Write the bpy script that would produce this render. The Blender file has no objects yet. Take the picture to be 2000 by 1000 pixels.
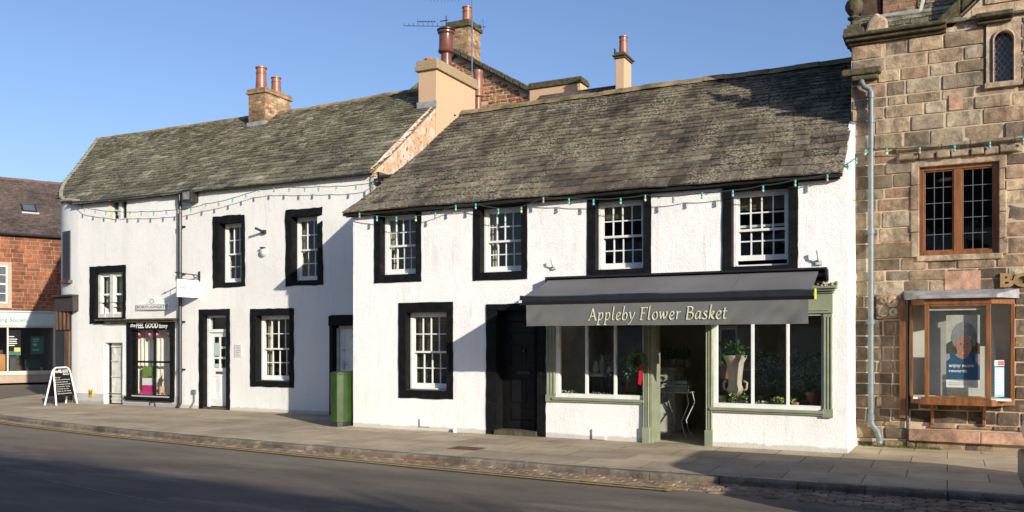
import bpy, math, random
from mathutils import Vector, Matrix, noise
random.seed(7)
S = bpy.context.scene
COL = S.collection
R = math.radians

# ------------------------------------------------------------------ camera, sky, sun, exposure
# world axes: x runs along the street facades, y away from the street, z up; the pavement is z = 0
CAMZ = 1.70
cam = bpy.data.cameras.new('camera')
cam.lens = 30.6; cam.sensor_width = 36.0; cam.shift_y = 0.0825
cam.clip_start = 0.1; cam.clip_end = 2000
camo = bpy.data.objects.new('camera', cam); COL.objects.link(camo)
camo.location = (0, 0, CAMZ); camo.rotation_euler = (R(90), 0, math.atan2(.4472, .8944))
S.camera = camo
SUNV = Vector((1.7, -1.0, 0.60))
EL = math.atan2(SUNV.z, math.hypot(SUNV.x, SUNV.y))
w = bpy.data.worlds.new('World'); S.world = w; w.use_nodes = True
nt = w.node_tree
sky = nt.nodes.new('ShaderNodeTexSky'); sky.sky_type = 'NISHITA'; sky.sun_disc = False
sky.sun_elevation = EL; sky.sun_rotation = math.atan2(SUNV.x, SUNV.y)
sky.air_density = 1.1; sky.dust_density = 1.2; sky.ozone_density = 4.0
tint = nt.nodes.new('ShaderNodeMix'); tint.data_type = 'RGBA'; tint.blend_type = 'MULTIPLY'; tint.inputs[0].default_value = 1.0
tint.inputs[7].default_value = (1.06, .96, 1.04, 1)
nt.links.new(sky.outputs[0], tint.inputs[6]); nt.links.new(tint.outputs[2], nt.nodes['Background'].inputs[0])
nt.nodes['Background'].inputs[1].default_value = 0.13
sl = bpy.data.lights.new('sun', 'SUN'); sl.energy = 5.0; sl.angle = R(.5); sl.color = (1.0, .93, .80)
so = bpy.data.objects.new('sun', sl); COL.objects.link(so)
so.rotation_euler = SUNV.to_track_quat('Z', 'Y').to_euler(); so.location = (20, -10, 30)
S.view_settings.view_transform = 'Standard'; S.view_settings.look = 'None'
S.view_settings.exposure = 0.36; S.view_settings.gamma = 1.0

# ------------------------------------------------------------------ measuring helpers
def ray(px, py):
    a = (px-1000)/1700.0; b = (665-py)/1700.0
    return Vector((-.4472+.8944*a, .8944+.4472*a, b))
def W(px, py, v):                       # point of the facade plane y = v
    d = ray(px, py); t = v/d.y
    return (d.x*t, CAMZ+d.z*t)
def U(px, v): return W(px, 665, v)[0]
def G(px, py, z=0.0):                   # point of the ground
    d = ray(px, py); t = (z-CAMZ)/d.z
    return (d.x*t, d.y*t)
def AT(px, py, u):                      # point of the plane x = u
    d = ray(px, py); t = u/d.x
    return (d.y*t, CAMZ+d.z*t)
def lerp(a, b, t): return a+(b-a)*t
def interp(tab, x):
    if x <= tab[0][0]: return tab[0][1]
    for (a, fa), (b, fb) in zip(tab, tab[1:]):
        if x <= b: return fa+(fb-fa)*(x-a)/(b-a)
    return tab[-1][1]
def rnd(a, b): return random.uniform(a, b)

# ------------------------------------------------------------------ mesh builder
class MB:
    def __init__(s): s.v = []; s.f = []; s.r = []; s.m = []
    def add(s, vs, fs, r=None, m=0):
        n = len(s.v); s.v += [tuple(p) for p in vs]
        r = random.random() if r is None else r
        for f in fs: s.f.append([n+i for i in f]); s.r.append(r); s.m.append(m)
        return s
    def hexa(s, p, r=None, m=0):
        return s.add(p, [(0,3,2,1),(4,5,6,7),(0,1,5,4),(1,2,6,5),(2,3,7,6),(3,0,4,7)], r, m)
    def box(s, x0, x1, y0, y1, z0, z1, r=None, m=0):
        return s.hexa([(x0,y0,z0),(x1,y0,z0),(x1,y1,z0),(x0,y1,z0),(x0,y0,z1),(x1,y0,z1),(x1,y1,z1),(x0,y1,z1)], r, m)
    def quad(s, a, b, c, d, r=None, m=0): return s.add([a,b,c,d], [(0,1,2,3)], r, m)
    def prism(s, pts, d, r=None, m=0):   # planar polygon pts (3-D) extruded by vector d
        n = len(pts); d = Vector(d)
        vs = [Vector(p) for p in pts]+[Vector(p)+d for p in pts]
        fs = [tuple(range(n-1, -1, -1)), tuple(range(n, 2*n))]+[(i, (i+1) % n, n+(i+1) % n, n+i) for i in range(n)]
        return s.add(vs, fs, r, m)
    def tube(s, pts, rad, n=8, r=None, m=0, cap=True):
        pts = [Vector(p) for p in pts]; rings = []
        rads = rad if isinstance(rad, (list, tuple)) else [rad]*len(pts)
        prev = None
        for i, p in enumerate(pts):
            t = (pts[min(i+1, len(pts)-1)]-pts[max(i-1, 0)]).normalized()
            if prev is None: a = t.cross(Vector((0,0,1)) if abs(t.z) < .9 else Vector((1,0,0))).normalized()
            else: a = (prev-t*prev.dot(t)).normalized()
            prev = a; b = t.cross(a)
            rings.append([p+(a*math.cos(k*2*math.pi/n)+b*math.sin(k*2*math.pi/n))*rads[i] for k in range(n)])
        vs = [q for g in rings for q in g]; fs = []
        for i in range(len(pts)-1):
            for k in range(n):
                fs.append((i*n+k, i*n+(k+1) % n, (i+1)*n+(k+1) % n, (i+1)*n+k))
        if cap: fs += [tuple(range(n-1, -1, -1)), tuple(range((len(pts)-1)*n, len(pts)*n))]
        return s.add(vs, fs, r, m)
    def lathe(s, prof, c, n=16, r=None, m=0, sx=1, sy=1):
        vs = []; fs = []
        for (rr, z) in prof:
            for k in range(n):
                a = k*2*math.pi/n; vs.append((c[0]+rr*math.cos(a)*sx, c[1]+rr*math.sin(a)*sy, c[2]+z))
        for i in range(len(prof)-1):
            for k in range(n): fs.append((i*n+k, i*n+(k+1) % n, (i+1)*n+(k+1) % n, (i+1)*n+k))
        fs += [tuple(range(n-1, -1, -1)), tuple(range((len(prof)-1)*n, len(prof)*n))]
        return s.add(vs, fs, r, m)
    def weld(s, d=1e-4):
        key = {}; mp = []; nv = []
        for p in s.v:
            k = tuple(round(c/d) for c in p)
            if k not in key: key[k] = len(nv); nv.append(p)
            mp.append(key[k])
        s.v = nv; s.f = [[mp[i] for i in f] for f in s.f]; return s
    def build(s, name, mat, parent=None, smooth=False, bevel=0):
        me = bpy.data.meshes.new(name)
        off = Vector((0,0,0))
        if parent is None and s.v:
            xs = [p[0] for p in s.v]; ys = [p[1] for p in s.v]; zs = [p[2] for p in s.v]
            off = Vector(((min(xs)+max(xs))/2, (min(ys)+max(ys))/2, min(zs)))
        me.from_pydata([Vector(p)-off for p in s.v], [], s.f); me.update()
        at = me.attributes.new('rnd', 'FLOAT', 'FACE'); at.data.foreach_set('value', s.r)
        mats = mat if isinstance(mat, (list, tuple)) else [mat]
        for m_ in mats: me.materials.append(m_)
        me.polygons.foreach_set('material_index', s.m)
        if smooth:
            me.polygons.foreach_set('use_smooth', [True]*len(s.f))
        o = bpy.data.objects.new(name, me); COL.objects.link(o)
        if parent is None: o.location = off
        else:
            o.parent = parent
            if parent.type == 'EMPTY' and not parent.get('local'): o.location = -parent.location
        if bevel:
            b = o.modifiers.new('bevel', 'BEVEL'); b.width = bevel; b.segments = 2; b.limit_method = 'ANGLE'; b.angle_limit = R(40)
        if smooth and smooth != 'all':
            try: me.set_sharp_from_angle(angle=R(38))
            except Exception: pass
        return o

def thing(name, label, cat, loc, group=None, rz=None):
    o = bpy.data.objects.new(name, None); COL.objects.link(o); o.location = loc; o.empty_display_size = .2
    if rz is not None: o.rotation_euler = (0, 0, rz); o['local'] = 1
    return tag(o, label, cat, group)
def tag(o, label, cat, group=None, kind=None):
    if label: o['label'] = label
    if cat: o['category'] = cat
    if group: o['group'] = group
    if kind: o['kind'] = kind
    return o
def struct(o): o['kind'] = 'structure'; return o

# ------------------------------------------------------------------ materials
def nodes(name):
    m = bpy.data.materials.new(name); m.use_nodes = True
    t = m.node_tree; b = t.nodes['Principled BSDF']
    return m, t, b
def N(t, typ, **k):
    n = t.nodes.new(typ)
    for a, v in k.items():
        if a in n.inputs.keys(): n.inputs[a].default_value = v
        else: setattr(n, a, v)
    return n
def pos(t, sc=(1,1,1)):
    g = N(t, 'ShaderNodeNewGeometry'); mp = N(t, 'ShaderNodeMapping'); mp.inputs['Scale'].default_value = sc
    t.links.new(g.outputs['Position'], mp.inputs[0]); return mp.outputs[0]
def noi(t, vec, scale, detail=5, rough=.55):
    n = N(t, 'ShaderNodeTexNoise'); n.inputs['Scale'].default_value = scale; n.inputs['Detail'].default_value = detail
    n.inputs['Roughness'].default_value = rough; t.links.new(vec, n.inputs['Vector']); return n.outputs['Fac']
def ramp(t, fac, stops, interp_='LINEAR'):
    r = N(t, 'ShaderNodeValToRGB'); e = r.color_ramp.elements; r.color_ramp.interpolation = interp_
    while len(e) > 2: e.remove(e[-1])
    for i, (p, c) in enumerate(stops):
        c = (c, c, c) if isinstance(c, (int, float)) else c
        if i < 2: e[i].position = p; e[i].color = (*c, 1)
        else:
            x = e.new(p); x.color = (*c, 1)
    t.links.new(fac, r.inputs[0]); return r.outputs[0]
def mix(t, f, a, b, mode='MIX'):
    m = N(t, 'ShaderNodeMix', data_type='RGBA', blend_type=mode)
    for i, v in ((0, f), (6, a), (7, b)):
        if isinstance(v, (int, float)): m.inputs[i].default_value = v if i == 0 else (v, v, v, 1)
        elif isinstance(v, tuple): m.inputs[i].default_value = (*v, 1)
        else: t.links.new(v, m.inputs[i])
    return m.outputs[2]
def bump(t, b, h, dist, strength=1.0, prev=None):
    n = N(t, 'ShaderNodeBump'); n.inputs['Distance'].default_value = dist; n.inputs['Strength'].default_value = strength
    t.links.new(h, n.inputs['Height'])
    if prev is not None: t.links.new(prev, n.inputs['Normal'])
    t.links.new(n.outputs[0], b.inputs['Normal']); return n.outputs[0]
def attr(t):
    a = N(t, 'ShaderNodeAttribute', attribute_name='rnd'); return a.outputs['Fac']
def mat(name, c1, c2=None, scale=3.0, rough=.6, bd=0, bs=30, metal=0, spec=.5, stretch=(1,1,1), lo=.35, hi=.65):
    m, t, b = nodes(name); p = pos(t, stretch)
    c2 = c2 or tuple(x*.82 for x in c1)
    t.links.new(ramp(t, noi(t, p, scale), [(lo, c1), (hi, c2)]), b.inputs['Base Color'])
    b.inputs['Roughness'].default_value = rough; b.inputs['Metallic'].default_value = metal
    b.inputs['Specular IOR Level'].default_value = spec
    if bd: bump(t, b, noi(t, p, bs), bd)
    return m
def slate_mat(name, cols, lichen, moss=.0, lich_lo=.52):
    m, t, b = nodes(name); p = pos(t)
    c = ramp(t, attr(t), [(i/(len(cols)-1), q) for i, q in enumerate(cols)])
    c = mix(t, 1.0, c, ramp(t, noi(t, pos(t, (1, .6, .6)), 9), [(.3, .55), (.7, 1.4)]), 'MULTIPLY')
    c = mix(t, 1.0, c, ramp(t, noi(t, p, .7, 3), [(.3, .62), (.7, 1.32)]), 'MULTIPLY')
    c = mix(t, 1.0, c, ramp(t, noi(t, pos(t, (1, 2.2, 2.2)), 28, 4, .8), [(.32, .55), (.68, 1.4)]), 'MULTIPLY')
    f = ramp(t, noi(t, p, 24, 6, .75), [(lich_lo, 0.0), (lich_lo+.07, .85)])
    big = ramp(t, noi(t, pos(t, (1.4, .5, .5)), 1.6, 3), [(.38, 0.05), (.62, 1.0)])
    c = mix(t, mix(t, 1.0, f, big, 'MULTIPLY'), c, lichen)
    if moss:
        mf = ramp(t, noi(t, p, 3.1, 7, .7), [(.70-moss, 0.0), (.74-moss, .85)])
        c = mix(t, mf, c, (.085, .085, .02))
    t.links.new(c, b.inputs['Base Color']); b.inputs['Roughness'].default_value = .82
    b.inputs['Specular IOR Level'].default_value = .3
    bump(t, b, noi(t, p, 60, 6, .7), .012, .8)
    return m
def stone_mat(name, cols, soot=.5, bscale=14, bd=.02, sootc=(.055, .045, .04)):
    m, t, b = nodes(name); p = pos(t)
    c = ramp(t, attr(t), [(i/(len(cols)-1), q) for i, q in enumerate(cols)])
    c = mix(t, 1.0, c, ramp(t, noi(t, p, 7, 6, .65), [(.3, .6), (.7, 1.3)]), 'MULTIPLY')
    c = mix(t, 1.0, c, ramp(t, noi(t, p, 45, 4, .7), [(.3, .78), (.7, 1.16)]), 'MULTIPLY')
    c = mix(t, 1.0, c, ramp(t, noi(t, pos(t, (1, 1, .55)), 1.3, 7, .7), [(.33, .52), (.66, 1.42)]), 'MULTIPLY')
    f = ramp(t, noi(t, pos(t, (1.5, 1.5, .7)), 2.8, 8, .75), [(.49, 0.0), (.64, soot)])
    c = mix(t, f, c, sootc)
    c = mix(t, ramp(t, noi(t, p, 3.6, 8, .75), [(.60, 0.0), (.72, .35)]), c, (.40, .33, .24))
    t.links.new(c, b.inputs['Base Color']); b.inputs['Roughness'].default_value = .9
    b.inputs['Specular IOR Level'].default_value = .2
    n1 = bump(t, b, noi(t, p, bscale, 8, .7), bd)
    bump(t, b, noi(t, p, 70, 3, .7), .006, 1, n1)
    return m
def stucco(name, base, dirt, grain=34, bd=.012, patch=None):
    m, t, b = nodes(name); p = pos(t)
    c = ramp(t, noi(t, p, .9, 6, .65), [(.35, base), (.75, tuple(x*.93 for x in base))])
    c = mix(t, ramp(t, noi(t, pos(t, (1.6, 1.6, .35)), 2.2, 6, .7), [(.56, 0.0), (.80, .36)]), c, dirt)
    # splash dirt and green bloom just above the pavement, weathered streaks
    g = N(t, 'ShaderNodeNewGeometry'); sx = N(t, 'ShaderNodeSeparateXYZ'); t.links.new(g.outputs['Position'], sx.inputs[0])
    mz = N(t, 'ShaderNodeMath', operation='MULTIPLY_ADD'); t.links.new(noi(t, p, 5, 6, .7), mz.inputs[0]); mz.inputs[1].default_value = -.12
    t.links.new(sx.outputs[2], mz.inputs[2])
    c = mix(t, ramp(t, mz.outputs[0], [(.0, .6), (.03, 0.0)]), c, dirt)
    c = mix(t, ramp(t, noi(t, pos(t, (5, 5, .22)), 2.4, 5, .7), [(.57, 0.0), (.78, .34)]), c, dirt)
    vc = N(t, 'ShaderNodeTexVoronoi', feature='DISTANCE_TO_EDGE'); vc.inputs['Scale'].default_value = .42
    wv = N(t, 'ShaderNodeVectorMath', operation='ADD'); nc = N(t, 'ShaderNodeTexNoise'); nc.inputs['Scale'].default_value = 2.2; nc.inputs['Detail'].default_value = 6; t.links.new(p, nc.inputs['Vector']); t.links.new(p, wv.inputs[0]); t.links.new(nc.outputs['Color'], wv.inputs[1]); t.links.new(wv.outputs[0], vc.inputs['Vector'])
    ck = ramp(t, vc.outputs['Distance'], [(.0, .22), (.005, 0.0)]); c = mix(t, mix(t, 1.0, ck, ramp(t, noi(t, p, .8, 2), [(.50, 0.0), (.56, 1.0)]), 'MULTIPLY'), c, dirt)
    if patch:
        f = ramp(t, noi(t, p, 3.2, 6, .7), [(.45, 0.0), (.52, 1.0)])
        c = mix(t, f, c, patch[0])
        f = ramp(t, noi(t, pos(t, (1, 1.3, 1)), 6.5, 6, .7), [(.56, 0.0), (.60, 1.0)])
        c = mix(t, f, c, patch[1])
    t.links.new(c, b.inputs['Base Color']); b.inputs['Roughness'].default_value = .85
    b.inputs['Specular IOR Level'].default_value = .25
    v = N(t, 'ShaderNodeTexVoronoi'); v.inputs['Scale'].default_value = grain*1.3; t.links.new(p, v.inputs['Vector'])
    n0 = bump(t, b, noi(t, p, 4.5, 4, .6), bd*.9)
    n1 = bump(t, b, noi(t, p, grain, 5, .7), bd*1.0, 1, n0)
    bump(t, b, v.outputs['Distance'], bd*.35, .7, n1)
    return m
def glass(name, tint=(.92, .95, .94), refl=1.0, dirty=0.0):
    m, t, b = nodes(name); t.nodes.remove(b)
    tr = N(t, 'ShaderNodeBsdfTransparent'); tr.inputs[0].default_value = (*tint, 1)
    gl = N(t, 'ShaderNodeBsdfGlossy'); gl.inputs[0].default_value = (refl, refl, refl, 1); gl.inputs['Roughness'].default_value = .02
    lw_ = N(t, 'ShaderNodeLayerWeight'); lw_.inputs[0].default_value = .5
    pw_ = N(t, 'ShaderNodeMath', operation='POWER'); t.links.new(lw_.outputs['Facing'], pw_.inputs[0]); pw_.inputs[1].default_value = 5.0
    fr = N(t, 'ShaderNodeMath', operation='MULTIPLY_ADD'); t.links.new(pw_.outputs[0], fr.inputs[0]); fr.inputs[1].default_value = .93; fr.inputs[2].default_value = .055
    bp = N(t, 'ShaderNodeBump'); bp.inputs['Distance'].default_value = .004; t.links.new(noi(t, pos(t), 2.5, 2), bp.inputs['Height'])
    t.links.new(bp.outputs[0], gl.inputs['Normal'])
    mx = N(t, 'ShaderNodeMixShader'); t.links.new(fr.outputs[0], mx.inputs[0]); t.links.new(tr.outputs[0], mx.inputs[1]); t.links.new(gl.outputs[0], mx.inputs[2])
    t.links.new(mx.outputs[0], t.nodes['Material Output'].inputs[0]); return m

def worn_black(name, c1, c2, *a, **k):
    m = mat(name, c1, c2, *a, **k); t = m.node_tree; b = t.nodes['Principled BSDF']; p = pos(t)
    src = b.inputs['Base Color'].links[0].from_socket
    c = mix(t, ramp(t, noi(t, p, 9, 8, .8), [(.60, 0.0), (.74, .7)]), src, (.055, .052, .048))
    c = mix(t, ramp(t, noi(t, p, 34, 4, .8), [(.70, 0.0), (.74, .8)]), c, (.22, .21, .19))
    t.links.new(c, b.inputs['Base Color']); return m
M = {}
M['white'] = stucco('white_harling', (.85, .85, .83), (.40, .37, .31), grain=46, bd=.0085)
M['white_old'] = stucco('old_white_render', (.75, .745, .71), (.38, .35, .28), grain=26, bd=.0065)
M['plinth'] = stucco('grey_plinth', (.46, .47, .47), (.25, .23, .2), grain=18)
M['patchy'] = stucco('patched_gable', (.50, .33, .20), (.3, .2, .12), grain=14, bd=.02, patch=((.56, .46, .38), (.28, .12, .06)))
M['render_tan'] = stucco('tan_render', (.52, .36, .23), (.28, .2, .13), grain=40, bd=.004)
M['render_tan_cap'] = stucco('chimney_cap', (.33, .245, .15), (.11, .09, .05), grain=20, bd=.015)
M['black'] = worn_black('black_masonry_paint', (.0045, .0045, .005), (.009, .009, .010), 9, .6, .006, 22, spec=.15)
M['black_door'] = mat('black_door_paint', (.004, .004, .0045), (.007, .007, .008), 5, .42, .002, 12, spec=.3)
M['wpaint'] = mat('white_wood_paint', (.80, .80, .77), (.70, .70, .66), 6, .42, .001, 40)
M['wdull'] = mat('dull_white_paint', (.62, .62, .57), (.45, .44, .38), 5, .5, .001, 40)
M['cream'] = mat('cream_wood', (.55, .45, .26), (.42, .32, .17), 8, .6)
M['sage'] = mat('sage_green_paint', (.27, .295, .20), (.205, .23, .155), 5, .45, .001, 30)
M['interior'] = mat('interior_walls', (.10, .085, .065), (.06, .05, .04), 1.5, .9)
M['shop_interior'] = mat('shop_interior_walls', (.55, .50, .36), (.36, .32, .23), 1.2, .9)
M['interior_pale'] = mat('interior_pale_walls', (.70, .68, .62), (.60, .58, .52), 1.5, .9)
M['curtain'] = mat('curtain_cloth', (.55, .50, .40), (.33, .28, .2), 4, .9, stretch=(14, 14, .5))
M['blind'] = mat('blind_slats', (.16, .12, .09), (.10, .08, .06), 3, .6)
M['glass'] = glass('old_sash_glass', (.80, .83, .82))
M['shopglass'] = glass('shop_glass', (.90, .92, .91))
M['awning'] = mat('charcoal_awning_cloth', (.145, .144, .142), (.12, .119, .118), 1.2, .85, .002, 300)
M['black_metal'] = mat('black_metal', (.012, .014, .018), (.02, .02, .024), 8, .35)
M['lettering'] = mat('pale_lettering', (.70, .72, .50), (.64, .66, .46), 3, .6)
M['wletter'] = mat('white_lettering', (.8, .8, .78), None, 3, .5)
M['dletter'] = mat('dark_lettering', (.02, .02, .025), None, 3, .5)
M['gletter'] = mat('gilt_lettering', (.36, .22, .10), (.26, .16, .075), 6, .4)
M['iron'] = mat('cast_iron_black', (.015, .015, .018), (.03, .028, .026), 12, .4, .003, 40)
M['greypipe'] = mat('grey_painted_pipe', (.16, .20, .215), (.12, .15, .16), 9, .45, .002, 30)
M['green_metal'] = mat('green_painted_metal', (.026, .062, .009), (.017, .042, .008), 5, .38, .001, 14)
M['brown_wood'] = mat('varnished_brown_wood', (.26, .105, .035), (.14, .055, .02), 3, .4, .002, 30, stretch=(5, 5, .8))
M['old_wood'] = mat('weathered_dark_wood', (.16, .085, .045), (.07, .04, .025), 3, .7, .004, 20, stretch=(5, 5, .8))
M['lead'] = mat('lead_sheet', (.34, .35, .36), (.20, .20, .21), 6, .6, .008, 5)
M['mossy'] = mat('mossy_stone', (.105, .085, .05), (.04, .038, .014), 7, .95, .02, 18)
M['moss'] = mat('moss', (.09, .115, .02), (.05, .07, .012), 12, 1, .02, 40)
M['ridge'] = mat('sandstone_ridge', (.34, .23, .12), (.09, .085, .035), 3.2, .95, .02, 16)
M['terracotta'] = mat('terracotta', (.30, .12, .07), (.19, .075, .05), 4, .38, .002, 20)
M['brownpot'] = mat('brown_glazed_clay', (.17, .06, .035), (.10, .04, .03), 4, .3)
M['verge'] = mat('verge_stone', (.42, .38, .28), (.26, .24, .16), 5, .9, .01, 22)
M['mortar'] = stucco('lime_mortar', (.50, .385, .275), (.20, .15, .10), grain=30, bd=.01)
M['mortar_red'] = stucco('pale_mortar', (.36, .23, .145), (.3, .2, .12), grain=30, bd=.01)
M['stone'] = stone_mat('weathered_sandstone', [(0.117,0.090,0.066),(0.284,0.210,0.136),(0.427,0.319,0.203),(0.302,0.195,0.130),(0.491,0.379,0.248),(0.198,0.151,0.107),(0.461,0.387,0.272),(0.347,0.259,0.172)], .72)
M['stone_low'] = stone_mat('sooty_sandstone', [(0.069,0.053,0.041),(0.162,0.127,0.088),(0.103,0.075,0.056),(0.255,0.191,0.129),(0.183,0.134,0.090),(0.362,0.280,0.183)], .6)
M['pink'] = stone_mat('new_pink_sandstone', [(.47,.28,.19),(.50,.31,.22)], .12, 20, .004)
M['dressing'] = stone_mat('pale_dressing', [(.48,.37,.26),(.40,.30,.2)], .35, 12, .02)
M['red'] = stone_mat('red_sandstone', [(0.230,0.086,0.046),(0.281,0.109,0.059),(0.196,0.073,0.042),(0.290,0.127,0.073)], .12, 14, .012)
M['rubble'] = stone_mat('red_brown_rubble', [(0.161,0.069,0.040),(0.322,0.147,0.080),(0.414,0.221,0.128),(0.253,0.110,0.056),(0.345,0.193,0.104)], .5, 20, .03)
M['brick'] = stone_mat('stack_brick', [(.26,.17,.10),(.38,.27,.16),(.20,.11,.07),(.44,.34,.2),(.30,.12,.06)], .45, 20, .01)
M['slate_g'] = slate_mat('green_grey_slate', [(0.066,0.059,0.037),(0.130,0.118,0.077),(0.202,0.185,0.125),(0.095,0.086,0.059),(0.132,0.112,0.067),(0.288,0.264,0.183)], (.42, .40, .29), 0.0, .53)
M['slate_b'] = slate_mat('brown_grey_slate', [(0.033,0.026,0.018),(0.081,0.065,0.044),(0.141,0.109,0.075),(0.061,0.049,0.036),(0.115,0.095,0.067),(0.181,0.158,0.110)], (.44, .39, .27), .03, .485)
M['slate_d'] = slate_mat('dark_slate', [(.085,.062,.05),(.12,.09,.075),(.10,.075,.062)], (.16, .13, .1), 0.0, .62)
M['red_bulb'] = mat('red_bulb_glass', (.60, .20, .18), None, 3, .15)
M['yellow_bulb'] = mat('yellow_bulb_glass', (.72, .58, .22), None, 3, .15)
M['blue_bulb'] = mat('blue_bulb_glass', (.22, .38, .58), None, 3, .15)
M['green_bulb'] = mat('green_bulb_glass', (.22, .46, .30), None, 3, .15)
M['teal'] = mat('teal_lampholder', (.06, .36, .32), None, 3, .35)
M['wire'] = mat('festoon_cable', (.045, .06, .04), None, 3, .5)
M['leaf'] = mat('leaves', (.09, .20, .04), (.05, .12, .03), 30, .5)
M['leaf_pale'] = mat('pale_leaves', (.20, .26, .06), (.12, .18, .04), 30, .5)
M['petal_w'] = mat('white_petals', (.75, .73, .62), None, 30, .6)
M['petal_y'] = mat('yellow_petals', (.7, .6, .15), None, 30, .6)
M['petal_p'] = mat('pink_petals', (.65, .03, .20), (.5, .02, .14), 30, .6)
M['urnstone'] = mat('cream_urn_stone', (.48, .43, .33), (.34, .30, .22), 6, .7, .003, 30)
M['darkwood'] = mat('dark_furniture', (.05, .03, .02), None, 5, .4)
M['red_cloth'] = mat('red_ribbon', (.6, .01, .015), None, 5, .4)
M['chrome'] = mat('dull_metal', (.45, .45, .45), None, 5, .3, metal=1)
M['posterblue'] = mat('poster_blue', (.035, .105, .19), None, 3, .4)
M['postergrey'] = mat('poster_backdrop', (.52, .52, .44), (.38, .38, .32), 5, .5)
M['hairgrey'] = mat('poster_hair', (.30, .30, .30), (.20, .20, .20), 9, .5)
M['skin'] = mat('poster_skin', (.48, .26, .18), (.38, .19, .13), 3, .5)
M['orange'] = mat('orange_terracotta', (.6, .18, .05), None, 5, .5)
M['shopgreen'] = mat('poster_green', (.01, .17, .09), None, 5, .5)
M['palegreen'] = mat('pale_green_fascia', (.44, .54, .50), (.40, .50, .46), 2, .5)
M['shopcream'] = mat('cream_shopfront', (.55, .52, .42), (.48, .45, .36), 2, .5)
M['yellow'] = mat('yellow_enamel', (.68, .42, .03), None, 5, .5)
M['limegreen'] = mat('green_growth', (.18, .3, .05), None, 5, .6)

def asphalt():
    m, t, b = nodes('worn_asphalt'); p = pos(t)
    c = ramp(t, noi(t, pos(t, (.35, 1.2, 1)), 1.1, 6, .6), [(.3, (.066, .057, .047)), (.7, (.150, .127, .10))])
    c = mix(t, ramp(t, noi(t, pos(t, (.25, 1, 1)), .8, 5, .7), [(.53, 0.0), (.66, .6)]), c, (.27, .225, .165))
    c = mix(t, 1.0, c, ramp(t, noi(t, p, 70, 5, .85), [(.3, .5), (.7, 1.6)]), 'MULTIPLY')
    g = N(t, 'ShaderNodeNewGeometry'); sx = N(t, 'ShaderNodeSeparateXYZ'); t.links.new(g.outputs['Position'], sx.inputs[0])
    ml = N(t, 'ShaderNodeMath', operation='MULTIPLY_ADD'); t.links.new(noi(t, pos(t, (.4, 1, 1)), 1.5, 6, .7), ml.inputs[0]); ml.inputs[1].default_value = 4.5; t.links.new(sx.outputs[1], ml.inputs[2])
    dust = ramp(t, ml.outputs[0], [(0, 0.0), (1, 0.0)]); mr = N(t, 'ShaderNodeMapRange'); t.links.new(ml.outputs[0], mr.inputs[0]); mr.inputs[1].default_value = 10.9; mr.inputs[2].default_value = 13.2; mr.inputs[3].default_value = 0; mr.inputs[4].default_value = .62
    c = mix(t, mr.outputs[0], c, (.27, .22, .155))
    t.links.new(c, b.inputs['Base Color']); b.inputs['Roughness'].default_value = .85; b.inputs['Specular IOR Level'].default_value = .25
    bump(t, b, noi(t, p, 160, 3, .7), .006); return m
M['asphalt'] = asphalt()
def flags():
    m, t, b = nodes('stone_flags'); p = pos(t)
    br = N(t, 'ShaderNodeTexBrick'); t.links.new(p, br.inputs['Vector'])
    for k, v in (('Scale', 1.0), ('Mortar Size', .009), ('Mortar Smooth', .4), ('Brick Width', .92), ('Row Height', .74), ('Bias', 0.0)): br.inputs[k].default_value = v
    br.inputs['Color1'].default_value = (.49, .40, .265, 1); br.inputs['Color2'].default_value = (.37, .295, .20, 1); br.inputs['Mortar'].default_value = (.16,.125,.085, 1)
    c = mix(t, 1.0, br.outputs[0], ramp(t, noi(t, p, 1.3, 6, .65), [(.3, .72), (.7, 1.2)]), 'MULTIPLY')
    c = mix(t, 1.0, c, ramp(t, noi(t, p, 40, 5, .7), [(.3, .8), (.7, 1.15)]), 'MULTIPLY')
    c = mix(t, ramp(t, noi(t, p, 5, 6, .7), [(.62, 0.0), (.70, .5)]), c, (.17, .135, .10))
    t.links.new(c, b.inputs['Base Color']); b.inputs['Roughness'].default_value = .85; b.inputs['Specular IOR Level'].default_value = .25
    n1 = bump(t, b, br.outputs['Fac'], -.008, .6); n2 = bump(t, b, noi(t, p, 2.2, 5, .6), .02, .6, n1); bump(t, b, noi(t, p, 60, 4, .7), .004, 1, n2); return m
M['flags'] = flags()
M['kerb'] = stone_mat('kerb_stone', [(0.158,0.131,0.100),(0.232,0.193,0.147),(0.196,0.162,0.126)], .35, 16, .012)
M['sett'] = stone_mat('gutter_setts', [(0.211,0.159,0.113),(0.275,0.209,0.146),(0.324,0.242,0.163),(0.243,0.184,0.130),(0.324,0.192,0.122)], .3, 20, .012)
M['yellow_paint'] = mat('worn_yellow_paint', (.46, .33, .07), (.24, .19, .09), 14, .7, lo=.42, hi=.62)
M['worn_white'] = mat('worn_white_paint', (.16, .155, .145), (.10, .09, .08), 10, .8)

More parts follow.
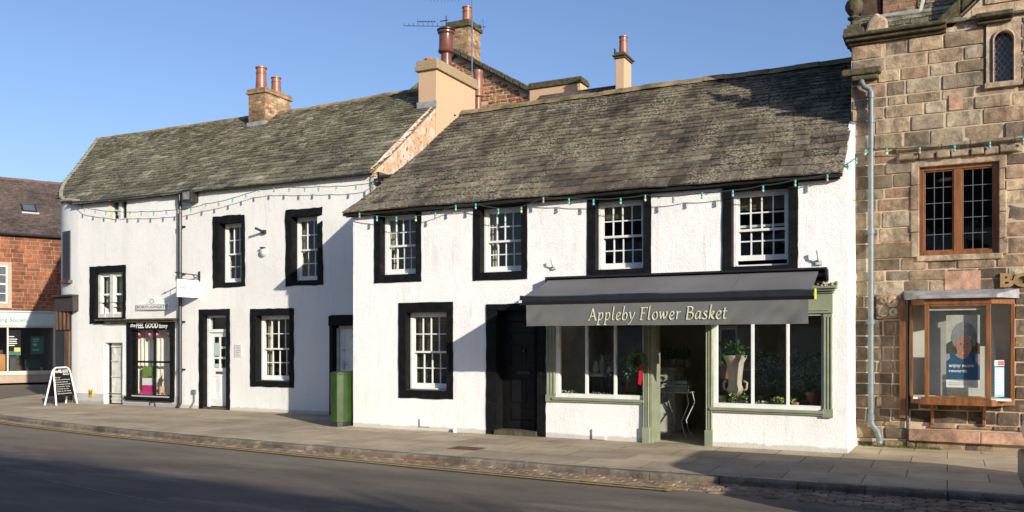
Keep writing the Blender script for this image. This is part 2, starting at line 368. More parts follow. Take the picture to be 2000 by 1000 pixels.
# ------------------------------------------------------------------ ground
KV = [(-60, 40), (-27.6, 24), (-26.2, 19), (-24.6, 15.9), (-23.4, 14.3), (-21.8, 13.25), (-18.7, 12.35), (-15.5, 11.75), (-12.3, 11.32), (-8.3, 11.03), (-4.8, 10.85), (-2, 10.82), (2, 10.95), (12, 11.2), (40, 11.5)]
rd = MB(); rd.add([(-120,-60,-.09),(120,-60,-.09),(120,140,-.09),(-120,140,-.09)], [(0,1,2,3)])
struct(rd.build('road', M['asphalt']))
def kerbline(n=400):
    # smooth resample of the kerb from the side street (left) round the corner and along the main street
    P = [Vector((u, v)) for u, v in [(-31, 40), (-28.6, 28), (-27.3, 22.5), (-26.1, 18.6), (-24.9, 16.2), (-23.3, 14.3), (-21.4, 13.1), (-18.7, 12.3), (-15.5, 11.72), (-12.3, 11.32), (-8.3, 11.03), (-4.8, 10.85), (-2, 10.82), (2, 10.95), (12, 11.2), (45, 11.6)]]
    out = []
    for i in range(len(P)-1):
        p0, p1, p2, p3 = P[max(i-1,0)], P[i], P[i+1], P[min(i+2,len(P)-1)]
        k = max(2, int((p2-p1).length/.45))
        for j in range(k):
            t = j/k
            out.append(.5*((2*p1)+(p2-p0)*t+(2*p0-5*p1+4*p2-p3)*t*t+(3*p1-p0-3*p2+p3)*t**3))
    out.append(P[-1]); return out
KL = kerbline()
def offs(line, d):
    o = []
    for i, p in enumerate(line):
        t = (line[min(i+1,len(line)-1)]-line[max(i-1,0)]).normalized(); n = Vector((-t.y, t.x)); o.append(p+n*d)
    return o
inner = offs(KL, .15)
pv = MB()
pts = [(p.x, p.y, 0) for p in inner]+[(45, 60, 0), (-31, 60, 0)]
pv.add(pts, [tuple(range(len(pts)))])
struct(pv.build('pavement', M['flags']))
kb = MB(); i = 0
while i < len(KL)-2:
    j = min(i+2, len(KL)-1); r = random.random(); dz = rnd(-.006, .002)
    a, b_, c, d = KL[i], KL[j], inner[j], inner[i]
    t = (b_-a).normalized()*.005; a2 = a+t; b2 = b_-t; c2 = c-t; d2 = d+t; off = (d-a).normalized()*.025
    lo = [(a2.x,a2.y,-.2),(b2.x,b2.y,-.2),(c2.x,c2.y,-.2),(d2.x,d2.y,-.2)]
    md = [(a2.x,a2.y,-.025+dz),(b2.x,b2.y,-.025+dz)]
    hi = [(a2.x+off.x,a2.y+off.y,dz+.003),(b2.x+off.x,b2.y+off.y,dz+.003),(c2.x,c2.y,dz+.003),(d2.x,d2.y,dz+.003)]
    kb.add([lo[0],lo[1],md[1],md[0],hi[1],hi[0],hi[2],hi[3],lo[2],lo[3]], [(0,1,2,3),(3,2,4,5),(5,4,6,7),(0,3,5,7,9),(1,8,6,4,2)], r); i = j
struct(kb.build('kerb', M['kerb']))
# gutter of stone setts along the kerb
st = MB()
gw = lambda u: interp([(-26, .10), (-20, .14), (-12, .22), (-7, .42), (-3, .60), (-.5, .95), (3, 1.1)], u)
for k in range(len(KL)-1):
    p = KL[k]
    if p.x < -24 or p.x > 6 or p.y > 20: continue
    q = KL[k+1]; L = (q-p).length; nn = max(1, round(L/.22)); tt = (q-p).normalized(); no = Vector((tt.y, -tt.x))
    for s_ in range(nn):
        a = p+tt*(L*s_/nn); wd = L/nn; rows = max(1, round(gw(p.x)/.13)); rh = gw(p.x)/rows
        for r_ in range(rows):
            o0 = .008+r_*rh; o1 = (r_+1)*rh-.004; sh = (r_ % 2)*wd*.5
            A = a+tt*(sh+.005)+no*o0; B = a+tt*(sh+wd-.005)+no*o0; C_ = a+tt*(sh+wd-.005)+no*o1; D = a+tt*(sh+.005)+no*o1
            z = -.074+rnd(-.004, .004); ca = (A+C_)/2
            top = [ca+(x-ca)*.88 for x in (A, B, C_, D)]
            st.add([(x.x,x.y,-.091) for x in (A,B,C_,D)]+[(x.x,x.y,z) for x in top], [(4,7,6,5),(0,4,5,1),(1,5,6,2),(2,6,7,3),(3,7,4,0)])
struct(st.build('gutter_setts', M['sett']))
# double yellow lines
yl = MB()
for d0, d1 in ((.05, .115), (.19, .255)):
    A = []; B = []
    for k, p in enumerate(KL):
        if -25 < p.x < -2.95 and p.y < 17:
            g_ = gw(p.x)*.93; t = (KL[k+1]-KL[k-1]).normalized(); no = Vector((t.y, -t.x))
            A.append(p+no*(g_+d0)); B.append(p+no*(g_+d1))
    vs = [(x.x, x.y, -.067) for x in A]+[(x.x, x.y, -.067) for x in B]; n = len(A)
    yl.add(vs, [(i, n+i, n+i+1, i+1) for i in range(n-1)])
    if d1 > .2:
        e = A[-1]; f_ = B[-1]
        yl.add([(e.x+.01, e.y+.27, -.0665), (e.x+.01, f_.y-.03, -.0665), (e.x+.09, f_.y-.03, -.0665), (e.x+.09, e.y+.27, -.0665)], [(0,1,2,3)])
struct(yl.build('road_marking', M['yellow_paint']))
wl = MB()
a = Vector(G(90, 938, -.09)); b_ = Vector(G(330, 985, -.09)); d = (b_-a)/6
for k in range(6):
    p = a+d*k; q = a+d*(k+.86); n_ = Vector((-d.y, d.x)).normalized()*.02
    wl.add([(p.x-n_.x,p.y-n_.y,-.0865),(q.x-n_.x,q.y-n_.y,-.0865),(q.x+n_.x,q.y+n_.y,-.0865),(p.x+n_.x,p.y+n_.y,-.0865)], [(0,1,2,3)])
struct(wl.build('worn_lane_marking', M['worn_white']))
# pavement across the main street and across the side street
pv2 = MB(); pv2.box(-60, 60, -12, -3.0, -.2, 0); struct(pv2.build('far_pavement', M['flags']))

# ------------------------------------------------------------------ walls with openings
def wob(u, z, amp=.006): return amp*noise.noise(Vector((u*.9, z*.9, 3.1)))+amp*.5*noise.noise(Vector((u*3, z*3, 1.1)))
def facade(mb, u0, u1, z0, z1, v, holes, step=.3, amp=.008, fade=None):
    us = sorted({u0, u1} | {h[i] for h in holes for i in (0, 1)} | {u0+step*k for k in range(1, int((u1-u0)/step))})
    zs = sorted({z0, z1} | {h[i] for h in holes for i in (2, 3)} | {z0+step*k for k in range(1, int((z1-z0)/step))})
    us = [u for i, u in enumerate(us) if u0 <= u <= u1]; zs = [z for z in zs if z0 <= z <= z1]
    nu = len(us)
    vs = []
    for z in zs:
        for u in us:
            zz = z
            vs.append((u, v+wob(u, z, amp if fade is None else amp*min(1, max(0, (u-fade)/.9))), zz))
    fs = []
    for j in range(len(zs)-1):
        for i in range(nu-1):
            cu = (us[i]+us[i+1])/2; cz = (zs[j]+zs[j+1])/2
            if any(h[0] < cu < h[1] and h[2] < cz < h[3] for h in holes): continue
            fs.append((j*nu+i, j*nu+i+1, (j+1)*nu+i+1, (j+1)*nu+i))
    mb.add(vs, fs)
def ring(mb, o, n, v0, v1, jit=.006, rough_bottom=0.0):
    # painted surround: outer rect o=(l,r,b,t), opening n, standing proud at v0, back to v1; uneven hand-painted outer edge
    def edge(a, b, axis):
        k = max(2, int(abs(b-a)/.12)); return [a+(b-a)*i/k for i in range(k+1)]
    ol, orr, ob, ot = o; il, ir, ib, it = n
    outer = []
    for x in edge(ol, orr, 0)[:-1]: outer.append((x, ob+rnd(-jit, jit)-rnd(0, rough_bottom)))
    for z in edge(ob, ot, 1)[:-1]: outer.append((orr+rnd(-jit, jit), z))
    for x in edge(orr, ol, 0)[:-1]: outer.append((x, ot+rnd(-jit, jit)))
    for z in edge(ot, ob, 1)[:-1]: outer.append((ol+rnd(-jit, jit), z))
    inn = []
    for (x, z) in outer: # nearest point of the opening rect
        cx = min(max(x, il), ir); cz = min(max(z, ib), it); inn.append((cx, cz))
    k = len(outer)
    vs = [(x, v0, z) for x, z in outer]+[(x, v0, z) for x, z in inn]+[(x, v1, z) for x, z in outer]
    fs = []
    for i in range(k):
        j = (i+1) % k
        fs.append((i, j, k+j, k+i)); fs.append((j, i, 2*k+i, 2*k+j))
    mb.add(vs, fs)
def reveal(mb, n, v0, v1, m=0):
    l, r, b, t = n
    mb.quad((l,v0,b),(l,v0,t),(l,v1,t),(l,v1,b), m=m); mb.quad((r,v0,t),(r,v0,b),(r,v1,b),(r,v1,t), m=m)
    mb.quad((l,v0,t),(r,v0,t),(r,v1,t),(l,v1,t), m=m); mb.quad((r,v0,b-.012),(l,v0,b-.012),(l,v1,b+.012),(r,v1,b+.012), m=m)
def sash(mb, l, r, b, t, v, cols, rows, st_=.045, top=.045, bot=.045, bar=.021, d=.036):
    mb.box(l, l+st_, v, v+d, b, t); mb.box(r-st_, r, v, v+d, b, t)
    mb.box(l+st_, r-st_, v+.001, v+d-.001, b, b+bot); mb.box(l+st_, r-st_, v+.001, v+d-.001, t-top, t)
    L, R_, B, T = l+st_, r-st_, b+bot, t-top
    for i in range(1, cols):
        x = L+(R_-L)*i/cols; mb.box(x-bar/2, x+bar/2, v+.004, v+d-.006, B, T)
    for i in range(1, rows):
        z = B+(T-B)*i/rows; mb.box(L, R_, v+.006, v+d-.008, z-bar/2, z+bar/2)
def window(house, v, o, n, depth=.17, cols=4, rows=(2, 2), open_=0.0, inside='curtain', jit=.006, rough=0.0, proud=.014, right_extra=0):
    l, r, b, t = n; vf = v+depth
    f = MB(); fw = .045
    f.box(l, l+fw, vf-.012, vf+.11, b, t); f.box(r-fw, r, vf-.012, vf+.11, b, t); f.box(l+fw, r-fw, vf-.011, vf+.109, t-fw, t); f.box(l+fw, r-fw, vf-.02, vf+.109, b, b+.035)
    win = f.build('window', M['wpaint'], house)
    s = MB(); ring(s, o, (l, r, b, t), v-proud, v+.02, jit, rough); reveal(s, (l, r, b, t), v-proud, vf+.02)
    s.build('surround', M['black'], win)
    mid = b+.035+(t-fw-b-.035)*.49
    L, R_ = l+fw, r-fw
    u = MB(); sash(u, L, R_, mid-.018, t-fw, vf+.002, cols, rows[0], bot=.038)
    u.box(L+.002, L+.03, vf+.004, vf+.036, mid-.07, mid-.019); u.box(R_-.03, R_-.002, vf+.004, vf+.036, mid-.07, mid-.019)
    uo = u.build('upper_sash', M['wpaint'], win)
    lo = MB(); sash(lo, L, R_, b+.036+open_, mid+.018+open_, vf+.045, cols, rows[1], bot=.085, top=.038)
    lo.build('lower_sash', M['wpaint'], win)
    g = MB(); g.quad((L,vf+.018,mid),(R_,vf+.018,mid),(R_,vf+.018,t-fw),(L,vf+.018,t-fw)); g.quad((L,vf+.062,b+.04+open_),(R_,vf+.062,b+.04+open_),(R_,vf+.062,mid+open_),(L,vf+.062,mid+open_))
    g.build('glass', M['glass'], win)
    c = MB()
    if inside == 'curtain' or inside == 'curtains':
        vc = vf+.20; w_ = (R_-L)*.22
        for (x0, x1) in ((L-.15, L+w_*.7),):
            k = 14; vs = []; fs = []
            for i in range(k+1):
                x = x0+(x1-x0)*i/k; y = vc+.02*math.sin(i*1.9)
                vs += [(x, y, b-.02), (x, y, t)]
            for i in range(k): fs.append((2*i, 2*i+2, 2*i+3, 2*i+1))
            c.add(vs, fs)
        c.build('curtain', M['curtain'], win)
    elif inside == 'blind':
        z = b+.05; 
        while z < t-.05:
            c.add([(L,vf+.13,z),(R_,vf+.13,z),(R_,vf+.15,z+.020),(L,vf+.15,z+.020)], [(0,1,2,3)]); z += .027
        c.build('blind', M['blind'], win)
    elif inside == 'roller':
        c.box(L, R_, vf+.14, vf+.15, t-.28, t); c.build('roller_blind', M['blind'], win)
    return win
def rect(l, t, r, b, v):      # pixel rectangle measured on facade plane v -> (left,right,bottom,top) metres
    cx = (l+r)/2
    return (U(l, v), U(r, v), W(cx, b, v)[1], W(cx, t, v)[1])

# roofs of individual slates -----------------------------------------------------------------
def slates(mb, ulo, uhi, v0, z0, tan, run, e0, e1, w0, w1, sag=lambda u, s: 0.0, th=.013, deck=True):
    al = math.atan(tan); ca, sa = math.cos(al), math.sin(al); L = run/ca
    def P(u, s, h): return (u, v0+s*ca-h*sa, z0+s*sa+h*ca+sag(u, s))
    if deck:
        n = 24; k = 10
        vs = [P(lerp(ulo(L*j/k), uhi(L*j/k), i/n), L*j/k, -.006) for j in range(k+1) for i in range(n+1)]
        mb.add(vs, [(j*(n+1)+i, j*(n+1)+i+1, (j+1)*(n+1)+i+1, (j+1)*(n+1)+i) for j in range(k) for i in range(n)])
    s = -.03; row = 0
    while s < L-.04:
        f = (s/L if s > 0 else 0)**.55; e = lerp(e0, e1, f)*rnd(.94, 1.06); w_ = lerp(w0, w1, f)
        ln = e*1.35; s1 = min(s+ln, L)
        a, b_ = ulo(max(s, 0)), uhi(max(s, 0))
        u = a-rnd(0, w_)*.6
        while u < b_:
            ww = w_*rnd(.62, 1.4); x0 = max(u, a)+.003; x1 = min(u+ww, b_)-.003; u += ww
            if x1-x0 < .03: continue
            x0 += .002; x1 -= .002
            j0 = rnd(-.012, .012); tk = th*rnd(.8, 1.5); up = .016+rnd(0, .008); sk = rnd(-.006, .006)
            lo0 = P(x0, s+j0-sk, up+tk); lo1 = P(x1, s+j0+sk, up+tk+rnd(-.003, .003)); hi1 = P(x1, s1, .006+tk*.4); hi0 = P(x0, s1, .006+tk*.4)
            b0 = P(x0, s+j0-sk, up-.004); b1 = P(x1, s+j0+sk, up-.004); c0 = P(x0, s1, 0); c1 = P(x1, s1, 0)
            mb.add([lo0, lo1, hi1, hi0, b0, b1, c1, c0], [(0,1,2,3),(4,5,1,0),(5,6,2,1),(7,4,0,3)])
        s += e; row += 1
def ridge(mb, u0, u1, v, z, step=.45, wd=.14, h=.07, sag=lambda u: 0.0):
    u = u0
    while u < u1:
        e = min(u+step*rnd(.8, 1.2), u1); dz = rnd(-.008, .008); z_ = z+dz
        mb.add([(u+.004, v-wd, z_-.085+sag(u)), (u+.004, v-wd*.35, z_+h*.6+sag(u)), (u+.004, v+wd*.35, z_+h*.6+sag(u)), (u+.004, v+wd, z_-.085+sag(u)),
                (e-.004, v-wd, z_-.085+sag(e)), (e-.004, v-wd*.35, z_+h*.6+sag(e)), (e-.004, v+wd*.35, z_+h*.6+sag(e)), (e-.004, v+wd, z_-.085+sag(e))],
               [(0,4,5,1),(1,5,6,2),(2,6,7,3),(0,1,2,3),(7,6,5,4)])
        u = e
def pot(name, parent, x, y, z, h, r, mat_, cowl=False):
    m = MB()
    prof = [(r*1.0, 0), (r*.97, h*.1), (r*.86, h*.70), (r*.93, h*.72), (r*.93, h*.76), (r*.84, h*.78), (r*.84, h*.92), (r*1.0, h*.94), (r*1.0, h), (r*.72, h), (r*.68, h*.8)]
    if cowl:
        prof = [(r*.6, 0), (r*.6, h*.45), (r, h*.48), (r*1.02, h*.52), (r*.92, h*.56), (r*.9, h*.92), (r*1.0, h*.95), (r*.98, h), (r*.4, h*1.0)]
    m.lathe(prof, (x, y, z), 20); return m.build(name, mat_, parent, smooth=True)

# masonry made of individual blocks ----------------------------------------------------------
def masonry(mb, u0, u1, z0, z1, v, holes, hmin, hmax, wmin, wmax, gap=.012, ch=.014, jit=.012, clip=None, uneven=0.0, forced=()):
    zs = sorted({z0, z1} | {h[i] for h in holes for i in (2, 3)} | set(forced)); zs = [z for z in zs if z0 <= z <= z1]
    rows = []
    for a, b_ in zip(zs, zs[1:]):
        if b_-a < .02: continue
        z = a
        while b_-z > 1e-4:
            h = rnd(hmin, hmax)
            if b_-z-h < hmin*.8: h = b_-z
            if h > hmax*1.5: h = (b_-z)/2
            rows.append((z, z+h)); z += h
    for (a, b_) in rows:
        cz = (a+b_)/2; xs = [(u0, u1)]
        for h in holes:
            if h[2] < cz < h[3]:
                nx = []
                for (p, q) in xs:
                    if h[1] <= p or h[0] >= q: nx.append((p, q)); continue
                    if h[0]-p > .04: nx.append((p, h[0]))
                    if q-h[1] > .04: nx.append((h[1], q))
                xs = nx
        for (p, q) in xs:
            u = p
            while q-u > 1e-3:
                ww = rnd(wmin, wmax)*(.7+.6*(b_-a)/hmax)
                if q-u-ww < wmin*.6: ww = q-u
                x0, x1, y0, y1 = u+gap/2, u+ww-gap/2, a+gap/2, b_-gap/2; u += ww
                if clip and not clip((x0+x1)/2, y1): continue
                j = rnd(-jit, jit); dv = v+j; c = min(ch*rnd(.7, 1.6), (x1-x0)*.3, (y1-y0)*.3)
                q4 = [(x0, y0), (x1, y0), (x1, y1), (x0, y1)]
                if uneven:
                    q4 = [(x+rnd(-uneven, uneven), y+rnd(-uneven, uneven)) for x, y in q4]
                # slightly irregular 8-gon outline
                cc = ((x0+x1)/2, (y0+y1)/2); o8 = []
                for k in range(4):
                    A, B = q4[k], q4[(k+1) % 4]; cr = min(.013, (x1-x0)*.1, (y1-y0)*.12)
                    dx, dy = B[0]-A[0], B[1]-A[1]; L = math.hypot(dx, dy)
                    o8.append((A[0]+dx/L*cr, A[1]+dy/L*cr)); o8.append((B[0]-dx/L*cr, B[1]-dy/L*cr))
                vs = [(x, v+.018, y) for x, y in o8]
                for x, y in o8:
                    dx, dy = cc[0]-x, cc[1]-y; L = math.hypot(dx, dy); vs.append((x+dx/L*c, dv+rnd(-.003, .003), y+dy/L*c))
                vs.append((cc[0]+rnd(-.03, .03), dv-rnd(.0, .012), cc[1]))
                fs = [(i, (i+1) % 8, 8+(i+1) % 8, 8+i) for i in range(8)]+[(8+i, 8+(i+1) % 8, 16) for i in range(8)]
                mb.add(vs, fs)

# lettering -----------------------------------------------------------------------------------
def textmesh(name, s, mat_, parent, o, xa, za, w_, h_, depth=.004, shear=0.0, bold=0.0, label=None, keep=False):
    # o: lower-left corner; xa/za unit directions; letters fitted in w_ x h_ metres
    cu = bpy.data.curves.new('t', 'FONT'); cu.body = s; cu.size = 1; cu.shear = shear; cu.offset = bold; cu.extrude = 0
    cu.resolution_u = 3
    to = bpy.data.objects.new('t', cu); COL.objects.link(to); bpy.context.view_layer.update()
    me = bpy.data.meshes.new_from_object(to.evaluated_get(bpy.context.evaluated_depsgraph_get()))
    bpy.data.objects.remove(to)
    xs = [v.co.x for v in me.vertices]; ys = [v.co.y for v in me.vertices]
    x0, x1, y0, y1 = min(xs), max(xs), min(ys), max(ys)
    if keep: # keep true proportions, height governs
        sc = h_/(y1-y0); sxx = szz = sc
    else: sxx = w_/(x1-x0); szz = h_/(y1-y0)
    xa = Vector(xa); za = Vector(za); nn = xa.cross(za); o = Vector(o)
    m = MB()
    vs = [o+xa*((v.co.x-x0)*sxx)+za*((v.co.y-y0)*szz)+nn*depth for v in me.vertices]
    m.add(vs, [tuple(p.vertices) for p in me.polygons])
    vb = [v_-nn*(depth+.001) for v_ in vs]; base = len(vs); m.v += [tuple(x) for x in vb]
    for e in me.edges: pass
    ob = m.build(name, mat_, parent)
    return ob

# calligraphic pen lettering: strokes swept with a broad nib
GL = {
 'A': (.62, [[(-.04,0),(.10,0)],[(.02,0),(.16,.24),(.34,.78)],[(.34,.78),(.44,.35),(.52,.02)],[(.46,.0),(.62,.0)],[(.14,.26),(.46,.26)]]),
 'p': (.46, [[(.06,.44),(.14,.50),(.12,.30),(.02,-.30)],[(-.06,-.31),(.14,-.30)],[(.13,.34),(.26,.48),(.37,.44),(.36,.20),(.22,.02),(.10,.06)]]),
 'l': (.24, [[(.14,.86),(.22,.90),(.18,.80),(.08,.18),(.10,.02),(.20,.04)]]),
 'e': (.40, [[(.08,.22),(.26,.28),(.35,.40),(.27,.50),(.14,.42),(.06,.20),(.12,.03),(.22,.00),(.36,.10)]]),
 'b': (.44, [[(.14,.86),(.22,.90),(.17,.72),(.06,.10),(.18,.0),(.32,.08),(.38,.32),(.32,.46),(.22,.44),(.12,.30)]]),
 'y': (.46, [[(.02,.44),(.10,.50),(.13,.30),(.18,.06)],[(.44,.50),(.38,.30),(.20,-.04),(.06,-.26),(-.06,-.30)]]),
 'F': (.46, [[(.16,.78),(.12,.50),(.05,.0)],[(-.03,.0),(.16,.0)],[(.06,.78),(.30,.77),(.50,.80),(.48,.70)],[(.12,.42),(.34,.43)]]),
 'o': (.46, [[(.30,.50),(.14,.42),(.06,.20),(.12,.03),(.22,.0),(.36,.12),(.40,.34),(.34,.48),(.26,.48)]]),
 'w': (.62, [[(.03,.44),(.10,.50),(.10,.26),(.12,.04)],[(.12,.04),(.32,.46)],[(.30,.50),(.32,.24),(.34,.04)],[(.34,.04),(.48,.20),(.56,.42),(.54,.50)]]),
 'r': (.36, [[(.05,.44),(.14,.50),(.12,.28),(.08,.0)],[(.12,.30),(.22,.46),(.36,.48)]]),
 'B': (.52, [[(.16,.78),(.12,.50),(.05,.0)],[(.06,.78),(.30,.80),(.44,.70),(.38,.50),(.14,.42)],[(.22,.43),(.42,.38),(.46,.22),(.34,.03),(.18,-.01),(-.01,.0)]]),
 'a': (.46, [[(.36,.48),(.20,.48),(.08,.28),(.06,.06),(.16,.02),(.30,.18),(.38,.46)],[(.39,.50),(.34,.20),(.34,.03),(.46,.06)]]),
 's': (.34, [[(.32,.44),(.22,.50),(.12,.42),(.16,.30),(.27,.18),(.24,.04),(.12,.0),(.0,.06)]]),
 'k': (.42, [[(.14,.86),(.22,.90),(.18,.76),(.06,.0)],[(.10,.26),(.30,.48),(.36,.42),(.28,.30),(.14,.26)],[(.18,.26),(.30,.04),(.42,.03)]]),
 't': (.32, [[(.17,.70),(.14,.50),(.08,.16),(.12,.01),(.24,.06)],[(.02,.48),(.30,.49)]]),
 ' ': (.26, [])}
def pen(name, s, mat_, parent, o, xa, za, w_, h_, nibw=.085, nibmin=.016):
    x = 0; m = MB(); strokes = []
    for ch in s:
        adv, st_ = GL[ch]
        for pl in st_: strokes.append([(p[0]+x, p[1]) for p in pl])
        x += adv+.045
    sx = w_/(x-.045); sz = h_/1.2; xa = Vector(xa); za = Vector(za); nn = xa.cross(za); o = Vector(o); k = 0
    for pl in strokes:
        P = [Vector((p[0]*sx, (p[1]+.30)*sz)) for p in pl]; sm = []
        if len(P) == 2: sm = [P[0].lerp(P[1], i/4) for i in range(5)]
        else:
            for i in range(len(P)-1):
                p0, p1, p2, p3 = P[max(i-1,0)], P[i], P[i+1], P[min(i+2,len(P)-1)]
                for j in range(6):
                    t = j/6; sm.append(.5*((2*p1)+(p2-p0)*t+(2*p0-5*p1+4*p2-p3)*t*t+(3*p1-p0-3*p2+p3)*t**3))
            sm.append(P[-1])
        nib = Vector((math.cos(R(35)), math.sin(R(35))))*nibw*sz*.5
        L = []; Rr = []
        for i, p in enumerate(sm):
            t = (sm[min(i+1,len(sm)-1)]-sm[max(i-1,0)]); t = t.normalized() if t.length else Vector((1, 0)); n_ = Vector((-t.y, t.x))
            d = nib.dot(n_); d = (1 if d >= 0 else -1)*max(abs(d), nibmin*sz); L.append(p+n_*d*(1 if d > 0 else -1)); Rr.append(p-n_*d*(1 if d > 0 else -1))
        dep = .004+k*.00012; k += 1
        vs = [o+xa*p.x+za*p.y+nn*dep for p in L]+[o+xa*p.x+za*p.y+nn*dep for p in Rr]; n = len(L)
        m.add(vs, [(n+i, n+i+1, i+1, i) for i in range(n-1)])
    return m.build(name, mat_, parent)

def leaves(mb, c, rx, ry, rz, n, sz, up=.6, m=0):
    for _ in range(n):
        a = rnd(0, 6.28); rr = math.sqrt(random.random()); p = Vector((c[0]+rx*rr*math.cos(a), c[1]+ry*rr*math.sin(a), c[2]+rz*random.random()))
        d = Vector((rnd(-1, 1), rnd(-1, 1), rnd(-.2, 1)*up+.1)).normalized()*sz*rnd(.6, 1.3); w_ = d.cross(Vector((rnd(-1,1), rnd(-1,1), rnd(-1,1)))).normalized()*sz*.3
        mb.add([p, p+d*.5+w_, p+d, p+d*.5-w_], [(0,1,2,3)], m=m)
def blades(mb, c, n, h, spread, wd=.02, m=0):
    for _ in range(n):
        a = rnd(0, 6.28); sp = spread*rnd(.2, 1); hh = h*rnd(.6, 1.1); dx, dy = math.cos(a), math.sin(a)
        p = [Vector((c[0]+dx*sp*t*t+dx*.02, c[1]+dy*sp*t*t+dy*.02, c[2]+hh*(t-.35*t*t*sp/spread*1.6))) for t in (0, .35, .7, 1)]
        s_ = Vector((-dy, dx, 0))*wd
        mb.add([p[0]-s_*.6, p[0]+s_*.6, p[1]+s_, p[1]-s_, p[2]+s_*.8, p[2]-s_*.8, p[3]], [(0,1,2,3),(3,2,4,5),(5,4,6)], m=m)
# ================================================================== the flower shop house (right-hand white house)
VR = 13.97; EZ = 4.27; TR = .75; RUN = 3.52
uL, uR = U(690, VR), -1.34
VS = 15.2                                # plane of the stone building
H1 = thing('white_shop_house', 'low white roughcast house with black window surrounds and the flower shop under the grey awning', 'house', ((uL+uR)/2, VR+2, 0))
wins = [ # outer (l,t,r,b), inner (l,t,r,b) in pixels of the photo
 dict(o=(731.5,409,823,551.5), n=(743,418,812.5,536), inside='curtain'),
 dict(o=(924.6,395,1030,546.5), n=(938,404,1018.5,531), inside='curtain'),
 dict(o=(1147,383,1272,537.5), n=(1163,390,1256.5,525.6), inside='roller'),
 dict(o=(1411,363,1559,529), n=(1429,369,1540,519), inside='roller', open_=.07),
 dict(o=(779,590.4,885,778), n=(793,609.6,872.5,762), inside='blind', rough=.012),
]
sz0, sz1 = .71, .63                      # shop sills
zf0, zf1 = W(1610, 612, VR)[1], W(1610, 573, VR)[1]
holes = [rect(*q['n'], VR) for q in wins]
for q, h in zip(wins, holes):
    if q['inside'] != 'blind': pass
door = rect(969, 606, 1049.5, 850, VR); door = (door[0], door[1], -.05, door[3]); holes.append(door)
shL = (U(1086, VR), U(1257, VR), sz0, zf0); shD = (U(1281, VR)-.0, U(1378, VR), -.05, zf0); shR = (U(1393, VR), U(1607, VR), sz1, zf0)
shD0 = U(1268, VR)
holes += [shL, (shD0, shD[1], -.05, zf0), shR]
wl_ = MB(); facade(wl_, uL, uR, -.06, EZ-.02, VR, holes, amp=.010)
# return wall at the stone building's end, slightly flared at its foot, its top following the roof
n = 12; k = 6
vs = []
for j in range(n+1):
    for i in range(k+1):
        y = lerp(VR, VS+.1, i/k); zt = EZ-.03+TR*(y-VR)*1.0; z = lerp(-.06, zt, j/n)
        vs.append((uR+wob(y, z, .01)*(1 if i else 0)+max(0, .04*(1-z/.5))*(i/k), y, z))
wl_.add(vs, [(j*(k+1)+i, j*(k+1)+i+1, (j+1)*(k+1)+i+1, (j+1)*(k+1)+i) for j in range(n) for i in range(k)])
# left end wall and back wall
wl_.add([(uL, VR, -.06), (uL, VR, EZ-.03), (-9.9, VR+RUN, EZ+TR*RUN-.12), (-9.9, VR+RUN, -.06), (-9.9, VR+2*RUN, EZ-.03), (-9.9, VR+2*RUN, -.06)], [(0,1,2,3),(3,2,4,5)])
wl_.box(uL, uR, VR+2*RUN, VR+2*RUN+.1, -.06, EZ)
# raised verge strip of white wall beside the roof's right end
wl_.prism([(uR-.10, VR+.0, EZ-.05), (uR-.10, VS+.1, EZ+TR*(VS+.1-VR)-.02), (uR-.10, VS+.1, EZ+TR*(VS+.1-VR)+.045), (uR-.10, VR+.02, EZ+.03)], (.10, 0, 0))
wl_.build('wall', M['white'], H1)
for q in wins: window(H1, VR, rect(*q['o'], VR), rect(*q['n'], VR), inside=q['inside'], open_=q.get('open_', 0), rough=q.get('rough', .0), jit=.005)
# interiors
def room(mb, x0, x1, y0, y1, z0, z1):
    mb.quad((x0,y1,z0),(x1,y1,z0),(x1,y1,z1),(x0,y1,z1)); mb.quad((x0,y0,z0),(x0,y1,z0),(x0,y1,z1),(x0,y0,z1))
    mb.quad((x1,y1,z0),(x1,y0,z0),(x1,y0,z1),(x1,y1,z1)); mb.quad((x0,y0,z0),(x1,y0,z0),(x1,y1,z0),(x0,y1,z0)); mb.quad((x0,y1,z1),(x1,y1,z1),(x1,y0,z1),(x0,y0,z1))
it = MB()
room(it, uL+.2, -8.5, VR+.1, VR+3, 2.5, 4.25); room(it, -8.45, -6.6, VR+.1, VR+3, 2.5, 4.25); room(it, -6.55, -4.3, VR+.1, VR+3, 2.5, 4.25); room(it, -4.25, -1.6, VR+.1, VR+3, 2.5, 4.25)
room(it, uL+.2, -6.6, VR+.1, VR+3.5, -.01, 2.4); it.build('interior', M['interior'], H1); it = MB(); room(it, -6.5, -1.6, VR+.1, VR+3.4, .004, 2.4); it.build('shop_interior', M['shop_interior'], H1)
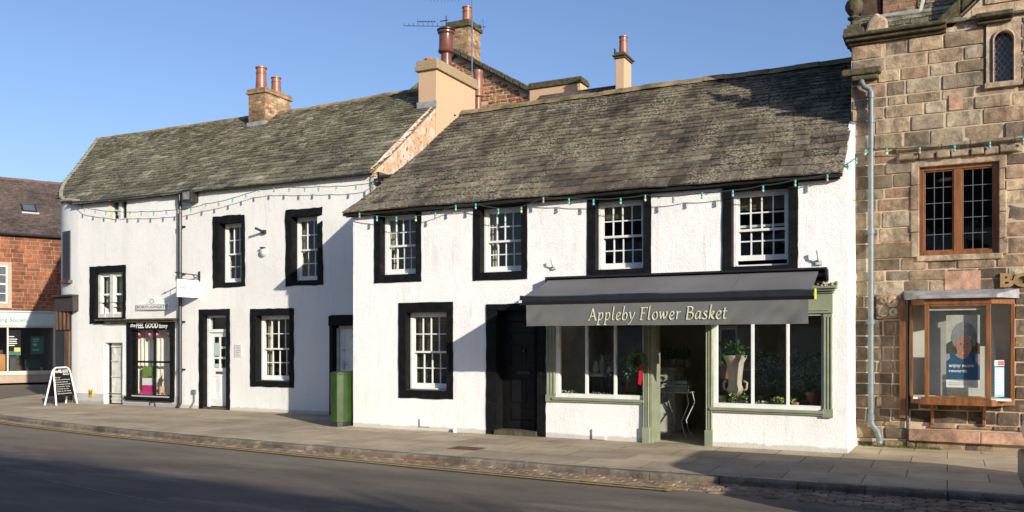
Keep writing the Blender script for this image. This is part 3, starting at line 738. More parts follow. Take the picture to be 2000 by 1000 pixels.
# roof
rf = MB()
sagR = lambda u, s: .035*noise.noise(Vector((u*.5, s*.7, 7)))-.06*math.sin(min(1, s/4.4)*math.pi)*(1+.8*max(0, (-u-8)/2.5))+.012*noise.noise(Vector((u*1.7, s*1.9, 2)))
def uhiR(s):
    y = VR-.16+s/math.hypot(1, TR); return uR-.05 if y < VS-.02 else uR-.10
uloR = lambda s: lerp(uL-.12, -9.98, min(1, max(0, s/4.45)))
slates(rf, uloR, uhiR, VR-.16, EZ-.06, TR, RUN+.16, .33, .105, .50, .20, sagR, th=.018)
rf.prism([(-9.98, VR+RUN, EZ+TR*RUN-.02), (-9.98, VR+2*RUN, EZ-.1), (-9.98, VR+2*RUN, EZ-.15), (-9.98, VR+RUN, EZ+TR*RUN-.1)], (uR+9.9, 0, 0))
rf.prism([(uL-.10, VR-.10, EZ-.09), (-9.99, VR+RUN, EZ+TR*RUN-.07), (-9.99, VR+RUN, EZ+TR*RUN-.14), (uL-.10, VR-.10, EZ-.16)], (.03, 0, 0))
roof1 = rf.build('roof', M['slate_b'], H1)
rg = MB(); ridge(rg, -10.0, uR-.1, VR+RUN-.04, EZ+TR*RUN+.05, wd=.19, sag=lambda u: sagR(u, 4.3)); rg.build('ridge', M['ridge'], roof1)
ms = MB()
for _ in range(26):
    u = rnd(-8.6, -1.8) if _ > 9 else rnd(-3.2, -1.6); s = rnd(.2, 4.2) if _ > 9 else rnd(.3, 1.3)
    y = VR-.16+s*.8; z = EZ-.06+s*.6+.03+sagR(u, s)
    for q in range(5):
        r_ = rnd(.012, .030); ms.lathe([(r_, -.02), (r_*.8, .006), (r_*.3, .014)], (u+rnd(-.07, .07), y+rnd(-.01,.01), z+rnd(-.01,.01)), 7)
for _ in range(130):
    u = rnd(-10.2, -2) if _ % 2 else rnd(-5.2, -3.6); z = EZ+TR*RUN+.08+sagR(u, 4.3); y = VR+RUN-rnd(.0, .12); r_ = rnd(.02, .05)
    ms.lathe([(r_, -.03), (r_*.85, .0), (r_*.3, .012)], (u, y, z-.03-(VR+RUN-y)*.5), 7, sx=1.5)
mo = ms.build('moss', M['moss'], roof1); mo['kind'] = 'stuff'
# eaves board and gutter
g = MB(); g.box(uL-.10, uR-.1, VR-.06, VR-.016, EZ-.14, EZ-.075); g.tube([(uL-.14, VR-.125, EZ-.10), (uR-.06, VR-.125, EZ-.09)], .030, 10)
for i in range(12): x = lerp(uL+.1, uR-.3, i/11); g.box(x, x+.02, VR-.155, VR-.02, EZ-.125, EZ-.115)
g.build('gutter', M['iron'], H1)

# black front door
dv = VR+.26
f = MB(); f.box(door[0], door[1], dv, dv+.05, .10, door[3])
dr = f.build('door', M['black_door'], H1)
p_ = MB(); pw = (door[1]-door[0]); a = door[0]+.16; b_ = door[1]-.10; mid = (a+b_)/2
H_ = door[3]
def panel(mb, x0, x1, z0, z1, v):
    mb.add([(x0,v,z0),(x1,v,z0),(x1,v,z1),(x0,v,z1),(x0+.03,v-.014,z0+.03),(x1-.03,v-.014,z0+.03),(x1-.03,v-.014,z1-.03),(x0+.03,v-.014,z1-.03)], [(0,1,5,4),(1,2,6,5),(2,3,7,6),(3,0,4,7),(4,5,6,7)])
for z0, z1, two in ((.24, .48, 0), (.56, 1.02, 1), (1.22, 1.62, 1), (1.70, 1.86, 0), (1.93, 2.06, 0)):
    if two: panel(p_, a, mid-.03, z0, z1, dv-.002); panel(p_, mid+.03, b_, z0, z1, dv-.002)
    else: panel(p_, a, b_, z0, z1, dv-.002)
p_.build('panel', M['black_door'], dr)
kn = MB(); kn.lathe([(.012,0),(.03,.004),(.03,.02),(.012,.03)], (0,0,0), 12)
kn.v = [(mid+p[0], dv-.03-p[2], 1.52+p[1]) for p in kn.v]; kn.build('knocker', M['iron'], dr)
lb = MB(); lb.box(mid-.13, mid+.13, dv-.022, dv-.003, 1.09, 1.14); lb.build('letterbox', M['iron'], dr)
s = MB(); ro = rect(950, 593, 1066, 850, VR); ring(s, (ro[0], ro[1], -.03, ro[3]), (door[0], door[1], -.03, door[3]), VR-.014, VR+.02, .006); reveal(s, (door[0], door[1], -.02, door[3]), VR-.014, dv+.02)
s.build('surround', M['black'], dr)
stp = MB(); stp.box(door[0]-.02, door[1]+.0, VR-.06, dv+.0, -.02, .09); stp.build('doorstep', M['mossy'], H1, bevel=.01)

# shopfront joinery
def pilaster(name, x0, x1, zb, zt, pr=.055, plinth=.28):
    m = MB(); m.box(x0, x1, VR-pr*.55, VR+.10, zb, zt)
    w_ = x1-x0
    if plinth: m.box(x0-.012, x1+.012, VR-pr, VR+.10, zb, zb+plinth)
    for a_, b__ in ((.06, .20), (.80, .94)): m.box(x0+w_*a_, x0+w_*b__, VR-pr*.85, VR-pr*.3, zb+(plinth or .12), zt-.05)
    m.box(x0+w_*.40, x0+w_*.60, VR-pr*.75, VR-pr*.3, zb+(plinth or .12), zt-.05)
    return m.build(name, M['sage'], H1, bevel=.004)
pilaster('pilaster', U(1068, VR), U(1085, VR), sz0-.08, zf0+.0, .04, .12)
pilaster('pilaster', U(1257, VR)+.004, U(1269, VR), -.02, zf0, .07)
pilaster('pilaster', U(1379, VR), U(1392, VR), -.02, zf0, .06)
pilaster('pilaster', U(1608, VR), U(1626, VR), sz1-.10, zf0, .05, .13)
# deep splayed jamb of the doorway
j = MB(); j.box(U(1270, VR), U(1281, VR)-.05, VR-.02, VR+.42, -.02, zf0); j.box(U(1378, VR)+.002, U(1378, VR)+.05, VR+.03, VR+.42, -.02, zf0); j.box(U(1270, VR), U(1379, VR), VR+.03, VR+.14, zf0-.08, zf0)
j.build('door_frame', M['sage'], H1, bevel=.004)
fa = MB(); x0, x1 = U(1067, VR), U(1627, VR)
fa.box(x0, x1, VR-.05, VR+.06, zf0+.003, zf1); fa.box(x0-.0, x1+.02, VR-.075, VR-.0, zf1, zf1+.035); fa.box(x0-.02, x1+.04, VR-.12, VR, zf1+.035, zf1+.07)
fa.prism([(x0-.03, VR-.16, zf1+.07), (x0-.03, VR-.16, zf1+.10), (x0-.03, VR-.0, zf1+.155), (x0-.03, VR-.0, zf1+.07)], (x1-x0+.10, 0, 0)); fa.box(x0+.05, x1-.05, VR-.065, VR-.05, zf0+.04, zf0+.06)
fa.build('fascia', M['sage'], H1, bevel=.004)
def shopwin(x0, x1, z0, z1, mulls):
    m = MB(); v = VR+.045; fw = .06
    m.box(x0, x0+fw, v-.05, v+.05, z0, z1); m.box(x1-fw*.3, x1, v-.05, v+.05, z0, z1); m.box(x0, x1, v-.06, v+.05, z0-.001, z0+.07); m.box(x0, x1, v-.05, v+.05, z1-.03, z1)
    for q in mulls: m.box(q-.021, q+.021, v-.035, v+.04, z0+.07, z1-.03)
    wn = m.build('shop_window', M['wpaint'], H1, bevel=.003)
    g = MB(); g.quad((x0+fw,v,z0+.07),(x1-fw*.3,v,z0+.07),(x1-fw*.3,v,z1-.03),(x0+fw,v,z1-.03)); g.build('glass', M['shopglass'], wn)
    s = MB(); s.box(x0-.05, x1+.02, VR-.07, VR+.03, z0-.045, z0-.002); s.box(x0-.03, x1, VR-.045, VR-.005, z0-.075, z0-.046); s.build('sill', M['sage'], wn, bevel=.006)
    dk = MB(); dk.box(x0, x1, VR+.10, VR+.62, z0-.06, z0-.0); dk.build('display_shelf', M['wdull'], wn)
shopwin(shL[0]+.002, shL[1], sz0, zf0, [U(1144.5, VR), U(1200.5, VR)])
shopwin(shR[0]+.002, shR[1], sz1, zf0, [U(1469, VR), U(1538, VR)])
# air bricks
for l, t, r, b in ((822,818,842,833), (1158,838,1183,858)):
    q = rect(l, t, r, b, VR); m = MB(); m.box(q[0], q[1], VR-.036, VR-.0, q[2], q[3])
    for i in range(3): z = lerp(q[2], q[3], (i+.6)/3.4); m.box(q[0]+.015, q[1]-.015, VR-.028, VR-.017, z, z+.022)
    m.build('air_brick', M['white'], H1)
# awning
VF = VR-1.34
ca0, ca1 = U(1069, VR-.1), U(1616, VR-.1); cz0, cz1 = 2.60, 2.79
b0, b1 = W(1019, 580, VF)[0], W(1591, 570, VF)[0]; bz0, bz1 = W(1019, 596, VF)[1], W(1019, 578, VF)[1]
m = MB(); m.box(ca0, ca1, VR-.20, VR-.015, cz1-.02, cz1+.012); m.box(ca0, ca1, VR-.05, VR-.015, cz0, cz1-.02)
for u_ in (ca0, ca1-.02): m.prism([(u_, VR-.20, cz1-.021), (u_, VR-.05, cz1-.021), (u_, VR-.05, cz0), (u_, VR-.10, cz0), (u_, VR-.20, cz0+.10)], (.036, 0, 0))
m.tube([(ca0+.02, VR-.11, cz1-.09), (ca1-.02, VR-.11, cz1-.09)], .04, 12); m.box(ca0, ca1, VR-.12, VR-.015, cz0-.035, cz0-.003)
aw = m.build('awning', M['black_metal'], H1)
m = MB(); nx, ny = 60, 8; f0, f1 = b0+.05, b1-.06; c0, c1 = ca0+.03, ca1-.12
vs = []
for j_ in range(ny+1):
    t = j_/ny
    for i in range(nx+1):
        x = lerp(lerp(c0, f0, t), lerp(c1, f1, t), i/nx)
        vs.append((x, lerp(VR-.13, VF+.05, t), lerp(cz1-.035, bz1-.01, t)-.03*math.sin(t*math.pi)+.004*noise.noise(Vector((x*1.3, t, 0)))))
top = len(vs); vs += [(x, y, z-.004) for x, y, z in vs]; fs = [(j_*(nx+1)+i, (j_+1)*(nx+1)+i, (j_+1)*(nx+1)+i+1, j_*(nx+1)+i+1) for j_ in range(ny) for i in range(nx)]
m.add(vs, fs+[tuple(reversed([top+q for q in f_])) for f_ in fs]); m.build('canopy', M['awning'], aw, smooth='all')
sm = MB()
for q in (.245, .49, .745): # sewn seams
    sm = MB()
    for i in range(ny):
        t0, t1 = i/ny, (i+1)/ny; f_ = lambda t: (lerp(lerp(c0, f0, t), lerp(c1, f1, t), q), lerp(VR-.13, VF+.05, t), lerp(cz1-.035, bz1-.01, t)-.03*math.sin(t*math.pi)+.004)
        A, B = f_(t0), f_(t1); sm.hexa([(A[0]-.008,A[1],A[2]-.003),(A[0]+.008,A[1],A[2]-.003),(B[0]+.008,B[1],B[2]-.003),(B[0]-.008,B[1],B[2]-.003),(A[0]-.008,A[1],A[2]),(A[0]+.008,A[1],A[2]),(B[0]+.008,B[1],B[2]),(B[0]-.008,B[1],B[2])])
    sm.build('seam', M['awning'], aw)
s
m = MB(); m.prism([(b0, VF-.01, bz0), (b0, VF-.045, bz0+.05), (b0, VF-.03, bz1-.02), (b0, VF+.02, bz1), (b0, VF+.08, bz1-.01), (b0, VF+.09, bz0+.02), (b0, VF+.03, bz0-.0)], (b1-b0, 0, 0)); m.build('front_bar', M['black_metal'], aw, bevel=.006)
m = MB(); m.box(b0-.012, b0-.001, VF-.05, VF+.09, bz0-.005, bz1+.003); m.box(b0-.032, b0+.02, VF-.052, VF-.04, bz0+.035, bz0+.075, m=1); m.build('end_cap', [M['black_metal'], M['wletter']], aw)
m = MB(); m.prism([(b1+.001, VF-.05, bz0), (b1+.001, VF-.03, bz1), (b1+.001, VF+.08, bz1), (b1+.001, VF+.09, bz0)], (.014, 0, 0)); m.build('end_cap', mat('lime_end_cap', (.55, .65, .04)), aw)
vx0, vx1 = W(1028, 620, VF)[0], W(1579, 620, VF)[0]; vz = W(1028, 637, VF)[1]; VV = VF-.005
m = MB(); nx, nz = 150, 10; vs = []
def rip(x, t):
    e0 = math.exp(-((x-vx0)/.55)**2); e1 = math.exp(-((x-vx1)/.9)**2)
    return (.004+.038*e0+.040*e1+.006*math.exp(-((x+2.9)/.3)**2))*t*(noise.noise(Vector((x*4.5+t*2.2, t*1.6, 5)))*1.3+noise.noise(Vector((x*10+t*5, t*2, 9)))*.55)
for i_ in range(nz+1):
    t = i_/nz
    for i in range(nx+1):
        x = lerp(vx0, vx1, i/nx); vs.append((x, VV+rip(x, t), lerp(bz0+.02, vz+.004*noise.noise(Vector((x*2, 0, 0))), t)))
m.add(vs, [(j_*(nx+1)+i, (j_+1)*(nx+1)+i, (j_+1)*(nx+1)+i+1, j_*(nx+1)+i+1) for j_ in range(nz) for i in range(nx)]); m.build('valance', M['awning'], aw, smooth='all')
la = W(1149, 634, VF-.02); lb_ = W(1421, 597, VF-.02)
pen('lettering', 'Appleby Flower Basket', M['lettering'], aw, (la[0], VF-.014, la[1]), (1,0,0), (0,0,1), lb_[0]-la[0], lb_[1]-la[1]+.02, nibw=.095, nibmin=.020)
for x0_, x1_ in ((ca0+.3, b0+1.2), (ca1-.3, b1-1.2)):
    m = MB(); m.tube([(x0_, VR-.14, cz0+.0), (x1_, VR-.75, 2.45)], .022, 8); m.tube([(x1_, VR-.75, 2.45), (x0_-.1, VF+.1, bz0+.05)], .022, 8); m.build('folding_arm', M['black_metal'], aw)
# small lamp brackets on the wall
def lampb(px, py, v, house, s=1.0, dark=False):
    x, z = W(px, py, v); m = MB(); m.box(x-.04*s, x+.04*s, v-.04, v-.002, z-.06*s, z+.0); m.tube([(x, v-.04, z-.02), (x-.01, v-.10, z+.05*s), (x-.01, v-.11, z+.11*s)], [.014*s, .012*s, .018*s], 8)
    return m.build('lamp_bracket', M['iron'] if dark else M['wdull'], house, bevel=.003)
lampb(1083, 520, VR, H1); lampb(1600, 508, VR, H1, 1.25)
# broken rendering and growth over the shop cornice's right end
m = MB(); x, z = W(1618, 556, VR)
for _ in range(60):
    r_ = rnd(.008, .028); m.lathe([(r_, -.02), (r_*.8, .01), (r_*.2, .018)], (x+rnd(-.30, .13), VR-rnd(.02, .14), z+rnd(-.03, .03)), 6)
m.build('broken_render', M['verge'], H1)
# narrow recessed panel in the return wall
m = MB(); m.box(uR+.004, uR+.02, 14.55, 14.62, 3.0, 3.95); m.box(uR+.004, uR+.022, 14.62, 14.95, 3.93, 3.97); m.build('wall_panel', M['wdull'], H1)

# ================================================================== the long white house (left)
VL = 15.94; LZ = 5.50; TL = .785; RL = 3.52
aL, aR = -21.20, -11.38
H2 = thing('white_corner_house', 'long white rendered house with rounded left end, green-grey slate roof and black door surrounds', 'house', (-16, 18, 0))
curve = [(-21.20, 15.94), (-21.45, 15.955), (-21.75, 16.00), (-22.0, 16.08), (-22.25, 16.20), (-22.6, 16.45), (-23.0, 16.80), (-23.4, 17.22), (-24.1, 18.3), (-24.9, 19.46)]
ulo = lambda s: interp(sorted([(b-VL, a) for a, b in curve]), s/math.hypot(1, TL))
lw = {
 'a': dict(o=(216,391,248.5,428.5), n=(216.7,391,248,428.5)),
 'b': dict(o=(176,519,246,632), n=(187.5,532,240.5,620)),
 'c': dict(o=(416,420.5,479,560), n=(427.5,434.5,472,551.6)),
 'd': dict(o=(558,407.5,630.4,557), n=(569,421.6,620.5,547.7)),
 'e': dict(o=(489,602.5,573.7,756), n=(500,616,565.5,744)),
}
hl = [rect(*q['n'], VL) for q in lw.values()]
hd = rect(404, 616, 442, 800, VL); hd = (hd[0]-.1, hd[1], -.05, hd[3])
h9 = rect(651, 636, 720, 800, VL); h9 = (h9[0], -11.45, -.05, h9[3])
hlow = rect(203, 669, 240, 800, VL); hlow = (hlow[0], hlow[1], -.05, hlow[3])
hfg = rect(256, 632, 336, 773, VL)
m = MB(); facade(m, aL, aR, .27, LZ-.02, VL, hl+[hd, h9, hlow, hfg], amp=.022, fade=aL)
facade(m, U(349, VL), aR, -.06, .27, VL, [hd, h9], amp=.02)
def strip(mb, z0f, z1f):
    n = 14
    for i in range(len(curve)-1):
        (x0, y0), (x1, y1) = curve[i], curve[i+1]
        for j in range(n):
            a0, a1 = z0f, z1f(y0); c0_, c1_ = z0f, z1f(y1)
            A = (x0, y0, lerp(a0, a1, j/n)); B = (x1, y1, lerp(c0_, c1_, j/n)); C_ = (x1, y1, lerp(c0_, c1_, (j+1)/n)); D = (x0, y0, lerp(a0, a1, (j+1)/n))
            if i in (3, 4) and 3.27 < (A[2]+D[2])/2 < 4.55 and j >= 0: pass
            mb.quad(A, D, C_, B)
strip(m, .27, lambda y: LZ-.03+TL*(y-VL))
m.box(-24.9, aR, VL+2*RL, VL+2*RL+.1, -.06, LZ)
m.quad((-24.9, 19.46, 0), (-24.9, 19.46, LZ+2.7), (-24.9, VL+2*RL, LZ), (-24.9, VL+2*RL, 0))
m.weld().build('wall', M['white_old'], H2, smooth='all')
m = MB(); facade(m, aL, U(349, VL), -.06, .27, VL-.012, [(hlow[0], hlow[1], -.1, .4)], amp=.01); m.box(aL, U(349, VL), VL-.012, VL+.01, .268, .272)
for i in range(len(curve)-1): m.quad((curve[i][0], curve[i][1], -.05), (curve[i][0], curve[i][1], .27), (curve[i+1][0], curve[i+1][1], .27), (curve[i+1][0], curve[i+1][1], -.05))
m.build('plinth', M['plinth'], H2)
q = lw['c']; window(H2, VL, rect(*q['o'], VL), rect(*q['n'], VL), depth=.22, cols=3, inside='curtain', jit=.012, rough=.03)
q = lw['d']; window(H2, VL, rect(*q['o'], VL), rect(*q['n'], VL), depth=.22, cols=3, inside='curtain', jit=.012, rough=.02)
q = lw['e']; window(H2, VL, rect(*q['o'], VL), rect(*q['n'], VL), depth=.20, cols=4, inside='curtain', jit=.008)
# two-light window over the small shop
q = lw['b']; n_ = rect(*q['n'], VL); o_ = rect(*q['o'], VL); vf = VL+.10
f = MB(); l, r, b, t = n_; mx_ = (l+r)/2
f.box(l, l+.09, vf-.03, vf+.09, b, t); f.box(r-.05, r, vf-.03, vf+.09, b, t); f.box(mx_-.06, mx_+.06, vf-.035, vf+.09, b, t); f.box(l+.09, r-.05, vf-.029, vf+.089, t-.06, t); f.box(l+.09, r-.05, vf-.032, vf+.089, b, b+.10)
win = f.build('window', M['wdull'], H2)
s = MB(); ring(s, o_, n_, VL-.02, VL+.03, .01); reveal(s, n_, VL-.02, vf+.02); s.build('surround', M['black'], win)
for x0_, x1_ in ((l+.09, mx_-.06), (mx_+.06, r-.05)):
    s = MB(); sash(s, x0_, x1_, b+.10, t-.06, vf, 1, 2, st_=.04, bar=.05); s.build('casement', M['wpaint'], win)
    s = MB(); k = 10; s.add([(x0_+(x1_-x0_)*.7*i/k, vf+.16+.02*math.sin(i*2.1), zz) for i in range(k+1) for zz in (b, t)], [(2*i, 2*i+2, 2*i+3, 2*i+1) for i in range(k)]); s.build('curtain', M['curtain'], win)
g = MB(); g.quad((l+.05,vf+.03,b+.05),(r-.05,vf+.03,b+.05),(r-.05,vf+.03,t-.05),(l+.05,vf+.03,t-.05)); g.build('glass', M['glass'], win)
# little eaves window
n_ = rect(*lw['a']['n'], VL); l, r, b, t = n_; vf = VL+.05; mx_ = (l+r)/2+.02
f = MB(); f.box(l, l+.04, vf-.02, vf+.06, b, t); f.box(mx_-.055, mx_+.035, vf-.03, vf+.06, b, t); f.box(r-.03, r, vf-.02, vf+.06, b, t); f.box(l, r, vf-.02, vf+.06, t-.03, t); f.box(l+.04, mx_-.055, vf-.012, vf+.03, (b+t)/2-.02, (b+t)/2+.015); f.box(l, r, vf-.02, vf+.06, b, b+.03)
win = f.build('window', M['wdull'], H2)
s = MB(); reveal(s, n_, VL-.01, vf+.02); s.build('reveal', M['cream'], win)
g = MB(); g.quad((l,vf+.03,b),(r,vf+.03,b),(r,vf+.03,t),(l,vf+.03,t)); g.build('glass', M['glass'], win)
# tall narrow window in the rounded end, with its sill
mm_ = MB(); A = Vector((-21.50, 15.955)); B = Vector((-22.15, 16.13)); dd = (B-A).normalized(); nn_ = Vector((-dd.y, dd.x)); nn_ = nn_ if nn_.y < 0 else -nn_
def onend(t_, o_, z): p = A+dd*t_+nn_*o_; return (p.x, p.y, z)
for (t0, t1, z0, z1, o0, o1) in ((.05, .52, 3.38, 4.72, -.10, .030),):
    mm_.hexa([onend(t0,o0,z0), onend(t1,o0,z0), onend(t1,o1,z0), onend(t0,o1,z0), onend(t0,o0,z1), onend(t1,o0,z1), onend(t1,o1,z1), onend(t0,o1,z1)])
we = mm_.build('window', M['iron'], H2)
g = MB(); g.hexa([onend(.05,.032,3.45), onend(.41,.032,3.45), onend(.41,.036,3.45), onend(.05,.036,3.45), onend(.05,.032,4.66), onend(.41,.032,4.66), onend(.41,.036,4.66), onend(.05,.036,4.66)]); g.build('glass', mat('dark_end_pane', (.02, .025, .04), (.015, .018, .025), 3, .5), we)
g = MB(); g.hexa([onend(-.05,-.02,3.27), onend(.52,-.02,3.27), onend(.52,.10,3.27), onend(-.05,.10,3.27), onend(-.05,-.02,3.36), onend(.52,-.02,3.36), onend(.52,.09,3.36), onend(-.05,.09,3.36)]); g.build('sill', M['old_wood'], we, bevel=.008)
# interiors
it = MB(); ux = U(362, VL)
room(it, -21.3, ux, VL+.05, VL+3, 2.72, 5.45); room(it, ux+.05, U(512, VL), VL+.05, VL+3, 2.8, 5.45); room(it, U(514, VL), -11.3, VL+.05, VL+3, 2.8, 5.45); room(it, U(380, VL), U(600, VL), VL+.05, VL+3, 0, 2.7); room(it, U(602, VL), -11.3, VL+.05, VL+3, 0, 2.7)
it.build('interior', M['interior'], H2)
it = MB(); room(it, -20.2, ux, VL+.05, VL+1.6, .3, 2.6); it.build('shop_interior', M['interior_pale'], H2)
# roof
sagL = lambda u, s: .05*noise.noise(Vector((u*.35, s*.5, 17)))-.05*math.sin(min(1, s/4.4)*math.pi)-.03*math.exp(-((u+19)/2.0)**2)
rf = MB()
slates(rf, lambda s: ulo(s)-.02, lambda s: -11.36, VL-.14, LZ-.10, TL, RL+.14, .25, .105, .42, .20, sagL, th=.018)
rf.prism([(-25, VL+RL, LZ+TL*RL-.02), (-25, VL+2*RL, LZ-.1), (-25, VL+2*RL, LZ-.15), (-25, VL+RL, LZ+TL*RL-.1)], (13.6, 0, 0))
roof2 = rf.build('roof', M['slate_g'], H2)
rg = MB(); cz = LZ+TL*RL+.02
ridge(rg, -24.95, -17.95, VL+RL, cz, wd=.12, h=.08, sag=lambda u: sagL(u, 4.3)); rg.build('ridge', M['ridge'], roof2); rg = MB(); ridge(rg, -17.2, -11.45, VL+RL, cz, wd=.12, h=.08, sag=lambda u: sagL(u, 4.3)); rg.build('ridge', M['ridge'], roof2)
# stone verge along the curved end
vg = MB()
tb = sorted([(b-VL, a) for a, b in curve]); K = 26
for i in range(K):
    s0, s1 = RL*i/K, RL*(i+1)/K-.006
    P_ = []
    for sv, dx in ((s0, -.06), (s0, .10), (s1, .10), (s1, -.06)): P_.append((interp(tb, sv)+dx, VL-.02+sv, LZ+TL*sv+.0+sagL(interp(tb, sv), sv*1.25)))
    vg.hexa([(x, y, z-.10) for x, y, z in P_]+[(x, y, z+.05+rnd(-.006,.006)) for x, y, z in P_])
vg.build('verge', M['verge'], roof2)
ms = MB()
for _ in range(110):
    u = rnd(-24.5, -18) if _ % 3 else rnd(-17, -11.4); z = cz+.02+sagL(u, 4.3); y = VL+RL-rnd(.0, .12); r_ = rnd(.02, .05)
    ms.lathe([(r_, -.03), (r_*.85, .0), (r_*.3, .012)], (u, y, z-.01-(VL+RL-y)*.5), 7, sx=1.6)
mo = ms.build('moss', M['moss'], roof2); mo['kind'] = 'stuff'
# gutter, drainpipe, hopper
g = MB(); pts_ = [(-21.5, VL-.10, LZ-.06)]+[(u, VL-.14, LZ-.12) for u in (-20.5, -18, -15, -12, -11.4)]; g.tube([(x_, y_, z_+.03) for x_, y_, z_ in pts_], .034, 10)
for i in range(14): x = lerp(-21, -11.3, i/13); g.box(x, x+.02, VL-.17, VL-.01, LZ-.125, LZ-.115)
g.box(aL+.1, -11.42, VL-.05, VL-.024, LZ-.115, LZ-.05); g.build('gutter', M['iron'], H2)
x = U(357, VL); g = MB(); g.tube([(x+.02, VL-.12, LZ-.14), (x+.02, VL-.12, LZ-.28), (x, VL-.085, LZ-.42), (x, VL-.085, .12), (x-.0, VL-.17, .02)], .045, 10)
for z in (.9, 2.1, 3.3, 4.5): g.tube([(x, VL-.085, z), (x, VL-.085, z+.10)], .06, 10)
for z in (.95, 2.15, 3.35, 4.55): g.box(x-.10, x+.10, VL-.03, VL-.0, z, z+.04)
g.build('drainpipe', M['iron'], H2)
x, z = W(380, 384, VL); g = MB(); g.box(x-.17, x+.15, VL-.26, VL-.005, z-.16, z+.14); b_ = g.build('floodlight', M['iron'], H2, bevel=.015); g = MB(); g.box(x-.12, x+.10, VL-.268, VL-.262, z-.11, z+.08); g.build('lens', mat('lamp_lens', (.12, .12, .12), (.3, .28, .22), 9, .2), b_)
# patched raised gable between the two houses
m = MB(); x0_, x1_ = -11.47, aR; n = 20
for i in range(n):
    ya, yb = lerp(VL-.03, VL+RL, i/n), lerp(VL-.03, VL+RL, (i+1)/n)
    za, zb = LZ+TL*(ya-VL)+.05, LZ+TL*(yb-VL)+.05; w1, w2 = wob(ya, 1, .03), wob(yb, 1, .03)
    m.add([(x0_,ya,za+w1),(x1_,ya,za-.06+w1),(x1_,yb,zb-.06+w2),(x0_,yb,zb+w2),(x1_,ya,3.5),(x1_,yb,3.5),(x0_,ya,za-.3),(x0_,yb,zb-.3)], [(0,1,2,3),(1,4,5,2),(3,7,6,0)]+([(0,6,4,1)] if i == 0 else []))
m.add([(x1_, VL+RL, 3.5), (x1_, VL+2*RL, 3.5), (x1_, VL+2*RL, LZ-.05), (x1_, VL+RL, LZ+TL*RL-.05)], [(0,1,2,3)])
m.build('raised_gable', M['patchy'], H2)
m = MB(); x, z = W(752, 340, VL-.1); m.box(x-.12, x+.30, VL-.16, VL-.04, z-.08, z-.03); m.box(x-.28, x-.08, VL-.13, VL-.04, z-.13, z-.08); m.box(x+.30, x+.36, VL-.16, VL+.2, z-.12, z-.02); m.build('eaves_end', M['iron'], H2)

def stack(name, house, x0, x1, y0, y1, z0, z1, mt, cap, capmt, bricks=False, lead=True):
    m = MB()
    if bricks:
        m.box(x0+.006, x1-.006, y0+.006, y1-.006, z0, z1, m=1)
        z = z0; row = 0; bh = .082; bl = .235
        while z < z1-.02:
            for (a0, a1, face) in ((x0, x1, 0), (y0, y1, 1)):
                u = a0-(bl/2 if row % 2 else 0)
                while u < a1-.01:
                    p, q = max(u, a0)+.005, min(u+bl, a1)-.005; u += bl
                    if q-p < .03: continue
                    j_ = rnd(0, .006)
                    if face == 0: m.box(p, q, y0-j_, y0+.03, z+.006, z+bh-.006)
                    else: m.box(x1-.03, x1+j_, p, q, z+.006, z+bh-.006)
            z += bh; row += 1
        ob = m.build(name, [mt, M['mortar']], house)
    else:
        m.box(x0, x1, y0, y1, z0, z1); ob = m.build(name, mt, house, bevel=.012)
    c = MB()
    for (e, a0, a1) in cap: c.box(x0-e, x1+e, y0-e, y1+e, z1+a0, z1+a1)
    c.build('cap', capmt, ob, bevel=.02)
    if lead:
        l = MB(); l.box(x0-.02, x1+.02, y0-.05, y0-.01, z0+lead, z0+lead+.16); l.build('flashing', M['lead'], ob, bevel=.004)
    return ob
s1 = stack('chimney', H2, -17.88, -17.25, 18.9, 19.97, 7.6, 8.72, M['brick'], ((.05, .0, .09), (.03, .09, .16)), M['brick'], True, lead=.16)
pot('chimney_pot', s1, -17.66, 19.18, 8.86, .70, .165, M['terracotta']); pot('chimney_pot', s1, -17.50, 19.62, 8.86, .50, .15, M['terracotta'])
s2 = stack('chimney', H2, -11.88, -11.35, 18.5, 20.5, 4.5, 8.47, M['render_tan'], ((.07, -.03, .10), (.04, .10, .24)), M['render_tan_cap'], lead=3.0)
m = MB()
for k_, (yy, ry) in enumerate(((17.55, .3), (18.75, .25))):
    for i in range(4): m.lathe([(.10, 0), (.12, .03), (.08, .06)], (-11.6+rnd(-.08, .08), yy+1.2+rnd(-ry, ry), 8.70), 8)
m.build('capping_tile', M['orange'], s2)
pc = MB(); pc.lathe([(.155,0),(.15,.1),(.13,.42),(.20,.46),(.215,.50),(.185,.55),(.18,.92),(.22,.96),(.22,1.0),(.10,1.02)], (-11.62, 19.42, 8.70), 22); pc.build('chimney_pot', M['brownpot'], s2, smooth=True)
pc = MB(); pc.lathe([(.24,0),(.24,.02),(.12,.05)], (-11.62, 19.42, 9.73), 20); pc.tube([(-11.62,19.42,9.76),(-11.62,19.42,10.12)], .015, 6); pc.tube([(-11.80,19.42,10.0),(-11.56,19.42,10.0)], .012, 6); pc.build('cowl', M['iron'], s2)
pot('chimney_pot', s2, -11.52, 20.95, 7.75, 1.35, .14, M['terracotta'], True)

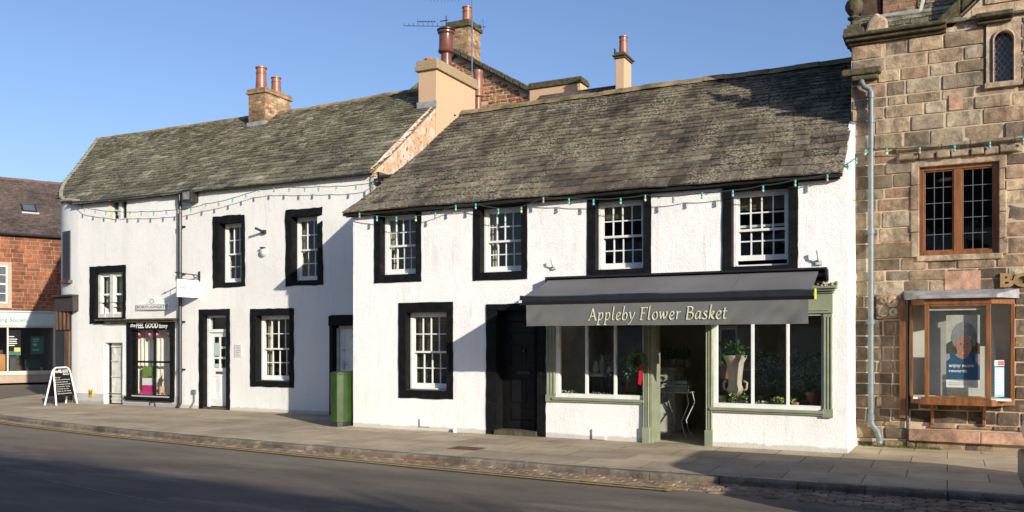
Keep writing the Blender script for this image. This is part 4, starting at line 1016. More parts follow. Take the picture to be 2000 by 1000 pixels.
# white half-glazed door
l, r, b, t = hd; dv = VL+.14
zt = W(423, 646, VL)[1]
f = MB(); f.box(l, l+.07, dv-.03, dv+.08, .05, t); f.box(r-.05, r, dv-.03, dv+.08, .05, t); f.box(l+.07, r-.05, dv-.03, dv+.08, t-.05, t); f.box(l+.07, r-.05, dv-.04, dv+.08, zt-.04, zt+.04); fr = f.build('door', M['wpaint'], H2)
g = MB(); g.box(l+.07, r-.05, dv+.03, dv+.034, zt+.04, t-.05); g.build('fanlight', M['glass'], fr)
f = MB(); L_, R__ = l+.08, r-.06; z2 = 1.02
f.box(L_, L_+.10, dv, dv+.045, .07, zt-.05); f.box(R__-.10, R__, dv, dv+.045, .07, zt-.05); f.box(L_+.1, R__-.1, dv+.001, dv+.044, z2-.22, z2); f.box(L_+.1, R__-.1, dv+.001, dv+.044, zt-.15, zt-.05); f.box(L_+.1, R__-.1, dv+.001, dv+.044, .07, .26); f.box((L_+R__)/2-.045, (L_+R__)/2+.045, dv+.002, dv+.043, .26, z2-.22)
f.box(L_+.1, R__-.1, dv+.02, dv+.03, .2, z2-.1)
f.box((L_+R__)/2-.02, (L_+R__)/2+.02, dv+.004, dv+.04, z2, zt-.15)
for i in (1, 2): z = lerp(z2, zt-.15, i/3); f.box(L_+.1, R__-.1, dv+.005, dv+.04, z-.036, z+.018)
lf = f.build('door_leaf', M['wpaint'], fr)
g = MB(); g.box(L_+.1, R__-.1, dv+.02, dv+.024, z2, zt-.15); g.build('glass', M['glass'], fr)
g = MB(); g.box((L_+R__)/2-.11, (L_+R__)/2+.11, dv-.012, dv-.001, z2-.15, z2-.09); g.build('letterbox', M['chrome'], fr)
g = MB(); g.box(L_+.12, L_+.32, dv-.004, dv+.003, z2+.30, z2+.62); g.build('notice', M['palegreen'], fr); g = MB(); g.box(L_+.14, L_+.36, dv+.012, dv+.018, z2+.01, z2+.1); g.build('sticker', M['palegreen'], fr)
s = MB(); ro = rect(389, 604, 449.4, 800, VL); ring(s, (ro[0], ro[1], -.03, ro[3]), (l, r, -.03, t), VL-.016, VL+.03, .008); reveal(s, (l, r, -.02, t), VL-.016, dv+.02); s.build('surround', M['black'], fr)
g = MB(); g.box(l, r, VL-.02, dv-.03, -.02, .05); g.build('doorstep', M['mossy'], H2)
# number 9 door
l, r, b, t = h9; dv = VL+.16
f = MB(); f.box(l+.07, r, dv, dv+.05, .05, t-.06); d9 = f.build('door', M['wpaint'], H2)
f = MB(); f.box(l, l+.065, dv-.04, dv+.06, 0, t); f.box(l, r, dv-.04, dv+.06, t-.055, t); f.build('door_frame', M['wdull'], d9)
f = MB(); f.box(l+.22, r-.3, dv-.008, dv-.001, .3, .9); f.box(l+.2, l+.212, dv-.005, dv-.0, .2, t-.2); f.build('moulding', M['wdull'], d9)
x, z = W(662, 712, VL); f = MB(); f.box(x-.0, x+.05, dv-.02, dv-.001, z-.1, z+.08); f.tube([(x+.03, dv-.05, z), (x+.14, dv-.05, z)], .012, 6); f.tube([(x+.03, dv-.05, z), (x+.03, dv, z)], .012, 6); f.build('handle', M['chrome'], d9)
x, z = W(663, 684, VL); f = MB(); f.box(x-.02, x+.02, dv-.014, dv-.001, z-.02, z+.02); f.build('lock', M['chrome'], d9)
x, z = W(680, 664, VL); textmesh('numeral', '9', M['dletter'], d9, (x, dv-.004, z), (1,0,0), (0,0,1), .10, .14, bold=.02)
s = MB(); lt = rect(642.5, 614.7, 735, 636, VL); m_x = lt[1]
s.box(lt[0], m_x, VL-.03, VL+.05, t-.0, lt[3]-.02); s.box(lt[0]+.05, m_x, VL-.026, VL+.05, lt[3]-.021, lt[3]); s.box(lt[0]+.02, l, VL-.022, VL+.14, -.03, t+.02); s.build('surround', M['black'], d9, bevel=.012)
# low service door with a rounded white splay
l, r, b, t = hlow; vd = VL+.15; xd = U(219.5, vd); xs_ = U(214.5, vd)
m = MB(); n = 8; vs = []
for i in range(n+1):
    a = i/n*1.5708; x = lerp(l, xs_, math.sin(a)); y = lerp(VL-.01, vd+.03, 1-math.cos(a)); vs += [(x, y, -.05), (x, y, t)]
m.add(vs, [(2*i, 2*i+2, 2*i+3, 2*i+1) for i in range(n)]); m.quad((l, VL-.01, t), (r, VL-.01, t), (r, vd+.05, t-.02), (l, vd+.05, t-.02)); m.quad((r, VL-.01, t), (r, VL-.01, -.05), (r, vd, -.05), (r, vd, t)); m.build('splayed_reveal', M['white_old'], H2, smooth=True)
m = MB(); m.box(xd, r, vd-.02, vd+.02, .03, t-.01)
ld = m.build('service_door', M['wdull'], H2)
m = MB()
for z in (.12, .72, 1.14, t-.12): m = MB(); m.box(xd+.01, r-.01, vd-.05, vd-.021, z, z+.03); m.build('strap', M['wdull'], ld)
m = MB(); m.box(xd+.06, xd+.14, vd-.04, vd-.022, t-.30, t-.16); m.build('grille', M['wdull'], ld)
m = MB(); m.box(xs_-.01, xd-.0, vd-.02, vd+.02, 0, t); m.box(xs_-.05, r, vd+.03, vd+.04, 0, t); m.build('jamb', M['black'], ld)
# the small shop window
l, r, b, t = hfg; o_ = rect(250, 628, 342, 781, VL); vf = VL+.05
f = MB(); f.box(o_[0], l+.03, VL-.05, VL+.03, b-.04, o_[3]); f.box(r-.03, o_[1], VL-.05, VL+.03, b-.04, o_[3])
P0 = W(265, 645, VL); P1 = W(333, 645, VL); zt = P0[1]; zb = W(298, 771, VL)[1]
f.box(l+.03, r-.03, VL-.045, VL+.03, zt, o_[3]); f.box(l+.03, P0[0], vf-.03, vf+.03, b-.04, zt); f.box(P1[0], r-.03, vf-.03, vf+.03, b-.04, zt); f.box(l+.03, r-.03, vf-.03, vf+.03, b-.04, zb)
mx_ = U(299, VL); zm = W(298, 707, VL)[1]; f.box(mx_-.025, mx_+.025, vf-.028, vf+.028, zb, zt); f.box(P0[0], P1[0], vf-.026, vf+.026, zm-.025, zm+.025)
f.box(o_[0]-.04, o_[1]+.03, VL-.10, VL-.051, b-.10, b-.03); f.box(o_[0], o_[1], VL-.09, VL-.02, b-.13, b-.10)
sw = f.build('shop_window', M['black'], H2, bevel=.004)
f = MB(); hx0, hx1 = U(196, VL), U(350, VL); f.box(hx0, hx1, VL-.18, VL-.01, o_[3]+.03, o_[3]+.075); f.box(hx0+.3, hx1-.04, VL-.13, VL-.01, o_[3]-.02, o_[3]+.03); f.build('hood', M['mossy'], sw, bevel=.008)
g = MB(); g.quad((P0[0],vf,zb),(P1[0],vf,zb),(P1[0],vf,zt),(P0[0],vf,zt)); g.build('glass', M['shopglass'], sw)
ty = W(297, 641, VL)[1]
textmesh('lettering', 'the', M['wletter'], sw, (U(258, VL), VL-.05, ty+.03), (1,0,0), (0,0,1), U(268,VL)-U(258,VL), .10, shear=.3, bold=.02)
textmesh('lettering', 'FEEL GOOD', M['wletter'], sw, (U(269, VL), VL-.05, ty), (1,0,0), (0,0,1), U(312,VL)-U(269,VL), .15, shear=.15, bold=.035)
textmesh('lettering', 'factory', M['wletter'], sw, (U(313.5, VL), VL-.05, ty-.03), (1,0,0), (0,0,1), U(331,VL)-U(313.5,VL), .14, shear=.35, bold=.02)
# net curtains and paper hearts inside
c = MB(); k = 60; vs = []
for i in range(k+1):
    x = lerp(U(248, vf+.26), U(345, vf+.26), i/k); vs += [(x, vf+.26+.02*math.sin(i*1.3), zb-.1), (x, vf+.26+.02*math.sin(i*1.3), zt+.3)]
c.add(vs, [(2*i, 2*i+2, 2*i+3, 2*i+1) for i in range(k)]); c.build('net_curtain', mat('net_curtain', (.86, .82, .72), (.66, .62, .54), 5, .9, stretch=(5, 5, .6)), sw)
# timber shopfront round the corner
m = MB(); C0, C1, C2 = Vector((-21.18, 15.76)), Vector((-22.1, 15.88)), Vector((-23.0, 16.65))
for A, B in ((C0, C1), (C1, C2)):
    m.prism([(A.x, A.y, 2.50), (B.x, B.y, 2.50), (B.x+.0, B.y+.25, 2.50), (A.x, A.y+.25, 2.50)], (0, 0, .40)); m.prism([(A.x+.02, A.y-.07, 2.90), (B.x-.05, B.y-.07, 2.90), (B.x, B.y+.25, 2.90), (A.x, A.y+.25, 2.90)], (0, 0, .05))
sf = m.build('corner_shopfront', mat('dark_fascia_wood', (.055, .043, .037), (.035, .027, .024), 5, .7), H2)
m = MB()
for A, B, w_ in (((-21.45, 15.90), (-22.2, 15.98), 1), ((-22.2, 15.98), (-23.2, 16.9), 1)):
    m.prism([(A[0], A[1], -.02), (B[0], B[1], -.02), (B[0], B[1]+.03, -.02), (A[0], A[1]+.03, -.02)], (0, 0, 2.52))
m.build('side_panel', M['iron'], sf)
m = MB(); m.prism([(-21.46, 15.84, 0), (-21.66, 15.86, 0), (-21.66, 15.91, 0), (-21.46, 15.91, 0)], (0, 0, 1.95))
for k_ in range(4): x = -21.5-k_*.16; m.prism([(x, 15.85, 2.0), (x-.05, 15.85, 2.0), (x-.05, 15.9, 2.0), (x, 15.9, 2.0)], (0, 0, .5))
m.build('post', M['old_wood'], sf)
# meter pipe, lamps
x = U(381, VL); g = MB(); g.tube([(x, VL-.03, .38), (x, VL-.03, .18), (x-.09, VL-.04, .05), (x-.11, VL-.05, -.02)], .02, 8); g.box(x-.06, x+.05, VL-.06, VL-.01, .36, .47); g.build('service_pipe', M['greypipe'], H2)
x, z = W(300, 788, VL); g = MB(); g.tube([(x-.08, VL-.05, z-.04), (x-.08, VL-.05, z+.03), (x+.10, VL-.05, z+.05), (x+.12, VL-.05, z-.08)], .012, 6); g.build('small_pipe', M['iron'], H2)
x, z = W(517, 453, VL); g = MB(); g.box(x-.05, x+.06, VL-.07, VL-.005, z-.05, z+.04); g.tube([(x, VL-.05, z), (x-.03, VL-.28, z+.06)], .03, 8); g.build('spotlight', M['iron'], H2, bevel=.004)
x, z = W(516, 493, VL); g = MB(); g.lathe([(.0,0),(.07,.01),(.10,.04),(.10,.08),(.02,.09)], (0,0,0), 18); g.v = [(x+p[0], VL-.09+p[2], z+p[1]*1.05) for p in g.v]; wl2 = g.build('bulkhead_lamp', M['wdull'], H2, smooth=True)
g = MB(); g.box(x-.04, x+.05, VL-.11, VL-.0, z+.09, z+.12); g.build('lamp_hood', M['iron'], wl2)
# ================================================================== the stone building (right)
H3 = thing('stone_building', 'old coursed sandstone building with leaded windows and a brown wooden bay window', 'building', (2.5, VS+2, 0))
def Q(l, t, r, b): return rect(l, t, r, b, VS)
x0, x1 = -1.40, 5.2
w1 = Q(1795.5, 321, 1951, 497)
wa = Q(1926, 38, 1994, 163)
bay = Q(1757, 577, 1984, 792)
zc = W(1660, 92, VS)[1]; zstr = W(1800, 290, VS)[1]; zpl = W(1900, 834, VS)[1]
wpo = Q(1786, 308, 1962, 500)
zslab1 = .30; zslab0 = .12
gx0 = U(1832, VS); gx1 = 4.6; gz = zc+.02; gm = (gx0+gx1)/2; gt = gz+(gm-gx0)*.88
inG = lambda x, z: z <= zc+.001 or (x > gx0 and z < gz+(x-gx0)*.88-.05 and z < gz+(gx1-x)*.88-.05)
up = MB(); masonry(up, x0, x1, bay[3]+.02, zc, VS-.012, [wpo, wa, (wa[1]+.10, wa[1]+.65, wa[2], wa[3])], .16, .27, .22, .54)
ub = MB(); masonry(ub, gx0, gx1, zc, gt, VS-.012, [(wa[0], wa[1], wa[2], wa[3]), (wa[1]+.10, wa[1]+.65, wa[2], wa[3])], .20, .30, .35, .7, clip=inG)
lo = MB(); masonry(lo, x0, x1, .40, bay[3]+.02, VS-.012, [(bay[0]+.02, bay[1]-.02, bay[2]+.12, bay[3]+.3)], .17, .25, .16, .42, uneven=.006)
rb = MB(); masonry(rb, x0, x1, -.05, .40, VS-.012, [(U(1775, VS), x1, zslab0, zslab1+.02)], .11, .2, .2, .6, uneven=.012, ch=.03, jit=.03)
wl3 = MB()
for a_, b__, c_, d_ in ((x0, w1[0], -.1, zc), (w1[1], x1, -.1, zc), (w1[0], w1[1], -.1, w1[2]), (w1[0], w1[1], w1[3], zc)):
    hs = [(bay[0]+.08, bay[1]-.08, bay[2]+.15, bay[3]-.02), wa]
    facade(wl3, a_, b__, c_, d_, VS, hs, amp=.003)
wl3.add([(gx0, VS+.004, zc-.1), (gx1, VS+.004, zc-.1), (gm, VS+.004, gt)], [(0, 1, 2)])
wl3.quad((x0, VS, -.1), (x0, VS, zc), (x0, VS+7, zc), (x0, VS+7, -.1)); wl3.quad((x1, VS, -.1), (x1, VS+7, -.1), (x1, VS+7, zc), (x1, VS, zc)); wl3.quad((x0, VS+7, 0), (x1, VS+7, 0), (x1, VS+7, zc), (x0, VS+7, zc))
wall3 = wl3.build('wall', M['mortar'], H3)
up.v += ub.v and []
up.build('upper_masonry', M['stone'], wall3); ub.build('gable_masonry', M['stone'], wall3); lo.build('lower_masonry', M['stone_low'], wall3); rb.build('footing_stones', M['stone'], wall3)
m = MB(); sl_ = U(1775, VS); m.box(sl_, sl_+1.0, VS-.10, VS-.0, zslab0, zslab1); m.box(sl_+1.006, sl_+2.2, VS-.10, VS, zslab0, zslab1-.005); m.build('plinth_slab', M['pink'], wall3, bevel=.012)
# patches of new pink stone
m = MB()
for l, t, r, b in ((1725, 472, 1790, 499), (1845, 529, 1915, 566), (1853, 185, 1880, 215)):
    q = Q(l, t, r, b); m = MB(); m.box(q[0], q[1], VS-.022, VS-.005, q[2], q[3]); m.build('pink_stone', M['pink'], wall3, bevel=.004)
# interior
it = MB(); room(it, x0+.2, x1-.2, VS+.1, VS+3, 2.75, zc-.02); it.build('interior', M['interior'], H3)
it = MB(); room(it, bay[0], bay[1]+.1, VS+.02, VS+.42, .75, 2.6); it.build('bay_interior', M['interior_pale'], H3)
# dressings round the first-floor window, hood and string course
m = MB(); d = .10
zz = wpo[2]
for side in (0, 1):
    z = wpo[2]
    while z < wpo[3]-.05:
        h = min(rnd(.2, .5), wpo[3]-z); wd = rnd(.08, .14)
        if side == 0: m.box(wpo[0]-wd+.08, w1[0]-.0, VS-.03-rnd(0,.008), VS+.12, z+.004, z+h-.004)
        else: m.box(w1[1], wpo[1]+wd-.08, VS-.03-rnd(0,.008), VS+.12, z+.004, z+h-.004)
        z += h
m.box(wpo[0], wpo[1], VS-.035, VS+.12, w1[3]+.0, wpo[3]+.02); m.box(w1[0]-.04, w1[1]+.05, VS-.05, VS+.12, w1[2]-.09, w1[2]-.001)
m.build('window_dressing', M['dressing'], wall3, bevel=.014)
m = MB(); sx0 = W(1750, 290, VS)[0]; u = sx0
while u < x1:
    e = u+rnd(.35, .8); m.prism([(u+.004, VS-.012, zstr-.06), (u+.004, VS-.08, zstr-.01), (u+.004, VS-.07, zstr+.035), (u+.004, VS-.0, zstr+.06)], (e-u-.006, 0, rnd(-.004, .004))); u = e
m.build('string_course', M['stone'], wall3, bevel=.01)
m = MB(); u = w1[0]-.30
for _ in range(7):
    e = u+rnd(.14, .3); m.box(u, e-.01, VS-.09-rnd(0,.04), VS-.01, zstr-.17-rnd(0,.03), zstr-.085); u = e
m.build('eroded_hood', M['dressing'], wall3, bevel=.02)
# leaded casements in brown frame
l, r, b, t = w1; vf = VS+.07
f = MB(); fw = .065; mx_ = (U(1863, VS)+U(1879, VS))/2
f.box(l, l+fw, vf-.04, vf+.06, b, t); f.box(r-fw, r, vf-.04, vf+.06, b, t); f.box(l+fw, r-fw, vf-.038, vf+.058, t-fw*.9, t); f.box(l+fw, r-fw, vf-.045, vf+.058, b, b+fw); f.box(mx_-.055, mx_+.055, vf-.03, vf+.055, b+fw, t-fw*.9)
for a_, c_ in ((l+fw, mx_-.055), (mx_+.055, r-fw)):
    f.box(a_, a_+.022, vf-.016, vf+.03, b+fw, t-fw*.9); f.box(c_-.022, c_, vf-.016, vf+.03, b+fw, t-fw*.9); f.box(a_, c_, vf-.017, vf+.03, t-fw*.9-.022, t-fw*.9); f.box(a_, c_, vf-.017, vf+.03, b+fw, b+fw+.022)
w3 = f.build('casement_window', M['brown_wood'], H3, bevel=.003)
for a_, c_ in ((l+fw+.022, mx_-.077), (mx_+.077, r-fw-.022)):
    g = MB(); zb, zt = b+fw+.022, t-fw*.9-.022
    for i in (1, 2): x = lerp(a_, c_, i/3); g.box(x-.004, x+.004, vf-.004, vf+.006, zb, zt)
    for i in range(1, 5): z = lerp(zb, zt, i/5); g.box(a_, c_, vf-.003, vf+.005, z-.0035, z+.0035)
    g.build('lead_cames', mat('dull_lead', (.16,.17,.18)), w3)
    g = MB(); g.quad((a_,vf+.002,zb),(c_,vf+.002,zb),(c_,vf+.002,zt),(a_,vf+.002,zt)); g.build('glass', M['glass'], w3)
# arched lancet
def lancet(l, r, b, t):
    il, ir = l+.10, r-.10; ib = b+.02; sp = t-.32; ra = (ir-il)/2; cx = (il+ir)/2
    arc = [(cx-ra*math.cos(a*math.pi/16), sp+ra*1.06*math.sin(a*math.pi/16)) for a in range(17)]
    inn = [(il, ib)]+arc+[(ir, ib)]; m = MB(); out = [(l, ib)]
    for (x, z) in arc:
        a = math.atan2(z-sp, x-cx); s_ = min((r-cx)/max(abs(math.cos(a)), 1e-3), (t-sp)/max(abs(math.sin(a)), 1e-3)) if z > sp+.001 else r-cx
        out.append((cx+math.cos(a)*s_, sp+math.sin(a)*s_))
    out.append((r, ib)); k = len(inn)
    vs = [(x, VS-.045, z) for x, z in out]+[(x, VS-.03, z) for x, z in inn]+[(x, VS+.10, z) for x, z in inn]
    m.add(vs, [(i, i+1, k+i+1, k+i) for i in range(k-1)]+[(k+i, k+i+1, 2*k+i+1, 2*k+i) for i in range(k-1)])
    # roll moulding
    m.tube([(x*1.0+(cx-x)*-.06, VS-.05, z+(z-sp)*.05 if z > sp else z) for x, z in inn], .018, 6)
    m.box(l-.02, r+.02, VS-.07, VS+.1, b-.06, ib-.001)
    o = m.build('lancet_window', M['dressing'], H3)
    g = MB(); g.add([(x, VS+.08, z) for x, z in inn], [tuple(range(k))]); g.build('glass', mat('lancet_pane', (.05,.06,.075), (.035,.04,.05), 5, .15), o)
    g = MB()
    for s_ in (1, -1):
        for q in range(-9, 12):
            pts_ = []
            for i in range(41):
                x = lerp(il, ir, i/40); z = ib+q*.115+s_*(x-il)*1.45+(0 if s_ > 0 else .35)
                top = sp+ra*1.06*math.sqrt(max(0, 1-((x-cx)/ra)**2)) if True else 0
                if ib < z < top-.005: pts_.append((x, VS+.074, z))
            if len(pts_) > 2: g.tube([pts_[0], pts_[-1]], .0045, 4)
    g.build('lead_lattice', M['lead'], o)
lancet(*wa); lancet(wa[1]+.10, wa[1]+.65, wa[2], wa[3])
hm = Q(1905, 22, 1978, 44); m = MB(); m.prism([(hm[0], VS-.02, hm[2]), (hm[0], VS-.16, hm[2]+.06), (hm[0], VS-.16, hm[2]+.12), (hm[0], VS-.02, hm[2]+.17)], (hm[1]-hm[0], 0, 0)); m.box(hm[0]+.02, hm[1]-.02, VS-.12, VS-.01, hm[2]-.03, hm[2]-.002); m.build('hood_mould', M['mossy'], wall3, bevel=.01)
# cornice over the left part, gutter spout, coping of the gable
m = MB(); cx1 = gx0+.12; u = x0-.06
m.box(x0-.05, cx1, VS-.06, VS+.3, zc-.0, zc+.05); m.box(x0-.09, cx1, VS-.13, VS+.3, zc+.05, zc+.11); m.box(x0-.12, cx1, VS-.19, VS+.3, zc+.11, zc+.17)
m.build('cornice', M['mossy'], H3, bevel=.02)
m = MB()
for s_, xa, xb in ((1, gx0-.02, gm), (-1, gx1, gm)):
    n = 7
    for i in range(n):
        p, q = lerp(xa, xb, i/n), lerp(xa, xb, (i+1)/n-.003); zp, zq = gz+abs(p-xa)*.88, gz+abs(q-xa)*.88
        m.prism([(p, VS-.13, zp+.02), (q, VS-.13, zq+.02), (q, VS-.13, zq+.19), (p, VS-.13, zp+.19)], (0, .38, 0))
m.build('gable_coping', M['mossy'], H3, bevel=.03)
m = MB(); p_ = W(1683, 148, VS); m.box(p_[0]-.30, p_[0]+.30, VS-.16, VS-.0, p_[1]-.02, p_[1]+.09); m.box(p_[0]-.16, p_[0]+.26, VS-.13, VS, p_[1]-.10, p_[1]-.021); m.build('spout_stone', M['mossy'], H3, bevel=.03)
q = Q(1712, 575, 1760, 622); m = MB(); m.box(q[0], q[1], VS-.05, VS-.0, q[2], q[3])
for cx_, cz_, r_ in ((.3, .3, .09), (.68, .68, .09), (.72, .25, .07), (.28, .74, .06)):
    X, Z = lerp(q[0], q[1], cx_), lerp(q[2], q[3], cz_); k0 = len(m.v); m.lathe([(r_, 0), (r_*1.02, .03), (r_*.6, .05), (r_*.2, .03)], (0,0,0), 14); m.v[k0:] = [(X+a_[0], VS-.045-a_[2], Z+a_[1]) for a_ in m.v[k0:]]
m.build('carved_stone', M['stone'], wall3, bevel=.006)
# roof behind the cornice
rf = MB(); rx1 = gx0+1.7
slates(rf, lambda s: x0, lambda s: rx1, VS-.02, zc+.15, 1.0, 3.3, .16, .12, .28, .2, lambda u, s: 0, th=.016)
rf.prism([(x0, VS+3.2, zc+3.4), (x0, VS+7, zc-.1), (x0, VS+7, zc-.2), (x0, VS+3.2, zc+3.3)], (x1-x0, 0, 0))
rf.prism([(x0, VS, zc+.1), (x0, VS+3.2, zc+3.38), (x0, VS+7, zc-.1)], (.03, 0, 0))
rf.prism([(gx0-.1, VS+.05, gz-.1), (gm, VS+.05, gt), (gx1+.1, VS+.05, gz-.1)], (0, 3.0, 0))
rf.build('roof', M['slate_g'], H3)
bx0, bx1 = W(1724, 45, VS+.35)[0], W(1792, 45, VS+.35)[0]
s3 = stack('chimney', H3, bx0, bx1, VS+.35, VS+1.3, zc+.3, zc+2.9, M['brick'], ((.05, 0, .1),), M['brick'], True, lead=.10)
m = MB(); a_ = VS+.40; m.box(bx0-.34, bx0-.03, a_, a_+.7, zc+.2, zc+3.0); m.build('dark_stack', mat('sooty_stack', (.045, .03, .022), (.09, .05, .035), 5, .9, .02, 14), H3)
m = MB(); m.prism([(bx1+.03, VS+.30, zc+.42), (bx1+.20, VS+.30, zc+1.0), (bx1+.13, VS+.30, zc+1.0), (bx1+.0, VS+.30, zc+.42)], (0, .06, 0)); m.build('flashing', M['wdull'], s3)
m = MB(); X, Z = W(1708, 62, VS)
m.prism([(X-.16, VS+.02, zc+.17), (X+.22, VS+.02, zc+.17), (X+.18, VS+.02, zc+.40), (X+.02, VS+.02, zc+.52), (X-.10, VS+.02, zc+.38)], (0, .25, 0)); m.build('loose_stone', M['dressing'], H3, bevel=.04)
fx = U(1668, VS); m = MB(); zf = zc+.17
m.box(fx-.15, fx+.15, VS-.15, VS+.15, zf, zf+.09); m.box(fx-.10, fx+.10, VS-.10, VS+.10, zf+.09, zf+.16); m.lathe([(.07,.16),(.05,.24),(.10,.28),(.10,.30),(.055,.32),(.09,.36),(.135,.44),(.14,.50),(.11,.57),(.06,.61),(.05,.63),(.06,.66),(.035,.72),(.03,.76),(.045,.79),(.03,.84),(.0,.87)], (fx, VS, zf), 18)
m.build('finial', M['mossy'], H3, smooth=True)
# grey rainwater pipe
px_ = U(1706, VS)-.03; y = VS-.10; g = MB(); zt = W(1690, 152, VS)[1]
g.tube([(px_-.14, y+.04, zt-.02), (px_-.14, y, zt-.10), (px_-.10, y, zt-.17), (px_-.02, y, zt-.22), (px_, y, zt-.30), (px_, y, .42), (px_+.02, y, .34), (px_+.10, y-.02, .24), (px_+.13, y-.03, .14), (px_+.13, y-.05, .05)], .042, 12)
for z in (.42, 1.95, 3.4, 5.2, 5.6): g.tube([(px_, y, z), (px_, y, z+.09)], .053, 12)
for z in (1.97, 3.42): g.box(px_-.09, px_+.09, VS-.05, VS-.01, z, z+.05)
g.tube([(px_+.13, y-.03, .06), (px_+.13, y-.03, .16)], .052, 12); g.build('drainpipe', M['greypipe'], H3, smooth=True)
m = MB(); px2 = U(1773, VS); m.tube([(px2, VS-.05, bay[3]-.05), (px2, VS-.05, .02)], .022, 8); m.build('cable_pipe', M['iron'], H3)
q = Q(1757, 588, 1769, 816); m = MB(); m.box(q[0], q[1], VS-.06, VS-.0, q[2], q[3]); m.build('side_board', M['brown_wood'], H3, bevel=.006)
# bay window
VB = VS-.38; fl, fr_ = U(1806, VB), U(1935, VB); wl0, wr0 = U(1778, VS), U(1980, VS)
bz0_, bz1_ = W(1870, 779, VB)[1], W(1870, 589, VB)[1]
plan = [(wl0, VS-.01), (fl, VB), (fr_, VB), (wr0, VS-.01)]
def ringplan(mb, z0, z1, e, m_=0):
    P_ = [(plan[0][0]-e*.6, plan[0][1]), (plan[1][0]-e*.5, plan[1][1]-e), (plan[2][0]+e*.5, plan[2][1]-e), (plan[3][0]+e*.6, plan[3][1])]
    mb.prism([(x, y, z0) for x, y in P_], (0, 0, z1-z0), m=m_)
m = MB(); ringplan(m, bz0_-.10, bz0_+.0, .03); ringplan(m, bz1_-.04, bz1_+.05, .02)
def post(mb, x, y, w_=.07):
    w_ *= .8; mb.box(x-w_/2, x+w_/2, y-.03, y+.05, bz0_, bz1_-.04)
post(m, fl+.03, VB+.012, .08); post(m, fr_-.03, VB+.012, .08); post(m, wl0+.02, VS-.07, .05); post(m, wr0-.02, VS-.07, .07)
m.box(fl+.07, fr_-.07, VB-.01, VB+.04, bz0_, bz0_+.03); m.box(fl+.07, fr_-.07, VB-.01, VB+.04, bz1_-.07, bz1_-.04)
by = m.build('bay_window', M['brown_wood'], H3, bevel=.005)
g = MB(); g.quad((fl, VB+.02, bz0_), (fr_, VB+.02, bz0_), (fr_, VB+.02, bz1_-.04), (fl, VB+.02, bz1_-.04)); g.quad((wl0+.02, VS-.05, bz0_), (fl, VB+.02, bz0_), (fl, VB+.02, bz1_), (wl0+.02, VS-.05, bz1_)); g.quad((fr_, VB+.02, bz0_), (wr0-.02, VS-.05, bz0_), (wr0-.02, VS-.05, bz1_), (fr_, VB+.02, bz1_)); g.build('glass', M['shopglass'], by)
m = MB(); e = .10
m.add([(wl0-.10, VS-.0, bz1_+.20), (fl-.08, VB-.10, bz1_+.10), (fr_+.08, VB-.10, bz1_+.10), (wr0+.08, VS, bz1_+.20), (wl0-.10, VS, bz1_+.051), (fl-.08, VB-.10, bz1_+.051), (fr_+.08, VB-.10, bz1_+.051), (wr0+.08, VS, bz1_+.051)], [(0,1,2,3),(1,0,4,5),(2,1,5,6),(3,2,6,7),(4,7,6,5)]); m.build('lead_roof', M['lead'], by)
m = MB(); m.box(wl0+.05, wr0-.05, VS-.34, VS+.4, bz0_-.02, bz0_+.012); m.build('window_board', M['wpaint'], by)
m = MB(); y_ = VS+.10; m.box(U(1806,y_), U(1850,y_), y_, y_+.01, .8, 2.45, m=0); m.box(U(1850,y_)+.001, U(1945,y_), y_, y_+.01, .8, W(1920,676,y_)[1], m=1); m.build('display_back', [mat('grey_panel', (.36,.36,.35)), mat('beige_panel', (.60,.58,.50))], by)
m = MB(); m.box(fl+.05, fr_-.05, VB+.06, VB+.09, bz1_-.13, bz1_-.045); m.build('pelmet', M['wdull'], by)
m = MB()
for x in (fl+.10, fr_-.08): m.prism([(x-.02, VS-.0, bz0_-.10), (x-.02, VB+.04, bz0_-.10), (x-.02, VB+.10, bz0_-.15), (x-.02, VS-.06, bz0_-.34), (x-.02, VS-.08, bz0_-.42), (x-.02, VS, bz0_-.44)], (.045, 0, 0)); m.build('bracket', M['brown_wood'], by, bevel=.004); m = MB()
# brass letters above the bay
x, z0_ = W(1953, 562, VS); z1_ = W(1953, 534, VS)[1]; hh = z1_-z0_
lt = textmesh('lettering', 'BO', M['gletter'], H3, (x, VS-.05, z0_), (1,0,0), (0,0,1), .44, hh, bold=.05, depth=.01)
so_ = lt.modifiers.new('solid', 'SOLIDIFY'); so_.thickness = .03
# moss and weeds at the wall's foot
m = MB()
for _ in range(420):
    x = rnd(U(1690, VS), U(1835, VS)) if _ % 3 else rnd(U(1745, VS), U(1810, VS)); a = rnd(0, 6.28); h = rnd(.015, .05); y = VS-rnd(.03, .13)
    m.add([(x-.006, y, 0), (x+.006, y, 0), (x+math.cos(a)*.02, y+math.sin(a)*.02, h)], [(0,1,2)])
for _ in range(140):
    x = rnd(U(1690, VS), U(1835, VS)); r_ = rnd(.01, .03); m.lathe([(r_, 0), (r_*.9, .012), (r_*.3, .02)], (x, VS-rnd(.03, .14), 0), 7, sx=1.6)
tag(m.build('moss_tufts', M['moss'], None), 'bright green moss and weeds at the foot of the stone wall', 'moss', kind='stuff')

